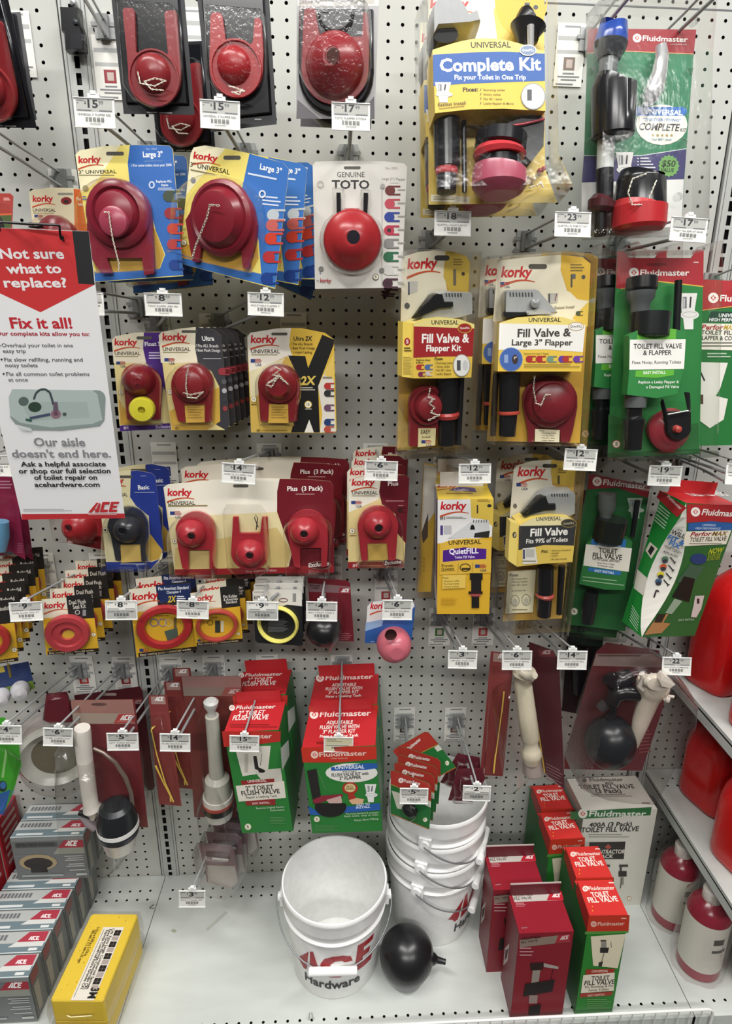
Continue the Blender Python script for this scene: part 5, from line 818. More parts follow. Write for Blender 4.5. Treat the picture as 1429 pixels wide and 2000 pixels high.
# AA fits 99 percent
k = Kit('fill_valve_kit', 'cream and yellow kit with charcoal Fill Valve label', 'valve kit', 'I', [(155, 130), (522, 130), (440, 1035), (97, 1055)], .17, 'fill valve kits')
m = card(k, [(160, 170), (180, 145), (270, 120), (385, 112), (470, 122), (522, 160), (440, 1035), (97, 1052)], 'c9a04a'); m.p([(160, 170), (180, 145), (270, 120), (385, 112), (376, 180), (385, 260), (495, 300), (480, 470), (135, 470)], 'e0dac8'); m.p([(376, 116), (470, 122), (522, 160), (505, 270), (440, 260), (385, 240)], 'cfae48'); slot(m, 370, 148, 84, 22, '3c3a34'); kor(m, 182, 208, 158, 66, -4); m.bars(420, 165, 470, 195, 3, '7c682a'); m.q(415, 205, 428, 255, '5c5030'); flag(m, 176, 248, 66); m.e(168, 382, 12, 14, '6b675c')
f = k.part('fill_valve', None, 'grey and black fill valve'); valve_head(f, [(185, 430), (300, 290), (340, 272), (470, 270), (488, 285), (485, 400), (420, 430), (240, 465)], .04, '9a9c9c:p', (378, 310, 7, 15, 18), [(200, 425), (290, 320), (330, 308), (345, 350), (385, 350), (385, 390), (320, 395)])
f.tube([(345, 735, 46), (342, 890, 46)], '17171a:p', .03, 20); f.tube([(342, 888, 48), (342, 900, 54), (340, 912, 48)], 'a8483e:r', .03); f.tube([(340, 908, 42), (335, 1020, 38)], '17171a:p', .03); f.tube([(440, 730, 20), (424, 1010, 17)], '1c1b1c:p', .02)
m2 = k.part('slip_label', None, 'cream slip listing what it fixes'); m2.plate([(128, 762), (290, 752), (272, 1000), (112, 1008)], 'e3dab6', .01, .012); m2.d = .0122; m2.t('Fixes:', 136, 792, 188, 790, 17, '3a342a', .7)
for i, s in enumerate(('Running toilet', 'Noisy toilet', 'No fill / slow')): m2.t('/ '+s, 142, 812+18*i, 240, 808+18*i, 11, '6a6250')
m2.t('For all toilet sizes', 150, 880, 232, 876, 9, '6a6250'); m2.ring(168, 932, 26, 34, 4, '8a8678'); m2.ring(232, 928, 26, 34, 4, '8a8678'); m2.e(168, 940, 14, 20, 'bdb7a4'); m2.e(232, 936, 14, 20, 'bdb7a4'); m2.bars(150, 982, 240, 994, 1, '8a8060')
lb = k.part('label_sleeve', None, 'charcoal and yellow sleeve'); lb.plate([(195, 490), (270, 452), (380, 438), (480, 448), (526, 475), (502, 708), (350, 716), (180, 735)], 'd9bc5a', .004, .056, 'e0c560'); lb.d = .0562; lb.p([(195, 492), (270, 453), (380, 439), (480, 449), (525, 476), (523, 500), (195, 502)], 'e4d9a6'); lb.p([(192, 498), (523, 492), (510, 612), (340, 608), (188, 638)], '353537'); lb.t('UNIVERSAL', 290, 470, 436, 464, 22, '33302c', .5); lb.e(480, 482, 46, 26, '8f7a44'); lb.e(480, 482, 42, 22, '3a3834'); lb.t('QuietFILL', 448, 490, 512, 486, 12, 'bfb48f', .5)
lb.t('Fill Valve', 256, 558, 474, 548, 42, 'efece6', 1.3); lb.t('Fits 99% of Toilets', 232, 600, 474, 588, 25, 'e6e2da', .9); lb.t('Fits:', 322, 656, 362, 652, 18, '3a321c', .7)
for i, s in enumerate(('American Standard', 'Kohler', 'TOTO', 'All other brands')): lb.t('/ '+s, 372, 646+17*i, 372+(118, 52, 46, 96)[i], 642+17*i, 10, '6a5a28')
lb.p([(212, 628), (286, 622), (300, 715), (212, 722)], 'd9d6cc'); lb.q(214, 635, 226, 690, '4a4a6a'); lb.q(232, 632, 280, 680, 'b5b3ac'); lb.bars(212, 700, 290, 712, 1, '7a7058'); lb.plate([(140, 470), (195, 490), (180, 735), (128, 700)], 'dcc56a', .03, .054); lb.d = .0543; lb.e(165, 550, 12, 18, '4a4436'); lb.t('5', 160, 558, 170, 560, 17, 'e3d9a4', 1)
b = k.part('clamshell'); b.puff([(158, 130), (270, 105), (385, 100), (470, 108), (522, 140), (442, 1035), (97, 1056)], .062, 18, CLAM, .0008); k.done()
k.copy('cream and yellow kit behind the charcoal label one, showing at its left', corners=[(65, 100), (400, 100), (340, 870), (30, 880)], D=.08)
# AB fluidmaster leak sentry
k = Kit('fill_valve_kit', 'dark green kit with blue and white Toilet Fill Valve label in a clear shell', 'valve kit', 'I', [(588, 195), (955, 262), (808, 1112), (463, 1072)], .13, 'green fill valve kits', ysig=.5)
m = card(k, [(600, 195), (955, 262), (808, 1110), (465, 1070), (500, 760)], '1d5c2c'); m.p([(600, 195), (955, 262), (940, 335), (760, 275), (588, 285)], '8e1f28'); flu(m, 618, 255, 312, 32, 30); toilet(m, 820, 335, 90, 120, '9fb0a2'); badge(m, 512, 995, 22, '5', '8a9a80')
f = k.part('fill_valve', None, 'black and grey fill valve'); f.tube([(705, 310, 55), (700, 395, 56), (695, 420, 40), (690, 470, 36)], '5a605c:p', .026); f.tube([(730, 455, 98), (705, 580, 94)], '1a1e1c:p', .034, 22); f = k.part('refill_tube', None, 'black tube'); f.tube([(880, 350, 18), (850, 560, 15)], '15171a:p', .02); f = k.part('valve_shank', None, 'black shank'); f.tube([(615, 880, 40), (600, 960, 45), (590, 1060, 36)], '15181a:p', .03)
lb = k.part('label_sleeve', None, 'green sleeve with blue caps and white panel'); lb.plate([(582, 600), (610, 578), (722, 560), (815, 578), (850, 600), (805, 870), (690, 868), (540, 835)], '2a6c36', .02, .046); lb.d = .0462; lb.p([(615, 576), (722, 561), (815, 578), (810, 628), (608, 606)], '2c6aa8'); lb.p([(580, 604), (848, 628), (828, 765), (565, 728)], 'ddd8cc'); lb.p([(596, 738), (785, 762), (780, 785), (690, 778), (590, 758)], '2c6aa8')
lb.t('UNIVERSAL', 655, 590, 765, 600, 15, 'dfe6ee', .6, .1); lb.t('WATER SAVING', 646, 608, 780, 620, 14, 'dfe6ee', .6, .1); lb.t('TOILET', 654, 652, 762, 660, 28, '2c2a28', 1); lb.t('FILL VALVE', 618, 682, 788, 696, 29, '2c2a28', 1); lb.t('WITH LEAK SENTRY', 616, 696, 778, 712, 13, '3a3835', .8); lb.t('Stops Noisy Toilets', 644, 715, 745, 727, 9, '5a5752', .4); lb.t('& Detects Leaks', 650, 730, 740, 742, 9, '5a5752', .4); lb.t('EASY INSTALL', 630, 764, 744, 778, 14, 'dfe6ee', .6); lb.bars(560, 790, 800, 832, 2, '86ac84', .3, .12)
b = k.part('clamshell'); b.puff([(590, 185), (960, 255), (810, 1112), (462, 1074)], .058, 16, CLAM, .0008); k.done()
k.copy('dark green kit behind the leak label one, lower', dx=.012, dy=.06, dz=-.05)
# AC performax leaning carton
k = Kit('fill_valve_box', 'leaning green carton with red top and white leaf panel, right of the dark green kit', 'box', 'I', [(1168, 372), (1480, 375), (1215, 1140), (898, 1142)], .235, 'leaning green cartons', ysig=.3)
W, H = k.W, k.H; T = .062; k.T = T; m = k.part('carton'); us = np.linspace(0, 1, 15)
edge = lambda u, a: (1165-267*u+a*math.sin(math.pi*u), 395+747*u)
Rt = [k.L(*edge(u, 86), 0) for u in us]; k.plane((-W/2, 0, 0), (-1, 0, 0)); Lf = [k.L(*edge(u, -84), 0) for u in us]; k.front()
for i in (0, -1): Rt[i] = Lf[i] = np.array([-W/2, 0, (0, -H)[i]])
m.add(Rt+[(W/2, 0, -H), (W/2, 0, 0)], [list(range(17))], '2a5e2c'); m.add(Lf+[(-W/2, T, -H), (-W/2, T, 0)], [list(range(17))], '1a7a30')  # left side's brighter green is the light on it, put into the colour
m.add(Rt+Lf, [[q, q+1, 16+q, 15+q] for q in range(14)], 'd3d0c6')
m.add([(-W/2, 0, 0), (W/2, 0, 0), (W/2, T, 0), (-W/2, T, 0)], [[0, 1, 2, 3]], 'b8282c'); m.add([(-W/2, 0, -H), (W/2, 0, -H), (W/2, T, -H), (-W/2, T, -H)], [[3, 2, 1, 0]], '2a5e2c'); m.add([(W/2, 0, 0), (W/2, T, 0), (W/2, T, -H), (W/2, 0, -H)], [[0, 1, 2, 3]], '1f5526'); m.add([(-W/2, T, 0), (W/2, T, 0), (W/2, T, -H), (-W/2, T, -H)], [[3, 2, 1, 0]], '2a5e2c')
def leaf(y):
    q = min(13, max(1, int((y-395)/747*14))); a, b = Lf[q], Rt[q]; u = b-a; n = np.array([u[1], -u[0], 0]); k.plane((a+b)/2, n/np.linalg.norm(n)*(1 if n[1] < 0 else -1)); m.d = .0022
m.d = .0004
m.p([(1168, 372), (1480, 375), (1450, 480), (1310, 470), (1165, 480)], 'a8282c'); m.p([(1175, 482), (1310, 470), (1440, 482), (1425, 525), (1174, 525)], '2a5a98'); m.t('UNIVERSAL', 1255, 498, 1335, 500, 12, 'b9c6da', .6, .1); m.t('HIGH PERFORMANCE', 1215, 517, 1360, 519, 11, 'b9c6da', .6, .1); flu(m, 1190, 432, 300, 32, 14); m.p([(1162, 530), (1425, 523), (1395, 604), (1140, 616)], 'ded6c4'); m.t('Perfor', 1185, 560, 1305, 555, 24, '8e1f28', 1.2, .25); m.t('MAX', 1310, 556, 1395, 554, 24, '7a5f2a', 1.2, .25); m.t('TOILET FILL VALVE', 1182, 590, 1392, 582, 22, '2c2a28', .8); m.bars(1180, 598, 1370, 610, 1, '8a857a')
m.t('NOW', 1290, 662, 1372, 652, 28, 'b5b52c', 1.2, .2); m.t('QUIETER', 1285, 680, 1362, 672, 14, '8f9a2a', .8, .2); m.t('& FASTER', 1280, 700, 1356, 692, 16, '8f9a2a', .8, .2)
m.e(1235, 690, 48, 32, '223a6a'); m.p([(1185, 720), (1270, 735), (1180, 870), (1110, 820)], '3a5a44'); m.p([(1150, 790), (1215, 805), (1180, 940), (1080, 910)], '121a14'); m.p([(1095, 920), (1140, 935), (1080, 1010), (1040, 1005)], '8fa08a'); m.p([(1010, 1010), (1060, 1010), (1030, 1060), (1072, 1065), (1020, 1120), (920, 1132), (960, 1070)], 'a87848'); m.p([(1000, 1010), (1045, 1010), (1020, 1060), (975, 1060)], '2a2014'); m.p([(1215, 905), (1268, 902), (1250, 980), (1222, 1030), (1190, 1028), (1205, 960)], 'c9b9b4'); m.q(1225, 920, 1240, 950, '3a2a2a'); m.t('EASY INSTALL', 1116, 1052, 1210, 1046, 11, '9fb49a', .5)
face(k, m, 'left'); m.p([(1165, 392), (1010, 290), (990, 330), (1110, 448)], 'a8282c'); m.t('Fluidmaster', 1052, 330, 1130, 405, 18, 'e6d8d4', .8)
for a in ((1005, 375, 1068, 440, '9fc0a0'), (990, 430, 1050, 500, '9fc0a0')): [m.ln(a[0]+6*i*-1, a[1]+16*i, a[2]-6*i, a[1]+16*i+52, 7, 'a9c8aa') for i in range(3)]
m.p([(952, 590), (998, 630), (960, 690), (925, 640)], 'c9c4b4'); m.p([(960, 610), (980, 630), (955, 670), (940, 645)], '1d1d1d'); m.p([(880, 750), (935, 800), (915, 905), (858, 860)], 'd0ccbf')
for i in range(6): m.ln(833+3*i, 1040-16*i, 880+2*i, 1110-16*i, 4, 'a9c8aa')
for s, x0, y0, x1, y1, h, c, b_ in (('THIS', 1108, 522, 1140, 532, 9, '3a3a40', .6), ('WILL', 1072, 540, 1150, 572, 24, '2a2a30', 1), ('FIT &', 1052, 572, 1148, 612, 27, '2f5f9a', 1.2), ('FIX', 1060, 605, 1122, 634, 27, '2f5f9a', 1.2), ('YOUR TOILET!', 1032, 616, 1132, 662, 11, '4a4a4c', .6), ('REPLACES!', 1030, 652, 1112, 684, 13, '3a3a3c', .6)): leaf(y0); m.t(s, x0, y0, x1, y1, h, c, b_)
for x, y, c in ((1040, 690, '4a6a50'), (1030, 735, 'b8502a'), (1015, 780, 'c9b92a'), (1002, 820, '3a5a78')): leaf(y); m.e(x, y, 20, 16, c); m.e(x, y+12, 16, 12, '33343a'); m.ln(x+30, y-10, x+58, y+22, 7, '2a2a2c'); m.ln(x+50, y+28, x+64, y+16, 6, '2a2a2c')
leaf(900); m.ln(990, 870, 975, 915, 9, '3a2a33'); m.ln(990, 870, 1005, 880, 8, '3a2a33'); m.e(1000, 938, 16, 13, '2a2620'); m.ln(940, 925, 938, 965, 5, 'e6e4dc'); m.t('& MORE!', 915, 985, 975, 1015, 11, '3a3a3c', .6)
face(k, m, 'top'); m.t('Fluidmaster', 1130, 268, 1330, 262, 16, 'efe6e2', .8); m.t('PerforMAX', 1155, 286, 1330, 284, 18, 'e6b9a8', 1, .2); m.t('TOILET FILL VALVE', 1195, 325, 1410, 320, 18, 'f0e6e2', .9); m.q(1225, 294, 1330, 306, '2a4a98')
fl = k.part('hang_tab'); fl.box(-W*.4, W*.45, T-.001, T, 0, .026, 'b8282c'); k.done()
# ================================================================ FIFTH ROW: seals and balls
def seal_pack(label, view, corners, D, group, top, panel, ring, low='d2a52c', foot='2a1c12'):
    k = Kit('seal_pack', label, 'seal pack', view, corners, D, group, ysig=.3); tl, tr, br, bl = corners
    Q = lambda *a: quad(*corners, *a)
    m = card(k, Q(0, 0, 1, 1), low); m.p(Q(0, 0, 1, .34), 'e0dac6'); m.p(Q(*panel), '232220'); m.p(Q(.03, .94, 1, 1), foot)
    kor(m, tl[0]+(tr[0]-tl[0])*.06, tl[1]+(bl[1]-tl[1])*.17+(tr[1]-tl[1])*.06, (tr[0]-tl[0])*.42, (bl[1]-tl[1])*.13, (tr[1]-tl[1])*.4)
    p0, p1 = Q(.06, .985, .9, .995)[:2]; m.t('Easy testing guess / universal works', *p0, *p1, (bl[1]-tl[1])*.03, 'd8c9a8', .6)
    q = Q(.06, .88, .2, .9)[0]; flag(m, *q, (tr[0]-tl[0])*.16)
    return k, m
def ring3(k, cx, cy, ro, ri, col, ry=1., name='seal'):
    f = k.part(name); f.dome(cx, cy, [(ro, .001), (ro, .006), (ro*.94, .011), (ri*1.08, .011), (ri, .006), (ri, .001)], col, 32, ry, False); return f
k, m = seal_pack('yellow pack with solid raspberry disc seal and black Dual Flush panel, front of its row', 'G', [(240, 925), (530, 902), (576, 1228), (268, 1248)], .2, 'dual flush seal kits', 0, (.5, -.03, 1.01, .4), 0)
m.t('Dual Flush', 402, 955, 500, 948, 24, 'cfcac0', .7); m.t('Seal Kit', 425, 982, 500, 974, 24, 'cfcac0', .7); m.ring(450, 1000, 15, 14, 5, 'b5b5b5'); m.q(480, 985, 500, 1020, '8a8a8c'); badge(m, 545, 1130, 13, '5', '8a6a1c')
f = k.part('seal', None, 'raspberry disc seal'); f.dome(397, 1116, [(133, .001), (133, .007), (124, .012), (92, .012), (84, .008), (44, .009), (40, .004)], 'a83a40:r', 34, .95); f.dome(400, 1136, [(38, .0042), (0, .0043)], 'c9a23a')
b = k.part('blister'); b.puff(arc(397, 1116, 140, 122, 0, 350, 24), .016, 6, CLAM, .0008); k.done()
for i in range(4): k.copy('yellow raspberry disc pack, %s behind the front one in its row' % ('first', 'second', 'third', 'last')[i], dx=.005*(i % 2), dy=.036*(i+1), dz=.004*(i+1), yaw=-.12*(i % 2))
k, m = seal_pack('yellow and black red-ring seal pack, front one at the left frame edge', 'G', [(-190, 960), (70, 935), (108, 1282), (-150, 1320)], .22, 'leftmost seal kits', 0, (.4, -.03, 1.01, .36), 0)
m.t('Rebuild', -30, 995, 52, 985, 22, 'cfcac0', .7); badge(m, 84, 1218, 16, '5', '8a6a1c'); ring3(k, -55, 1160, 122, 70, 'a83230:r'); b = k.part('blister'); b.puff(arc(-55, 1160, 135, 128, 0, 350, 24), .018, 6, CLAM, .0008); k.done()
for i in range(6): k.copy('yellow and black seal pack, %s behind the front one at the left frame edge' % ('first', 'second', 'third', 'fourth', 'fifth', 'sixth')[i], dx=.001+.003*(i % 2), dy=.022*(i+1), dz=.009*(i+1))
k, m = seal_pack('yellow pack with wide red ring and navy top panel', 'G', [(748, 868), (1106, 828), (1145, 1222), (795, 1262)], .2, 'ring seal kits', 0, (.44, -.02, 1.0, .3), 0)
m.p([(905, 845), (1106, 830), (1112, 920), (930, 945)], '1c2c58'); m.t('Fits American Standard', 920, 872, 1096, 864, 18, 'dfe3ea', .8); m.t('Champion 4', 968, 892, 1052, 886, 15, 'dfe3ea', .6); m.t('2X', 975, 942, 1020, 938, 34, 'd9bd3a', 1.3, .2); m.bars(1028, 905, 1078, 930, 2, 'cfd3dc', .5)
m.ring(896, 1060, 26, 24, 6, '6a6a8a'); m.ring(945, 1060, 24, 24, 5, '8a7a9a'); m.ring(980, 1062, 22, 22, 4, 'cfc4a0'); m.t('Assembly tools', 905, 1025, 980, 1022, 10, '7a5a14', .5); m.p([(955, 1110), (1030, 1090), (1035, 1140), (975, 1170)], '4a5a50'); m.q(1010, 1030, 1026, 1095, '6a5a3a')
ring3(k, 958, 1082, 163, 110, 'a3282c:r', .9); b = k.part('blister'); b.puff(arc(958, 1084, 172, 140, 0, 350, 24), .016, 6, CLAM, .0008); k.done()
k.copy('second wide red ring pack behind the navy topped one', dy=.04, dz=.004)
k, m = seal_pack('yellow pack with thin red ring, front of three, black corner panel', 'G', [(1106, 890), (1384, 848), (1412, 1172), (1136, 1196)], .19, 'thin ring seal kits', 0, (.62, -.03, 1.01, .36), 0)
m.t('Fits Kohler', 1298, 918, 1380, 912, 17, 'd8d4cc', .7); m.t('& American', 1300, 934, 1382, 928, 15, 'd8d4cc', .6); m.t('Standard', 1312, 950, 1376, 945, 15, 'd8d4cc', .6); m.ring(1222, 1060, 17, 17, 4, '5a4a1c'); m.q(1250, 1048, 1280, 1118, '33352f'); m.q(1284, 1050, 1300, 1115, 'cfc8b0'); m.t('Reseal', 1225, 1035, 1262, 1033, 9, '7a5a14', .5); badge(m, 1385, 1125, 10, '5', '8a6a1c')
ring3(k, 1262, 1073, 122, 96, 'a84038:r', .86); b = k.part('blister'); b.puff(arc(1262, 1075, 132, 108, 0, 350, 24), .014, 6, CLAM, .0008); k.done()
for i in range(3): k.copy('yellow thin red ring pack, %s behind the front one' % ('first', 'second', 'third')[i], dx=.006*(i+1), dy=.03*(i+1), dz=.004*(i+1))
# black and white pack with yellow ring
k = Kit('seal_pack', 'black and white card pack with pale yellow ring, front of its row', 'seal pack', 'H', [(38, 865), (325, 868), (332, 1195), (55, 1175)], .19, 'yellow ring seal packs')
m = card(k, [(38, 880), (50, 866), (310, 866), (325, 880), (332, 1185), (322, 1195), (70, 1178), (55, 1165)], '1c1d20'); m.p([(38, 880), (50, 866), (310, 866), (325, 880), (326, 965), (240, 955), (150, 985), (42, 975)], 'dad6cd'); m.t('KOHLER', 48, 925, 130, 925, 20, '2d2c2c', 1.2); m.bars(48, 880, 110, 892, 1, '9a9892'); m.ring(218, 930, 26, 13, 5, '6a3a38'); m.tube([(150, 925, 12), (190, 890, 9)], '8a8c8e:p', .01, 10); m.q(272, 890, 292, 940, '8a8a88'); m.bars(130, 1045, 245, 1120, 9, '7d7f80', .25); m.t('Genuine', 145, 1172, 182, 1174, 8, 'b5b5b5', .5)
ring3(k, 188, 1068, 120, 100, 'd9d06a:r', .98); k.done()
for i in range(5): k.copy('black and white yellow ring pack, %s behind the front one' % ('first', 'second', 'third', 'fourth', 'last')[i], dx=.001*(i % 3), dy=.017*(i+1), dz=.006*(i+1))
# black ball pack
k = Kit('tank_ball_pack', 'maroon card pack with black rubber tank ball', 'tank ball pack', 'H', [(358, 798), (606, 822), (628, 1170), (385, 1155)], .15)
m = card(k, [(358, 798), (590, 815), (606, 835), (628, 1170), (385, 1155)], '6a1c26'); m.p([(360, 830), (606, 850), (608, 890), (362, 880)], '7c5f62'); m.t('TOILET', 372, 862, 430, 866, 22, '3a1a20', .8); m.p([(545, 855), (606, 858), (607, 892), (540, 890)], '8e2a36'); ace(m, 552, 884, 46, 22); m.bars(540, 1120, 615, 1165, 4, '9a5a62')
f = k.part('tank_ball', None, 'black rubber ball'); f.dome(475, 1070, [(60, .002), (90, .012), (97, .028), (88, .044), (62, .056), (30, .062), (0, .063)], '17171a:r', 28, .92); f.tube([(500, 935, 6), (490, 990, 8), (480, 1010, 12)], '8c8060:m', .03, 10); b = k.part('blister'); b.puff([(390, 960), (420, 900), (540, 900), (575, 960), (578, 1080), (540, 1150), (430, 1150), (385, 1100)], .07, 20, CLAM, .0008); k.done()
# pink ball
k = Kit('tank_ball_pack', 'blue and white card with pink rubber ball hanging low', 'tank ball pack', 'H', [(706, 955), (972, 935), (962, 1182), (690, 1180)], .2)
m = card(k, [(706, 965), (730, 940), (850, 925), (950, 925), (975, 945), (985, 960), (962, 1180), (690, 1180)], '2c5596'); m.p([(706, 965), (730, 940), (850, 925), (950, 925), (975, 945), (982, 965), (940, 1010), (800, 1040), (700, 1060)], 'd8d4d2'); m.p([(698, 1060), (800, 1040), (790, 1080), (693, 1110)], '8aa4c8'); kor(m, 722, 980, 100, 46); m.bars(725, 1170, 750, 1177, 1, 'a9b9d4')
f = k.part('tank_ball', None, 'pink rubber ball'); f.dome(850, 1148, [(70, .002), (95, .016), (98, .03), (88, .046), (66, .058), (38, .064), (34, .064)], 'b8606c:r', 32); f.dome(842, 1132, [(35, .0645), (30, .060), (0, .058)], '3a1c1c:f', 20); k.done()
# pale blue pack low at left edge
k = Kit('float_pack', 'navy card pack with two white balls at the left frame edge', 'float pack', 'J', [(-160, 215), (165, 155), (205, 310), (-130, 400)], .12)
m = card(k, [(-160, 215), (165, 155), (205, 310), (-130, 400)], '2c3c6a'); m.p([(-150, 350), (190, 265), (205, 310), (-130, 400)], '6f8a3a'); m.p([(-160, 215), (20, 180), (30, 215), (-150, 250)], 'b9a84a'); m.bars(-20, 365, 180, 385, 1, '3f4f22', .5, -.25)
f = k.part('balls', None, 'white ball'); f.dome(120, 305, [(50, .002), (58, .014), (44, .03), (0, .036)], 'd8d6da:p'); f = k.part('balls', None, 'white ball'); f.dome(10, 345, [(50, .002), (56, .014), (44, .03), (0, .036)], 'd8d6da:p'); f = k.part('brass_stem'); f.tube([(48, 170, 9), (62, 245, 9)], 'a8905a:m', .02, 10); k.done()
# ================================================================ SIXTH ROW
k = Kit('gasket_pack', 'bright green pack at the left frame edge above the red carton', 'gasket pack', 'J', [(-200, 490), (40, 478), (120, 880), (-120, 1060)], .22, ysig=.6)
m = card(k, [(-200, 490), (25, 480), (40, 495), (20, 620), (110, 640), (125, 760), (60, 960), (20, 1040), (-120, 1060)], '3f9a2c'); m.p([(-120, 1060), (-110, 960), (60, 900), (35, 1000), (20, 1042)], '2c5a9a'); m.e(15, 880, 26, 32, '22302a'); m.e(18, 875, 18, 22, '3a6aa0'); m.ln(40, 650, 15, 830, 14, '8fc07a'); m.p([(20, 620), (110, 640), (125, 760), (90, 850), (60, 760)], '3a8a28'); b = k.part('blister'); b.puff([(-180, 620), (20, 640), (100, 700), (50, 940), (10, 1020), (-120, 1030)], .03, 14, CLAM, .0008); k.done()
# round clear pack
k = Kit('closet_seal_pack', 'round translucent shell pack with pale top card', 'seal pack', 'J', [(110, 400), (500, 350), (520, 850), (140, 900)], .14)
m = card(k, [(115, 520), (260, 440), (400, 420), (470, 520), (470, 660), (120, 705)], 'b3aaa6'); m.ring(180, 632, 33, 32, 7, '33343c'); m.e(180, 632, 20, 19, '4a4a5a'); m.q(148, 668, 222, 690, '9a4a48'); m.q(232, 664, 310, 686, '9a4a48'); m.bars(152, 674, 218, 684, 1, '4a2a2a'); m.bars(236, 670, 306, 680, 1, '4a2a2a'); m.p([(285, 560), (470, 520), (470, 660), (330, 676)], '8d8884')
f = k.part('shell', None, 'translucent round shell'); f.dome(330, 690, [(225, .0), (225, .012), (205, .02), (175, .012), (150, .006), (0, .005)], 'b9bab2:p', 36, .95); f.dome(335, 690, [(150, .0062), (0, .0064)], '6c6656:p')
b = k.part('blister'); b.puff(arc(330, 690, 232, 218, 0, 350, 28), .03, 14, 'clear_bag', .0008); m2 = k.part('bag_neck', None, 'crumpled clear neck with maroon card'); m2.puff([(270, 340), (390, 330), (440, 480), (300, 500), (250, 470)], .02, 16, '5a2028:p', .001); k.done()
# braided hose pack with white tube and black cap
k = Kit('flush_valve_pack', 'maroon card pack with white tube, black capped valve and braided hose', 'flush valve pack', 'J', [(425, 325), (775, 380), (862, 1125), (560, 1100)], .19, 'maroon blister packs', ysig=.4)
m = card(k, [(410, 380), (770, 375), (785, 400), (860, 1120), (560, 1100), (470, 780)], '6e2a2e'); m.p([(410, 380), (770, 376), (782, 460), (420, 455)], '9a6f66'); m.p([(420, 455), (782, 458), (786, 515), (425, 520)], 'a08f82'); m.p([(690, 460), (780, 458), (785, 510), (660, 515)], 'a8403c'); ace(m, 695, 496, 66, 30); m.e(575, 404, 46, 9, '5a3c38'); m.bars(680, 500, 770, 508, 1, 'c98a84')
f = k.part('overflow_tube', None, 'white tube'); f.tube([(478, 540, 40), (478, 560, 44), (490, 700, 43), (515, 900, 42), (528, 985, 40), (538, 1010, 52), (545, 1040, 30), (550, 1060, 26)], 'cfc9c0:p', .04, 22); f.tube([(470, 1030, 22), (520, 1085, 30), (560, 1120, 26)], '9a8f92:p', .035, 14); f.tube([(460, 1035, 14), (560, 1060, 22), (640, 1050, 26)], '1b1c1e:p', .04, 12)
f = k.part('valve_cup', None, 'white valve with black cap'); f.tube([(670, 985, 60), (672, 1000, 84), (678, 1060, 104), (684, 1095, 106)], '1e2124:r', .05, 28); f.tube([(684, 1093, 106), (687, 1112, 108), (688, 1125, 96)], 'd9d8d4:p', .05, 28); f.tube([(688, 1122, 106), (690, 1145, 104)], '23262a:r', .05, 28); f.tube([(690, 1144, 100), (694, 1195, 84), (698, 1230, 76)], 'd2cec6:p', .05, 28)
f = k.part('hose', None, 'braided grey hose'); f.tube([(545, 660, 10), (600, 685, 10), (670, 740, 11), (730, 830, 12), (762, 920, 12), (772, 1010, 12)], '8a7a70:m', .03, 12)
b = k.part('blister'); b.puff([(430, 540), (520, 525), (540, 640), (640, 660), (760, 820), (800, 1060), (790, 1200), (700, 1252), (600, 1240), (585, 1140), (450, 1100)], .085, 22, CLAM, .0008); k.done()
k = Kit('flush_valve_pack', 'dark maroon card behind the white tube pack, its slotted top edge showing', 'flush valve pack', 'J', [(430, 350), (820, 300), (930, 900), (560, 960)], .08, 'maroon blister packs', ysig=.4); m = card(k, [(430, 352), (815, 300), (828, 330), (900, 880), (890, 900), (560, 960)], '4c1a22'); slot(m, 632, 346, 90, 16, '9a8a84'); m.p([(770, 375), (824, 368), (828, 400), (775, 410)], '7a3038'); ace(m, 778, 402, 40, 22, 'b09a98'); b = k.part('blister'); b.puff([(600, 480), (800, 450), (880, 880), (640, 930)], .05, 16, CLAM, .0008); k.done()
# brass lift wires
def rod_pack(label, view, corners, D, rods, brs, ysig=.3):
    k = Kit('rod_pack', label, 'rod pack', view, corners, D, 'brass rod packs', ysig=ysig); m = card(k, list(corners), '7c3634'); Q = lambda *a: quad(*corners, *a); m.p(Q(.12, .01, .88, .08), 'a08078'); p = Q(.3, .05, .75, .06); ace(m, *p[0], p[1][0]-p[0][0], abs(p[1][0]-p[0][0])*.5)
    f = k.part('rods' if len(rods) > 1 else 'rod', None, 'brass rod')
    for r in rods: f.tube(r, 'e0bd5a:p', .008, 8)
    b = k.part('blister'); b.puff(brs, .018, 8, CLAM, .0008); k.done(); return k
kr = rod_pack('narrow maroon card with two crossed brass lift wires', 'J', [(862, 352), (970, 352), (1055, 995), (925, 985)], .17, [[(878, 560, 4), (885, 538, 4), (902, 530, 4), (880, 552, 4), (912, 700, 4), (960, 860, 4), (1008, 970, 5)], [(905, 762, 6), (950, 860, 4), (990, 935, 4), (992, 968, 5)]], [(865, 470), (960, 460), (1040, 950), (1010, 990), (940, 980)])
kr.copy('second narrow maroon rod card behind the crossed wires', dx=.018, dy=.05, dz=.0)
kr.copy('third narrow maroon rod card, deepest behind the crossed wires', dx=.027, dy=.09, dz=.008)
rod_pack('long dark red card with one straight brass float rod', 'T', [(650, 95), (785, 112), (720, 822), (586, 815)], .16, [[(726, 332, 5), (714, 450, 5), (712, 455, 3.6), (680, 690, 3.6), (678, 692, 5), (666, 802, 6)]], [(655, 180), (775, 190), (712, 810), (598, 805)])
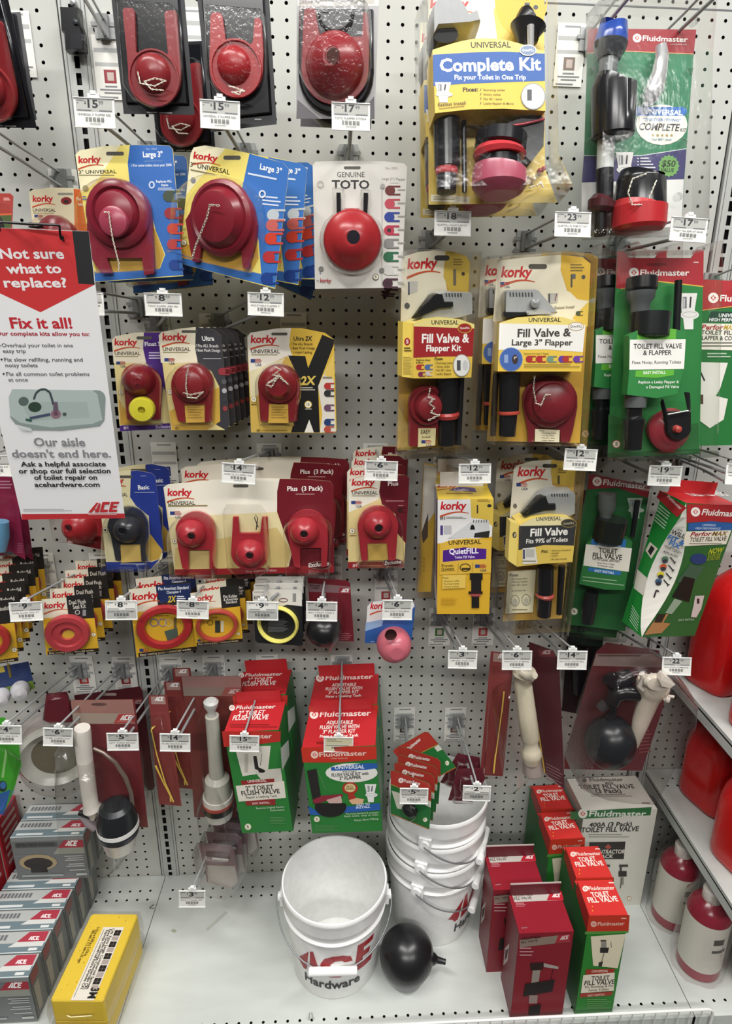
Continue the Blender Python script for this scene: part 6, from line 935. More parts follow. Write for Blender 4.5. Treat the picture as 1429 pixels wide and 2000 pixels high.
# white grey flush tube
k = Kit('flush_valve_pack', 'maroon card pack with pale grey plunger tube and black sealing ring', 'flush valve pack', 'J', [(1055, 235), (1405, 240), (1375, 1060), (1125, 1060)], .14, 'maroon blister packs')
m = card(k, [(1055, 240), (1400, 240), (1405, 400), (1372, 1060), (1130, 1060), (1100, 640)], '6e3430'); m.p([(1055, 240), (1400, 240), (1402, 305), (1062, 305)], '94706a'); m.p([(1062, 305), (1402, 305), (1403, 355), (1068, 355)], '86766c'); m.p([(1310, 305), (1402, 305), (1402, 352), (1285, 352)], '94524c'); ace(m, 1325, 342, 62, 26, 'c9b9b4')
f = k.part('plunger', None, 'pale grey plunger'); f.tube([(1226, 378, 30), (1226, 388, 44), (1226, 410, 42), (1228, 440, 24), (1232, 480, 24)], 'b9bab6:p', .045, 20); f.tube([(1232, 470, 40), (1236, 520, 40), (1250, 700, 42), (1260, 815, 46), (1262, 835, 74), (1266, 930, 84)], 'b3afa4:p', .045, 24); f.tube([(1266, 928, 86), (1267, 955, 88)], 'c9c4bc:p', .045, 24); f.tube([(1267, 953, 89), (1268, 972, 89)], 'a8483e:r', .045, 24); f.tube([(1268, 970, 90), (1270, 1000, 90)], '1e1d1c:r', .045, 24); f.tube([(1270, 998, 84), (1274, 1045, 78)], 'bfbdb6:p', .045, 24)
b = k.part('blister'); b.puff([(1180, 380), (1270, 378), (1300, 760), (1350, 860), (1362, 1040), (1280, 1068), (1190, 1050), (1170, 900), (1210, 760)], .085, 18, CLAM, .0008); k.done()
# narrow red green carton
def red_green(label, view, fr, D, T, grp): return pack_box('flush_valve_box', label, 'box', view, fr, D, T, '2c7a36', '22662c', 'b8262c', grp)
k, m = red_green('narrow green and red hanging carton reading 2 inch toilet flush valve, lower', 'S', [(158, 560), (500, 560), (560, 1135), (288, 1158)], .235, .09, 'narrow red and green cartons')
m.p([(158, 560), (500, 560), (498, 620), (340, 640), (170, 652)], 'b8302a'); m.t('Fluidmaster', 205, 606, 450, 600, 24, 'e3cfc6', .8); m.p([(232, 648), (442, 645), (425, 800), (278, 822)], 'd9d5c8'); m.p([(345, 790), (500, 775), (512, 860), (400, 860)], 'cbc8bc'); m.q(290, 690, 312, 800, 'b9b5a8'); m.p([(340, 705), (360, 705), (372, 770), (405, 785), (400, 800), (350, 780)], '2b2826'); m.e(390, 792, 20, 10, '1c1a18'); m.ln(390, 690, 382, 760, 3, '4a4a4a')
m.p([(268, 848), (462, 836), (470, 990), (300, 992)], '8e2a2a'); m.t('UNIVERSAL', 308, 860, 418, 853, 16, 'e6d2ca', .6, .1); m.p([(238, 878), (520, 850), (530, 948), (256, 970)], 'e0dbcd'); m.t('2" TOILET', 298, 905, 460, 895, 24, '2f2b28', 1); m.t('FLUSH VALVE', 274, 934, 496, 920, 25, '2f2b28', 1); m.t('Repair a Leaking Tank', 300, 952, 480, 942, 14, '5a5650', .4); m.t('EASY INSTALL', 336, 986, 438, 980, 11, 'e6d2ca', .5); m.t('Restores Original Factory', 358, 1014, 522, 1004, 11, 'b9d0b4', .4); m.t('Performance', 440, 1026, 522, 1022, 11, 'b9d0b4', .4); badge(m, 310, 1116, 20, '5', '9fb58a'); m.bars(440, 1060, 530, 1105, 5, '6a9a62', .3)
face(k, m, 'top'); flu(m, 200, 434, 268, 20, -8); m.t('2" TOILET', 250, 470, 404, 464, 26, 'ece0da', 1); m.t('FLUSH VALVE', 218, 496, 424, 490, 26, 'ece0da', 1); m.bars(205, 520, 480, 545, 2, '7a1a1c', .35); k.plane((k.W/2, 0, 0), (1, 0, 0)); m.d = .0006; m.p([(500, 660), (545, 610), (552, 700), (508, 790)], 'c9cbc2')
fl = k.part('hang_tab'); fl.box(-k.W*.44, k.W*.42, .089, .0898, 0, .03, 'b8262c'); k.done()
k.copy('narrow green and red carton behind, upper of the two on its hook', back=.094, dz=.016)
# wide red green carton
k, m = red_green('wide green and red hanging carton with picture of black flapper valve, lower', 'S', [(618, 655), (1055, 648), (1087, 1136), (690, 1158)], .25, .115, 'wide red and green cartons')
m.p([(618, 655), (1055, 648), (1058, 722), (850, 742), (628, 742)], 'c03426'); flu(m, 675, 710, 325, 26, -10, 'e6c9ba'); m.t('toilet flush kit', 790, 722, 890, 720, 8, 'dcb0a0')
m.e(912, 802, 152, 56, 'e3e2da'); m.p([(790, 770), (1000, 745), (1062, 748), (1062, 775), (1000, 785), (795, 790)], '2a5ca8'); m.t('UNIVERSAL', 815, 782, 986, 776, 20, 'e3e9f2', 1, .15); m.t('ADJUSTABLE', 858, 800, 940, 798, 10, '5a5a58', .4, .1); m.t('FLUSH VALVE KIT with', 796, 825, 1010, 814, 18, '33312e', 1, .1); m.t('3" FLAPPER', 842, 844, 968, 836, 18, '33312e', 1, .1)
m.e(903, 892, 46, 36, 'a83428'); m.e(903, 890, 32, 25, 'd9c890'); m.t('FITS', 884, 888, 920, 886, 10, '7a3a1c', 1); m.t('WORKS', 878, 902, 928, 900, 12, '7a3a1c', 1); m.p([(890, 925), (925, 925), (945, 965), (900, 970), (895, 950)], 'a83428'); m.p([(895, 962), (940, 948), (985, 955), (975, 982), (915, 985)], 'd9b08a'); toilet(m, 988, 868, 68, 105)
m.p([(660, 995), (700, 1018), (1076, 978), (1080, 1018), (720, 1048), (670, 1046)], '2a5ca8'); m.t('EASY TO', 942, 996, 1018, 990, 13, 'dfe7f2', .8, .1); m.t('INSTALL', 938, 1012, 1020, 1004, 13, 'dfe7f2', .8, .1); m.p([(652, 790), (708, 778), (735, 950), (720, 1000), (690, 980)], '282624'); m.ln(712, 785, 765, 905, 3, '6a8a60'); m.p([(685, 960), (740, 935), (860, 925), (862, 940), (800, 955), (700, 985)], '8a2a3a'); m.p([(765, 960), (850, 935), (858, 975), (800, 1000)], 'c9a8a0'); m.p(arc(790, 1000, 92, 60, 20, -200, 14), '22201e')
badge(m, 710, 1072, 18, '5', '9fb58a'); m.bars(698, 1105, 840, 1145, 6, '5a9058', .3); m.t('Fits most standard & compact', 880, 1046, 1068, 1036, 10, 'b9d0b4', .4); m.t('flush tanks, easy to trim', 870, 1060, 1066, 1050, 10, 'b9d0b4', .4); m.t('Fixes Slow Filling', 930, 1084, 1068, 1074, 11, 'b9d0b4', .4)
face(k, m, 'top'); flu(m, 668, 478, 356, 30, -10, 'f2e4dc'); m.t('ADJUSTABLE', 765, 520, 918, 517, 20, 'f2e4dc', 1); m.t('FLUSH VALVE WITH', 726, 548, 956, 541, 20, 'f2e4dc', 1); m.t('3" FLAPPER KIT', 744, 574, 934, 567, 20, 'f2e4dc', 1); m.t('Fixes a Leaking Tank', 726, 598, 952, 590, 16, 'f2e4dc', .8); m.bars(708, 620, 760, 638, 2, '7a1a14', .5)
fl = k.part('hang_tab'); fl.box(-k.W*.44, k.W*.44, .114, .1148, 0, .03, 'b8262c'); k.done()
k.copy('wide green and red carton behind, upper of the two on its hook', back=.117, dz=.014)
# small cards over the stacked buckets
k = Kit('seal_pack', 'small green and red card with round black seal, front of its row', 'seal pack', 'T', [(62, 790), (302, 870), (292, 1132), (65, 1042)], .266, 'small green and red cards', ysig=.6)
m = card(k, [(68, 790), (90, 790), (285, 860), (303, 880), (303, 960), (292, 1130), (68, 1040)], '236e34'); m.p([(68, 790), (90, 790), (285, 860), (303, 880), (303, 965), (68, 865)], 'a8342c'); m.p([(72, 905), (120, 920), (170, 1020), (105, 1010)], 'c9c8b8'); m.p([(270, 960), (302, 970), (300, 1005), (268, 990)], 'd0cfc0'); flu(m, 112, 855, 130, 18, 20); m.ln(68, 868, 300, 968, 4, 'c9823a'); badge(m, 268, 1075, 14, 'T', '8fae80'); m.ln(70, 1040, 290, 1130, 5, 'a86a3a')
f = k.part('seal', None, 'black rubber seal'); f.dome(182, 1012, [(40, .002), (40, .008), (28, .012), (12, .011), (0, .009)], '1c1d20:r', 20); b = k.part('blister'); b.puff(arc(185, 1015, 56, 52, 0, 340, 16), .0155, 10, CLAM, .0008); k.done()
for i in range(3): k.copy('small green and red card, %s behind the front one' % ('first', 'second', 'third')[i], dx=-.001*i, back=.018*(i+1), dz=.0065*(i+1))
k.copy('small green and red card at the back, turned the other way', dx=.006, dy=.08, dz=.024, yaw=.45, roll=-.62)
k = Kit('clip_pack', 'small maroon card pack with clear blister behind its tag', 'clip pack', 'P', [(888, 1500), (940, 1500), (922, 1565), (876, 1563)], .19, 'small maroon packs')
m = card(k, [(893, 1502), (940, 1500), (948, 1520), (922, 1566), (875, 1563)], '5a1c28'); m.bars(880, 1556, 915, 1562, 1, '8a5058'); f = k.part('clip', None, 'bent wire clip'); f.tube([(900, 1522, .8), (898, 1540, .8), (903, 1550, .8), (897, 1560, .8)], 'a8a49a:m', .008, 6); b = k.part('blister'); b.puff([(892, 1508), (936, 1506), (940, 1520), (920, 1560), (880, 1558)], .022, 4, CLAM, .0008); k.done()
k.copy('second small maroon pack, darker behind the clear one', dx=.006, dy=.04, dz=.002, roll=.25)
# fill valve tube pack
k = Kit('fill_valve_pack', 'dark maroon card turned sideways with long white valve tube and brass rod', 'valve pack', 'T', [(800, 20), (1040, 60), (1075, 895), (905, 800)], .15, 'maroon blister packs', ysig=.7)
m = card(k, [(870, 40), (1010, 90), (1045, 150), (1078, 900), (960, 800), (890, 300)], '4c1f26'); m.p([(925, 85), (1010, 95), (1030, 130), (935, 125)], '6a2a34'); ace(m, 945, 112, 50, 24, 'b09a98'); m.bars(970, 745, 1068, 850, 6, '8a6468', .3, .5)
f = k.part('valve_tube', None, 'white valve tube'); f.tube([(850, 205, 50), (848, 225, 60), (845, 255, 42), (830, 275, 38), (838, 300, 44), (862, 480, 46), (878, 600, 46), (880, 612, 40), (882, 645, 36), (884, 665, 46), (885, 690, 54), (885, 710, 48), (886, 740, 40)], 'b9b09a:p', .05, 22); f.tube([(886, 735, 42), (892, 800, 46), (893, 808, 40)], '8f837c:p', .045, 20); f.tube([(830, 215, 24), (870, 240, 22), (905, 235, 18)], 'c3bba8:p', .07, 12); f.dome(905, 232, [(18, .06), (18, .074), (0, .078)], 'c9c4b4:p', 14)
f = k.part('rod', None, 'brass rod'); f.tube([(893, 340, 4), (925, 560, 4), (962, 800, 4)], 'a88a3a:p', .016, 8)
b = k.part('blister'); b.puff([(790, 210), (905, 190), (930, 480), (960, 760), (905, 815), (860, 800), (830, 640), (790, 330)], .095, 16, CLAM, .0008); k.done()
# ballcock in a bag
k = Kit('ballcock_pack', 'clear bagged ballcock with black float ball and white valve on maroon card', 'ballcock pack', 'Q', [(655, 45), (1090, 100), (900, 790), (455, 720)], .16, ysig=.4)
m = card(k, [(640, 100), (700, 45), (1000, 90), (1060, 200), (1030, 420), (905, 790), (455, 780), (460, 690)], '5e262c'); m.p([(640, 110), (1000, 110), (1040, 190), (620, 180)], '8a7672'); m.bars(650, 115, 900, 140, 1, '5c4644'); m.p([(455, 700), (560, 640), (520, 780), (455, 780)], '70302e'); m.bars(890, 560, 960, 700, 7, '8a4a4c', .3, -.1)
f = k.part('float_ball', None, 'ribbed black float ball'); RR = 145; nb = 40
f.tube([(722+.42*RR*math.cos(math.pi*q/nb), 622-.907*RR*math.cos(math.pi*q/nb), max(.5, RR*math.sin(math.pi*q/nb)*(1+(.014 if q % 2 else 0)*(6 < q < 34)))) for q in range(nb+1)], '1d2024:r', .055, 32)
f.tube([(720, 480, 34), (740, 440, 22), (735, 400, 26)], '1a1a1c:p', .05, 14)
f = k.part('coupling', None, 'shiny black couplings'); f.tube([(735, 400, 40), (750, 350, 50), (800, 330, 50), (880, 340, 44), (915, 350, 40)], '1a181c:p', .06, 16); f.tube([(720, 250, 50), (740, 280, 58), (800, 260, 55), (850, 230, 40)], '19171c:p', .05, 16); f.tube([(660, 430, 30), (700, 395, 34)], '3a3436:p', .05, 12)
f = k.part('valve_body', None, 'white valve'); f.tube([(975, 275, 92), (970, 290, 96), (962, 318, 92), (955, 345, 74), (945, 370, 62), (900, 500, 50), (860, 640, 28), (858, 660, 12)], 'cfc4b4:p', .065, 26); f.dome(990, 268, [(82, .09), (84, .098), (70, .104), (0, .106)], 'd4cbbd:p', 28, .62); f.plate([(1010, 270), (1040, 240), (1100, 290), (1070, 310), (1020, 300)], 'd0c6ba:p', .095, .118); f.tube([(1040, 365, 18), (1052, 370, 20), (1050, 385, 16)], 'e0d6cc:p', .1, 12); f.tube([(1055, 355, 9), (1090, 360, 10)], 'dcd2c8:p', .1, 10); f.tube([(905, 225, 18), (915, 250, 16), (890, 295, 16), (910, 320, 14)], 'd8d0c6:p', .085, 12); f.dome(1015, 225, [(20, .08), (20, .1), (0, .104)], 'd8d0c6:p', 14)
b = k.part('bag', None, 'clear bag'); b.puff([(645, 60), (700, 42), (760, 22), (840, 28), (1000, 100), (1120, 240), (1110, 370), (900, 790), (740, 800), (600, 780), (455, 700), (540, 380)], .12, 40, 'clear_bag', .001, 4); k.done()
# small clear bag on the lowest hook
k = Kit('bolt_bag', 'small clear bag of bolts on dark maroon card at the lowest hook', 'bolt bag', 'J', [(1150, 1215), (1345, 1225), (1390, 1465), (1200, 1440)], .16, 'bolt bags')
m = card(k, [(1150, 1210), (1340, 1225), (1360, 1250), (1392, 1440), (1345, 1475), (1205, 1440), (1180, 1330)], '7a5f66'); m.p([(1205, 1340), (1365, 1345), (1385, 1440), (1345, 1470), (1210, 1440)], 'b9b3b0'); m.p([(1195, 1255), (1330, 1262), (1340, 1300), (1200, 1290)], '4a2a34')
b = k.part('bag', None, 'clear bag'); b.puff([(1145, 1205), (1250, 1210), (1345, 1228), (1370, 1255), (1396, 1445), (1345, 1480), (1205, 1445), (1175, 1330)], .04, 22, 'clear_bag', .001, 4); f = k.part('bolts', None, 'small bolt'); f.tube([(1235, 1300, 7), (1330, 1310, 7)], 'b9b5b0:m', .016, 8); k.done()
for i in range(3): k.copy('maroon card bolt bag, %s behind the front one' % ('first', 'second', 'third')[i], dx=.012*(i+1), dy=.024*(i+1), dz=.008*(i+1), roll=.1*(i % 2))
# ================================================================ ON THE BASE DECK
def place(x, y, z, yaw):
    M = np.eye(4); M[:3, :3] = Rm(yaw, 0, 0); M[:3, 3] = [x, y, z]; return M
def bucket(label, x, y, z, yaw, tilt=0., grp='white buckets', swing=1.2, logo=True):
    r = empty('bucket', Matrix(place(x, y, z, yaw).tolist()), label, 'bucket', grp)
    RB, RT, H = .096, .1145, .238; f = lambda zz: RB+(RT-RB-.002)*zz/H
    m = MB(); WT = 'efefed:p'
    m.lathe([(0, .004), (RB-.006, .002), (RB-.002, 0), (RB, .004), (f(.16), .16), (f(.172), .172), (f(.174)+.004, .173), (f(.176)+.005, .176), (f(.178), .18), (f(.2), .2), (f(.202)+.005, .2), (f(.206)+.006, .204), (f(.208)+.003, .222), (f(.222)+.0045, .228), (RT+.002, .234), (RT, H), (RT-.003, H), (RT-.0045, .232), (RB-.003, .006), (0, .006)], WT, n=64, cap0=False, cap1=False)
    m.build('body', r)
    for a in (-1, 1):
        m = MB(); c = a*(f(.2)+.006); m.wtube([(c-.004*a, 0, .186), (c+.009*a, 0, .186)], [.012, .010], WT, 16); m.box(min(c-.006*a, c+.004*a), max(c-.006*a, c+.004*a), -.014, .014, .172, .2, WT); m.build('ear', r)
    # bail and grip: hangs from the ears, swung to the front
    n = 24; pts = []; R = f(.2)+.017
    for i in range(n+1):
        t = math.pi*i/n; u = math.sin(t); pts.append(np.array([-R*math.cos(t), -u*.137*math.sin(swing), .186-u*.137*math.cos(swing)]))
    h = MB(); h.wtube(pts, .0016, '8f9294:m', 8); ho = h.build('handle', r, 'thin steel wire handle')
    g = MB(); a, b = pts[n//2-4], pts[n//2+4]; c = pts[n//2]; a = np.array([a[0], c[1], c[2]]); b = np.array([b[0], c[1], c[2]]); g.wtube([a*.8+c*.2, a*.78+c*.22, c, b*.78+c*.22, b*.8+c*.2], [.008, .0092, .0092, .0092, .008], 'f0f0ee:p', 16); g.build('grip', ho, 'white plastic grip')
    if logo:
        p = MB(); d = .0006
        def W(u, v):      # u across in metres along the wall of the bucket, v height
            rr = f(v)+d; a_ = -math.pi/2+u/rr; return (rr*math.cos(a_), rr*math.sin(a_), v)
        def poly(pts, c):
            tri = geo.tessellate_polygon([[Vector((a, b, 0)) for a, b in pts]])
            for t in tri:        # each triangle is cut into narrow upright strips that follow the round wall
                T3 = [np.array(pts[q]) for q in t]; lo, hi = min(q[0] for q in T3), max(q[0] for q in T3)
                for s_ in range(int(math.floor(lo/.005)), int(math.floor(hi/.005))+1):
                    cur = T3
                    for lim, sg in ((s_*.005, 1), ((s_+1)*.005, -1)):
                        o = []
                        for i in range(len(cur)):
                            A, B = cur[i], cur[(i+1) % len(cur)]; da, db = (A[0]-lim)*sg, (B[0]-lim)*sg
                            if da >= 0: o.append(A)
                            if (da > 0) != (db > 0) and abs(da-db) > 1e-12: o.append(A+(B-A)*da/(da-db))
                        cur = o
                        if len(cur) < 3: break
                    if len(cur) >= 3: p.add([W(*a) for a in cur], [list(range(len(cur)))], c)
        def X(pts):
            o = []
            for a, b in pts: u = (a-530)*.00046; o.append((u, .038+(1218-(b+23*(u/.06)**2))*.0005))
            return o
        RD = 'a3202a'
        for pg in ([(333, 1068), (412, 998), (404, 1050), (395, 1118), (378, 1118), (352, 1080)], [(420, 996), (436, 992), (468, 1128), (412, 1128)],
            [(468, 1090), (472, 1060), (490, 1028), (530, 1012), (575, 1010), (612, 1022), (622, 1052), (585, 1054), (568, 1042), (540, 1044), (518, 1062), (514, 1092), (526, 1112), (556, 1116), (606, 1096), (618, 1124), (560, 1146), (500, 1140), (474, 1118)],
            [(630, 1130), (640, 1040), (648, 966), (748, 928), (742, 962), (682, 988), (680, 1012), (722, 996), (716, 1030), (676, 1046), (673, 1080), (740, 1050), (732, 1090)]): poly(X(pg), RD)
        v, fc = text_mesh('Hardware', 1.2); mn, mx = v[:, 0].min(), v[:, 0].max(); X0 = (v[:, 0]-mn)/(mx-mn)*.128-.068; Y0 = v[:, 1]/CAPH*.024+.038
        p.add([W(a+.0, b+.0) for a, b in zip(X0, Y0)], fc, '1d1d1f'); p.build('printed_logo', r)
    return r
bucket('white bucket with red and black lettering standing open in the middle of the deck', -.1065, -.2385, 0, -.02, swing=.94)
for i in range(3):
    bucket(('lowest white bucket of the nested stack, lettering half turned away', 'middle white bucket of the nested stack of three', 'topmost white bucket of the nested stack, its open rim showing')[i], .129+.002*i, -.13, .068*i, 1.12+.04*i, swing=.95, logo=i == 0)
# ribbed black float ball
x, y = .053, -.287; r = empty('float_ball', Matrix(place(x, y, .0605, math.radians(-8)).tolist()), 'ribbed black float ball lying on the deck beside the buckets', 'float ball'); m = MB(); R = .06; pr_ = []
for i in range(61):
    a = math.pi*i/60; rr = R*(1+(.014 if i % 2 else 0)*(1 if 8 < i < 52 else 0)); pr_.append((rr*math.cos(a), rr*math.sin(a)))
n = 48; vs = [(q[0], q[1]*math.cos(2*math.pi*i/n), q[1]*math.sin(2*math.pi*i/n)) for q in pr_ for i in range(n)]; m.add(vs, [[j*n+i, j*n+(i+1) % n, (j+1)*n+(i+1) % n, (j+1)*n+i] for j in range(60) for i in range(n)], '1b1b1d:r', True); m.build('ball', r)
m = MB(); m.wtube([(R*.93, 0, -.005), (R+.004, 0, -.006), (R+.007, 0, -.0065), (R+.022, 0, -.010), (R+.026, 0, -.011)], [.015, .011, .0075, .0058, .0062], '19191b:r', 16); m.wtube([(R+.0255, 0, -.0109), (R+.0262, 0, -.0111)], [.003, .003], '050505', 10); m.build('stem', r)
# cartons standing on the deck
def deck_box(name, label, view, bl, br, Hh, T, col, side, topc, grp):
    a = atZ(*vpx(view, *bl)); b = atZ(*vpx(view, *br)); yaw = math.atan2(b[1]-a[1], b[0]-a[0]); c = (a+b)/2
    k = Kit(name, label, 'box', view, None, 0, grp, M=place(c[0], c[1], Hh, yaw), W=np.linalg.norm(b-a), H=Hh); m = k.part('carton'); W = k.W
    m.box(-W/2, W/2, 0, T, -Hh, 0, col); k.T = T
    if side:
        for sx in (-1, 1): m.add([(sx*(W/2+.0003), 0, 0), (sx*(W/2+.0003), T, 0), (sx*(W/2+.0003), T, -Hh), (sx*(W/2+.0003), 0, -Hh)], [[0, 1, 2, 3]], side)
    m.add([(-W/2, 0, .0003), (W/2, 0, .0003), (W/2, T, .0003), (-W/2, T, .0003)], [[0, 1, 2, 3]], topc); m.d = .0005; return k, m
def maroon(label, bl, br, Hh, T, dx, dy):
    k, m = deck_box('fill_valve_box', label, 'O', bl, br, Hh, T, '7e1c28', '6a141f', '8a1626', 'maroon cartons on the deck')  # one maroon; brighter top and darker sides put light into the colours
    S = lambda pts: [(x+dx, y+dy) for x, y in pts]; t = lambda s, a, b, c, d, h, col, w=0: m.t(s, a+dx, b+dy, c+dx, d+dy, h, col, w)
    m.p(S([(195, 940), (490, 905), (488, 950), (195, 985)]), '857468'); t('ADJUSTABLE', 205, 942, 315, 928, 14, '33201f', .6); t('FILL VALVE', 203, 962, 300, 948, 13, '33201f', .6); m.p(S([(420, 912), (490, 905), (488, 948), (400, 960)]), '9a2a34'); ace(m, 428+dx, 940+dy, 48, 22, 'd8c6c2', -.1); m.bars(195+dx, 985+dy, 275+dx, 1045+dy, 3, 'b98a8c', .35); m.bars(205+dx, 868+dy, 240+dx, 880+dy, 1, 'b98a8c', .5, -.1)
    m.p(S([(255, 1075), (335, 1070), (330, 1112), (260, 1118)]), '2a1a18'); m.p(S([(270, 1118), (315, 1115), (305, 1190), (262, 1195)]), '8f857c'); m.p(S([(335, 1075), (420, 1095), (420, 1110), (335, 1098)]), 'a09690'); m.p(S([(228, 1195), (400, 1170), (385, 1240), (215, 1270)]), '201a18'); m.p(S([(250, 1262), (300, 1262), (296, 1310), (248, 1310)]), '8f7a76'); m.p(S([(250, 1325), (320, 1310), (310, 1375), (246, 1380)]), '1f1614'); m.ln(390+dx, 1110+dy, 370+dx, 1200+dy, 3, '30181a')
    face(k, m, 'top'); m.p(S([(148, 668), (438, 655), (450, 708), (165, 720)]), 'b9b3ab'); t('ADJUSTABLE', 160, 688, 272, 682, 15, '3a2a28', .8); t('FILL VALVE', 165, 708, 265, 702, 15, '3a2a28', .8); m.p(S([(375, 658), (438, 655), (450, 708), (352, 710)]), 'b01c2e'); ace(m, 382+dx, 692+dy, 46, 24, 'f0e6e4'); m.bars(172+dx, 725+dy, 230+dx, 750+dy, 3, 'c98a90', .4)
    f = k.part('flap', None, 'raised top flap'); W = k.W; f.box(-W*.49, W*.49, T-.001, T, 0, .032, '5a1420'); f.box(-W*.49, W*.49, T-.0014, T-.0002, .0305, .034, 'c9bdb8')
    face(k, m, 'left'); m.p(S([(108, 990), (135, 960), (125, 1060), (100, 1090)]), 'b8b0aa'); m.p(S([(112, 1000), (130, 990), (122, 1040), (108, 1060)]), '3a2424'); k.done(); return k
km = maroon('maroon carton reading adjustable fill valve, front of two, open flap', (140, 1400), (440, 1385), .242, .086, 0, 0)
km.copy('maroon carton reading adjustable fill valve, rear of two left of the front one', dx=-.03, dy=.1, dz=0)
def redtop(label, bl, br, Hh, T):
    k, m = deck_box('fill_valve_box', label, 'O', bl, br, Hh, T, '2c7a2e', '1f5f28', 'c8302c', 'red topped green cartons on the deck')  # top red brighter than the front band, overhead light painted into it
    m.p([(598, 800), (834, 795), (828, 890), (585, 892)], 'b5321f'); flu(m, 608, 858, 195, 20, -4, 'd6b0a0'); m.bars(785, 812, 815, 822, 1, 'd6b0a0', .6); m.p([(575, 892), (828, 888), (826, 900), (573, 908)], '4f8a3c')
    m.p([(608, 920), (812, 905), (765, 1105), (622, 1090)], 'd6cdb2'); m.q(665, 940, 698, 950, '3a3632'); m.q(668, 952, 700, 985, '8a857a'); m.p([(662, 985), (715, 985), (708, 1015), (662, 1015)], '2a2826'); m.ln(685, 1015, 668, 1080, 8, '8f8a78'); m.p([(655, 1070), (680, 1065), (672, 1095), (652, 1095)], '33302a'); m.ln(725, 950, 728, 985, 4, '6a665c')
    m.p([(582, 1112), (748, 1108), (740, 1135), (578, 1142)], '9a3020'); m.t('UNIVERSAL', 612, 1130, 708, 1127, 14, 'e0c0b0', .6, .1); m.p([(565, 1145), (748, 1130), (742, 1235), (550, 1250)], 'ddd5c2'); m.t('TOILET', 610, 1178, 715, 1172, 25, '2f2b26', .9); m.t('FILL VALVE', 570, 1205, 745, 1196, 26, '2f2b26', .9); m.t('Fix Running & Fix', 574, 1222, 738, 1212, 13, '5a544a', .4); m.t('Noisy Toilets', 596, 1240, 712, 1232, 13, '5a544a', .4)
    m.p([(548, 1252), (735, 1240), (730, 1262), (545, 1275)], '9a3020'); m.t('EASY INSTALL', 590, 1270, 690, 1262, 11, 'e0c0b0', .5); m.bars(585, 1285, 725, 1345, 5, '6a9a5a', .35)
    face(k, m, 'top'); flu(m, 560, 652, 190, 20, -6, 'efd8cc'); m.t('TOILET', 617, 692, 722, 684, 26, 'f2e4da', 1.1); m.t('FILL VALVE', 598, 724, 770, 714, 28, 'f2e4da', 1.1); m.bars(712, 604, 742, 614, 1, 'efd8cc', .6); m.e(618, 745, 3, 3, 'e8c23a'); m.e(618, 770, 3, 3, 'e8c23a')
    face(k, m, 'left'); m.p([(530, 600), (600, 800), (585, 895), (520, 660)], 'a8281f'); k.done(); return k
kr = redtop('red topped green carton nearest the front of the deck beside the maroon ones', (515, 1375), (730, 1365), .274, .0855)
kr.copy('red topped green carton second from the front', dx=.004, dy=.0875, dz=0)
kr.copy('red topped green carton third from the front, left by the white carton', dx=-.02, dy=.192, dz=0, yaw=.07)
kr.copy('red topped green carton at the back against the pegboard', dx=-.014, dy=.281, dz=0, yaw=.05)
# big white carton
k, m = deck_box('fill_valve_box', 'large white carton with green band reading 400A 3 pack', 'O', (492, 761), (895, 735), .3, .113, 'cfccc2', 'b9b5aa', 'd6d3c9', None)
m.p([(490, 195), (962, 168), (955, 215), (490, 240)], '2f6a3c'); flu(m, 535, 222, 392, 32, 0, 'd6dccf'); m.t('400A (3 Pack)', 597, 283, 846, 278, 24, '33322f', 1); m.t('TOILET FILL VALVE', 550, 315, 885, 307, 27, '33322f', 1); m.bars(595, 325, 830, 352, 2, '8a887f', .35); m.p([(600, 372), (810, 368), (800, 470), (600, 470)], '2a2725'); m.p([(690, 400), (710, 382), (728, 400), (710, 415)], 'a8483a'); m.t('CONTRACTOR', 612, 440, 805, 437, 22, 'd9d4c8', .9); m.t('PACK', 650, 466, 738, 463, 20, 'd9d4c8', .9)
for x, s_ in ((690, .6), (795, 1)): m.q(x-22, 502, x+30, 516, '3a3834'); m.q(x-18, 516, x-6, 545, '3a3834'); m.q(x-25, 540, x+22, 572, '23211f'); m.q(x-14, 575, x+6, 620, '8f8b80'); m.ln(x-5, 580, x-15, 640, 6, '55524a')
badge(m, 832, 700, 12, 'o', 'a04038')
face(k, m, 'top'); m.e(570, 12, 14, 12, '55534d'); m.t('Fluidmaster', 605, 18, 800, 16, 18, '55534d', .8); m.t('400A', 695, 38, 745, 38, 16, '33322f', .6); m.t('TOILET FILL VALVE', 545, 62, 865, 58, 22, '33322f', 1); m.t('(3 Pack)', 640, 86, 790, 84, 22, '33322f', 1); m.bars(610, 92, 850, 112, 2, '8a887f', .35); m.bars(905, 140, 952, 152, 1, '77756e', .6); k.done()
# white wire fence along the front edge
fe = empty('wire_fence', Matrix.Translation((.47, -.408, 0)), 'white coated wire fence along the front edge of the deck', 'fence'); m = MB(); xs0, xs1 = -.55, .225
rail = [(xs0, 0, .028), (xs1-.012, 0, .0285), (xs1-.003, 0, .025), (xs1, 0, .015), (xs1, 0, -.055)]; m.wtube(rail, .0032, 'e6e6e2:p', 10); m.build('top_rail', fe)
m = MB()
for i in range(31): x = xs1-.024-i*.0252; m.wtube([(x, 0, .028), (x, -.001, -.055)], .0013, 'd9d9d5:p', 6)
m.build('wires', fe)
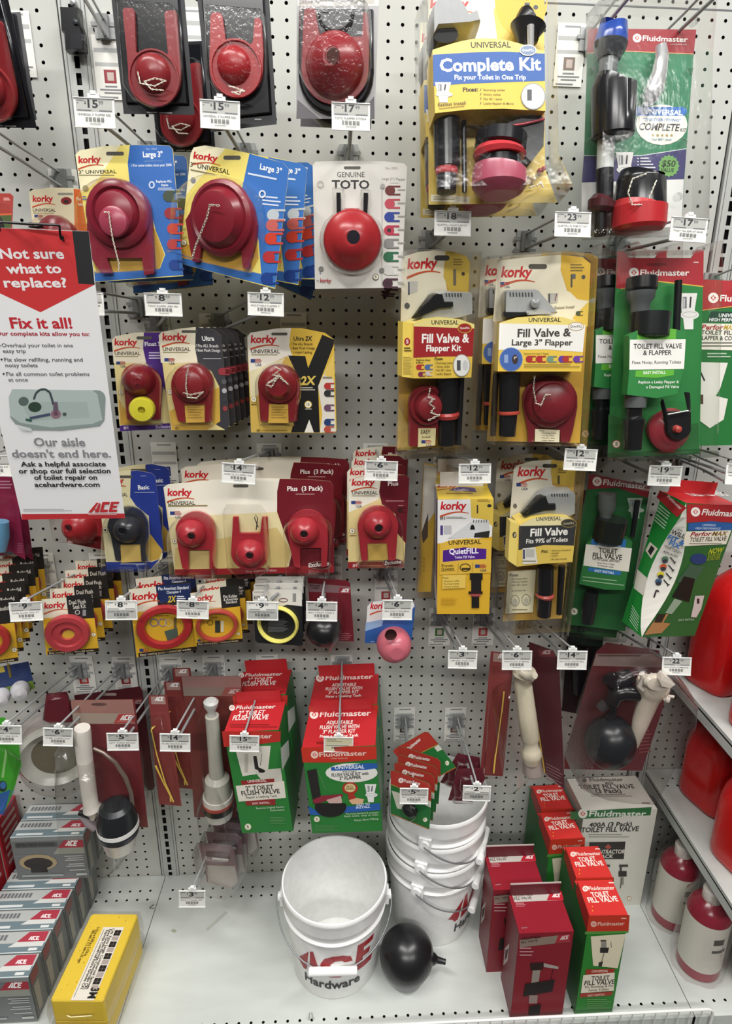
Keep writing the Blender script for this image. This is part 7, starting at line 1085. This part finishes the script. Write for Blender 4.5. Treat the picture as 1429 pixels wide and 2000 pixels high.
# small litter and scuffs on the deck
m = MB(); c = atZ(*vpx('M', 1260, 830)); o = m.box(-.004, .004, -.03, .03, 0, .0006, 'b4b6ac'); tag(m.build('tape_strip', M=Matrix.Translation(c) @ Matrix.Rotation(-.7, 4, 'Z')), 'strip of dull tape stuck on the deck below the lowest tag', 'tape')
m = MB(); m.box(-.006, .006, -.0035, .0035, 0, .0008, 'a5a595'); c = atZ(*vpx('M', 1010, 888)); tag(m.build('paper_scrap', M=Matrix.Translation(c) @ Matrix.Rotation(-.5, 4, 'Z')), 'tiny grey paper scrap on the deck right of the seam', 'scrap')
m = MB(); c = atZ(*vpx('M', 885, 752)); m.wtube([(-.006, 0, .001), (.002, .008, .0012), (-.006, -.002, .001), (.006, -.003, .001)], .0009, '5c5f5c', 6); tag(m.build('bent_clip', M=Matrix.Translation(c)), 'small bent dark clip lying on the deck by the seam', 'clip')
m = MB(); c = atZ(607, 1992); m.wtube([(-.004, 0, 0), (-.003, 0, .018), (0, 0, .022), (.003, 0, .018), (.004, 0, 0)], .0012, 'b9bbba:m', 6); tag(m.build('wire_clip', M=Matrix.Translation(c)), 'small bent steel wire clip standing in a hole at the front of the deck', 'clip')
# ---------------------------------------------------------------- left bay: grey wax ring boxes, red cartons, sponges
def grey_box(label, x1, yf, zt, T=.05, H=.125, W=.165, yaw=0.):
    M = place(x1-W/2, yf, zt, yaw); k = Kit('wax_ring_box', label, 'box', 'P', None, 0, 'grey wax ring boxes', M=M, W=W, H=H); m = k.part('carton')
    m.box(-W/2, W/2, 0, T, -H, 0, '6a6e6e'); P = lambda x, z: tuple(proj((M@np.array([x, 0, z, 1]))[:3])); X = lambda *a: [P(a[0], a[1]), P(a[2], a[1]), P(a[2], a[3]), P(a[0], a[3])]
    m.d = .0005; a, b = -W/2, W/2
    m.p(X(a, 0, b, -.012), '7d8282'); m.p(X(a+.008, -.016, b-.062, -.03), '4c4f4f'); m.p([P(b-.062, -.034), P(b-.045, -.012), P(b-.003, -.012), P(b-.003, -.034)], 'a02838'); m.p([P(b-.075, -.052), P(b-.062, -.034), P(b-.003, -.034), P(b-.003, -.052)], '8f9288'); m.p(X(a, -.052, b-.08, -.056), '74787a')
    q0, q1 = P(b-.045, -.028), P(b-.012, -.028); ace(m, q0[0], q0[1], (q1[0]-q0[0])*.8, (q1[0]-q0[0])*.34); q0, q1 = P(a+.012, -.027), P(b-.068, -.027); m.t('EXTRA THICK WAX RING', *q0, *q1, 6, '2a2b2c', .6)
    m.p([P(-.03+.043*math.cos(t), -.075+.024*math.sin(t)) for t in np.linspace(0, 6.1, 20)], 'a08f6e'); m.p([P(-.03+.033*math.cos(t), -.078+.017*math.sin(t)) for t in np.linspace(0, 6.1, 20)], '2c241f'); m.p(X(-.05, -.078, -.012, -.105), '241f1c')
    for i, z in enumerate((-.058, -.064, -.07, -.082, -.088, -.1)): m.p(X(b-.05+.006*(i % 2), z, b-.008, z-.0025), 'b9bcb8')
    m.p(X(a+.01, -.112, b-.06, -.118), '9aa09c'); m.p(X(b-.03, -.112, b-.006, -.118), 'b9bcb8')
    k.plane((0, 0, 0), (0, 0, 1)); m.d = .0006; Q = lambda x, y: tuple(proj((M@np.array([x, y, 0, 1]))[:3])); Y = lambda *q: [Q(q[0], q[1]), Q(q[2], q[1]), Q(q[2], q[3]), Q(q[0], q[3])]
    m.p(Y(a, .002, b, T*.45), '6b7c82'); m.p(Y(a, T*.45, b, T*.97), 'b0b2b0'); m.p([Q(b-.062, T*.5), Q(b-.045, T*.95), Q(b-.004, T*.95), Q(b-.004, T*.5)], 'a83444'); m.p([Q(b-.075, T*.28), Q(b-.062, T*.5), Q(b-.004, T*.5), Q(b-.004, T*.28)], 'cfd0cc'); q0, q1 = Q(b-.04, T*.58), Q(b-.012, T*.58); ace(m, q0[0], q0[1], (q1[0]-q0[0])*.8, (q1[0]-q0[0])*.3, 'f0e6e6')
    for i in range(9): m.p(Y(a+.008+.008*i, T*.6, a+.0135+.008*i, T*.84), '6a6d6e')
    m.p(Y(a+.01, T*.12, a+.07, T*.24), 'd0d4d4'); m.p(Y(b-.03, T*.1, b-.012, T*.22), 'd9dbd8'); m.p(Y(a, 0, b, .0025), 'c3cccc')
    k.plane((W/2, 0, 0), (1, 0, 0)); m.d = .0006; S = lambda y, z: tuple(proj((M@np.array([W/2, y, z, 1]))[:3]))
    m.p([S(T*.1, -.004), S(T*.7, -.004), S(T*.7, -.03), S(T*.1, -.034)], '8a4a48'); m.p([S(T*.2, -.04), S(T*.6, -.04), S(T*.55, -.115), S(T*.25, -.115)], '9a958a'); m.p([S(T*.02, 0), S(T*.12, 0), S(T*.12, -.124), S(T*.02, -.124)], '4c4f4f')
    k.done(); return k
xr = -.724
names = ('first from the front', 'second from the front', 'third from the front', 'fourth from the front', 'fifth from the front', 'sixth from the front')
g0 = None; yf = -.352
for i in range(6):
    lb = 'grey wax ring box in the row beside the sponges, '+names[i]; y = yf+.0515*i
    if g0 is None: g0 = grey_box(lb, xr, y, .1305)
    else: g0.copy(lb, dx=.002*i, dy=.0515*i)
g0.copy('grey wax ring box standing on the row, picture of a dark ring facing out', dx=.034, dy=.232, dz=.1262)
g0.copy('grey wax ring box behind the raised one, only its top edge showing', dx=.034, dy=.2835, dz=.1262)
def red_carton(label, x0, x1, y, T, z, H):
    k = Kit('red_carton', label, 'box', 'J', None, 0, 'red cartons', M=place((x0+x1)/2, y, z+H, 0), W=x1-x0, H=H); W = k.W; m = k.part('carton'); m.box(-W/2, W/2, 0, T, -H, 0, 'a5202a')
    for i in range(6): m.box(W/2, W/2+.0005, T*.15, T*.85, -.02-.022*i-.008, -.02-.022*i, 'b9a09a')
    m.box(W/2-.016, W/2-.004, -.0005, 0, -H*.95, -H*.15, 'a39a94'); m.box(-W/2, W/2, -.0005, 0, -.01, 0, '7c161e'); m.box(W/2-.03, W/2-.008, -.0006, 0, -.006, -.002, 'd8c6c4'); k.done(); return k
k1 = red_carton('tall red carton left of the raised grey wax ring box at the frame edge', -.98, -.893, -.19, .085, 0, .285)
k1.copy('darker red carton behind the tall red one at the frame edge', dx=.005, dy=.088, dz=.0)
# sponges
def sponge(label, z):
    a, b = np.array([-.671, -.388]), np.array([-.564, -.39]); yaw = math.atan2(-.002, .107)
    k = Kit('sponge', label, 'sponge', 'P', None, 0, 'wrapped yellow sponges', M=place(-.6145, -.392, z, -.05), W=.106, H=.057); W, T, H = .106, .188, .056; m = k.part('sponge_block'); SP = 'f2cb42:f'
    n = [(-W/2+.004, 0), (W/2-.004, 0), (W/2, .004), (W/2, T-.004), (W/2-.004, T), (-W/2+.004, T), (-W/2, T-.004), (-W/2, .004)]
    vs = [(x, y, -H+.001) for x, y in n]+[(x, y, -.003) for x, y in n]+[(x*.965, T/2+(y-T/2)*.98, 0) for x, y in n]
    m.add(vs, [[i, (i+1) % 8, 8+(i+1) % 8, 8+i] for i in range(8)]+[[8+i, 8+(i+1) % 8, 16+(i+1) % 8, 16+i] for i in range(8)]+[list(range(16, 24)), list(range(8))[::-1]], SP)
    for i in range(26): x, y = random.uniform(-.046, .046), random.uniform(.01, .18); m.lathe([(random.uniform(.0008, .0018), .0002), (.0004, .0003)], 'b98f22:f', (x, y), 7, False, True)
    k.plane((0, 0, 0), (0, 0, 1)); lb = k.part('label', None, 'white label with black squares'); lb.d = .0006; M = k.M; Q = lambda x, y: tuple(proj((M@np.array([x, y, .0006, 1]))[:3])); Y = lambda *q: [Q(q[0], q[1]), Q(q[2], q[1]), Q(q[2], q[3]), Q(q[0], q[3])]
    if 'top' in label:
        lb.p(Y(-.012, -.0, .034, .155), 'f0ebdf')
        for i in range(5):
            y = .148-.026*i; lb.p(Y(.0175, y-.013, .0315, y), '15120f'); lb.p(Y(.0242, y-.013, .0248, y), '8a7a72'); lb.p(Y(.0175, y-.0068, .0315, y-.0062), '8a7a72'); lb.p(Y(.0175, y-.024, .0315, y-.0145), 'b5a8a4')
        for s, x, y1 in (('C41 Extra Large Commercial Sponge', .0095, .152), ('Extra Grande Esponge Commerciale C41', .0035, .15), ('Esponja Comercial Extra Grande C41', -.0025, .148)): lb.t(s, *Q(x, y1), *Q(x, .022), 4.4, '2f2a26', .7)
        lb.p(Y(-.0085, .006, -.0078, .15), '2f2a26'); lb.t('3M', *Q(.0195, .0245), *Q(.0195, .004), 14, '15120f', 1.6)
        lb.t('7-1/2 in x 4-3/8 in x 2-1/16 in', *Q(-.026, .155), *Q(-.026, .09), 5, '6a5210', .4); lb.t('190 mm x 111 mm x 52 mm', *Q(-.033, .148), *Q(-.033, .075), 5, '6a5210', .4)
    b = k.part('wrap', None, 'clear plastic wrap'); x0 = W/2+.006
    pts = [(-x0, -.006), (x0, -.006), (x0+.003, T*.5), (x0, T+.006), (-x0, T+.006), (-x0-.002, T*.5)]
    b.add([(x, y, -H) for x, y in pts]+[(x*1.01, y-.001, -H*.5) for x, y in pts]+[(x*.94, T/2+(y-T/2)*.98, .0022) for x, y in pts], [[i, (i+1) % 6, 6+(i+1) % 6, 6+i] for i in range(6)]+[[6+i, 6+(i+1) % 6, 12+(i+1) % 6, 12+i] for i in range(6)]+[list(range(12, 18))], 'clear_bag'); b.wtube([(-.02, -.008, -.03), (-.012, -.0085, -.034), (.03, -.008, -.03)], .0012, 'd9cf9a', 6)
    k.done(); return k
sponge('yellow wrapped sponge on top of its stack, white label with black squares', .1155); sponge('yellow wrapped sponge under the labelled one', .0575)
# ---------------------------------------------------------------- right bay: shelves, red jugs, bagged bottles
def side_shelf(label, z):
    m = MB(); x0, x1, yf = .695, 1.30, -.42; put = lambda u, v: (u, v, z); xs = [x0+.03+k*I for k in range(22)]
    cells(m, DKC, xs, (-.036, -.0614), put); c, d = -.0614-I/2, -.036+I/2; a, b = xs[0]-I/2, xs[-1]+I/2
    for p, q in ((x0, a), (b, x1)): m.add([put(p, c), put(q, c), put(q, d), put(p, d)], [[0, 1, 2, 3]], DKC)
    m.add([put(x0, d), put(x1, d), put(x1, -.002), put(x0, -.002)], [[0, 1, 2, 3]], DKC); m.add([put(x0, yf), put(x1, yf), put(x1, c), put(x0, c)], [[0, 1, 2, 3]], DKC)
    m.box(x0, x1, yf, -.002, z-.012, z-.008, '3a3836:g'); m.box(x0, x1, yf, yf+.002, z-.034, z, DKC)
    m.add([(x0, -.002, z), (x0, yf, z), (x0, yf, z-.034), (x0, -.06, z-.034), (x0, -.002, z-.07)], [[0, 1, 2, 3, 4]], DKC)
    tag(m.build('side_shelf'), label, 'shelf')
side_shelf('lower grey side shelf at right holding red jugs', .298); side_shelf('upper grey side shelf at right holding red jugs', .612)
def jug(label, x, y, z, s=1., yaw=0., h=1.):
    r = empty('red_jug', Matrix(place(x, y, z, yaw).tolist()), label, 'jug', 'red plastic jugs'); m = MB(); n = 32
    prof = [(.90, 0), (.97, .006), (1, .02), (1, .17), (.98, .2), (.88, .225), (.7, .245), (.45, .262), (.3, .27), (.28, .292)]
    def sq(t, a, b, e=.55): c, s_ = math.cos(t), math.sin(t); return a*math.copysign(abs(c)**e, c), b*math.copysign(abs(s_)**e, s_)
    vs = []
    for k, zz in prof:
        e = .5+.5*max(0, (zz-.17)/.12)
        for i in range(n): q = sq(2*math.pi*i/n, .075*k*s, .055*k*s, min(1, e)); vs.append((q[0], q[1], zz*h))
    m.add(vs, [[j*n+i, j*n+(i+1) % n, (j+1)*n+(i+1) % n, (j+1)*n+i] for j in range(len(prof)-1) for i in range(n)], 'c8191a:p', True); m.add(vs[:n], [list(range(n))[::-1]], 'c8191a:p'); m.add(vs[-n:], [list(range(n))], 'c8191a:p'); m.build('body', r)
    m = MB(); m.wtube([np.array(q)*(s, s, h) for q in ((0, -.038, .235), (0, -.056, .25), (0, -.062, .22), (0, -.064, .17), (0, -.058, .14), (0, -.05, .13))], .011*s, 'c01718:p', 12); m.build('handle', r)
    m = MB(); m.lathe([(.024, .288*h), (.025, .312*h), (.022, .316*h)], 'b5b1ac:p', n=20); m.build('cap', r); return r
jug('red plastic jug at the left front of the lower side shelf', .82, -.285, .2985, 1.3, .3, .87)
jug('red plastic jug behind the front one on the lower side shelf', .845, -.1, .2985, 1.3, .3, .87)
jug('red plastic jug at the front of the lower side shelf cut by the frame', 1.04, -.31, .2985, 1.3, .3, .87)
jug('tall red plastic jug at the left of the upper side shelf', .80, -.25, .6125, 1.05, .4, 1.05)
jug('red plastic jug at the front right of the upper side shelf', 1.0, -.28, .6125, 1.05, .4, 1.05)
jug('red plastic jug at the back of the upper side shelf', .795, -.08, .6125, 1.05, .4, 1.05)
def bottle(label, x, y, lean=0.):
    r = empty('bagged_bottle', Matrix(place(x, y, .0005, .25+lean).tolist()), label, 'bottle', 'bagged white bottles'); m = MB()
    m.lathe([(.042, .0), (.046, .004), (.046, .028)], '93283a:p', n=28, cap1=False); m.lathe([(.046, .16), (.044, .172), (.036, .186), (.022, .196), (.017, .2)], '93283a:p', n=28, cap0=False); m.build('body', r)
    m = MB(); m.lathe([(.0462, .028), (.0466, .03), (.0466, .158), (.0462, .16)], 'd9d5cb', n=36, cap0=False, cap1=False)
    for zz, h, w in ((.115, .016, .5), (.092, .008, .7)): m.add([(.0469*math.cos(a), .0469*math.sin(a), z_) for z_ in (zz, zz+h) for a in np.linspace(-2.0, -2.0+w, 7)], [[i, i+1, 8+i, 7+i] for i in range(6)], '55534e')
    m.add([(.0471*math.cos(a), .0471*math.sin(a), z_) for z_ in (.08, .135) for a in np.linspace(-1.5, -1.47, 3)], [[0, 1, 4, 3], [1, 2, 5, 4]], 'b0aca2'); m.build('paper_label', r)
    m = MB(); m.lathe([(.02, .198), (.021, .2), (.021, .222), (.017, .226)], 'e3ddd4:p', n=20); m.build('cap', r)
    m = MB(); rng = random.Random(int(x*1000)); n = 26; rings = [(.054, .001), (.056, .03), (.055, .1), (.056, .16), (.047, .2), (.036, .222), (.02, .236), (.012, .242), (.02, .25), (.028, .258)]; vs = []
    for q, zz in rings:
        for i in range(n): k_ = 1+rng.uniform(-.04, .07); vs.append((q*k_*math.cos(2*math.pi*i/n)*1.08, q*k_*math.sin(2*math.pi*i/n), zz))
    m.add(vs, [[j*n+i, j*n+(i+1) % n, (j+1)*n+(i+1) % n, (j+1)*n+i] for j in range(len(rings)-1) for i in range(n)], 'clear_bag', True); m.build('bag', r, 'clear plastic bag'); return r
bottle('bagged white bottle at the frame corner, nearest the front on the right deck', .842, -.345)
bottle('bagged white bottle, second from the front on the right deck', .727, -.292)
bottle('bagged white bottle, third from the front on the right deck', .724, -.172)
bottle('bagged white bottle deepest under the lower side shelf', .86, -.075)
# dark things low behind the bagged ballcock
k = Kit('black_tool_pack', 'black card pack hanging dark behind the dark green kit', 'tool pack', 'Q', [(480, -120), (700, -100), (640, 480), (430, 440)], .04); m = card(k, [(480, -100), (690, -90), (640, 480), (440, 440)], '17161a'); m.bars(500, -30, 660, 10, 1, '3a3438'); f = k.part('tool', None, 'black rubber part'); f.tube([(560, 60, 40), (550, 200, 50), (540, 340, 36)], '141418:r', .02, 14); k.done()
bpy.context.view_layer.update()
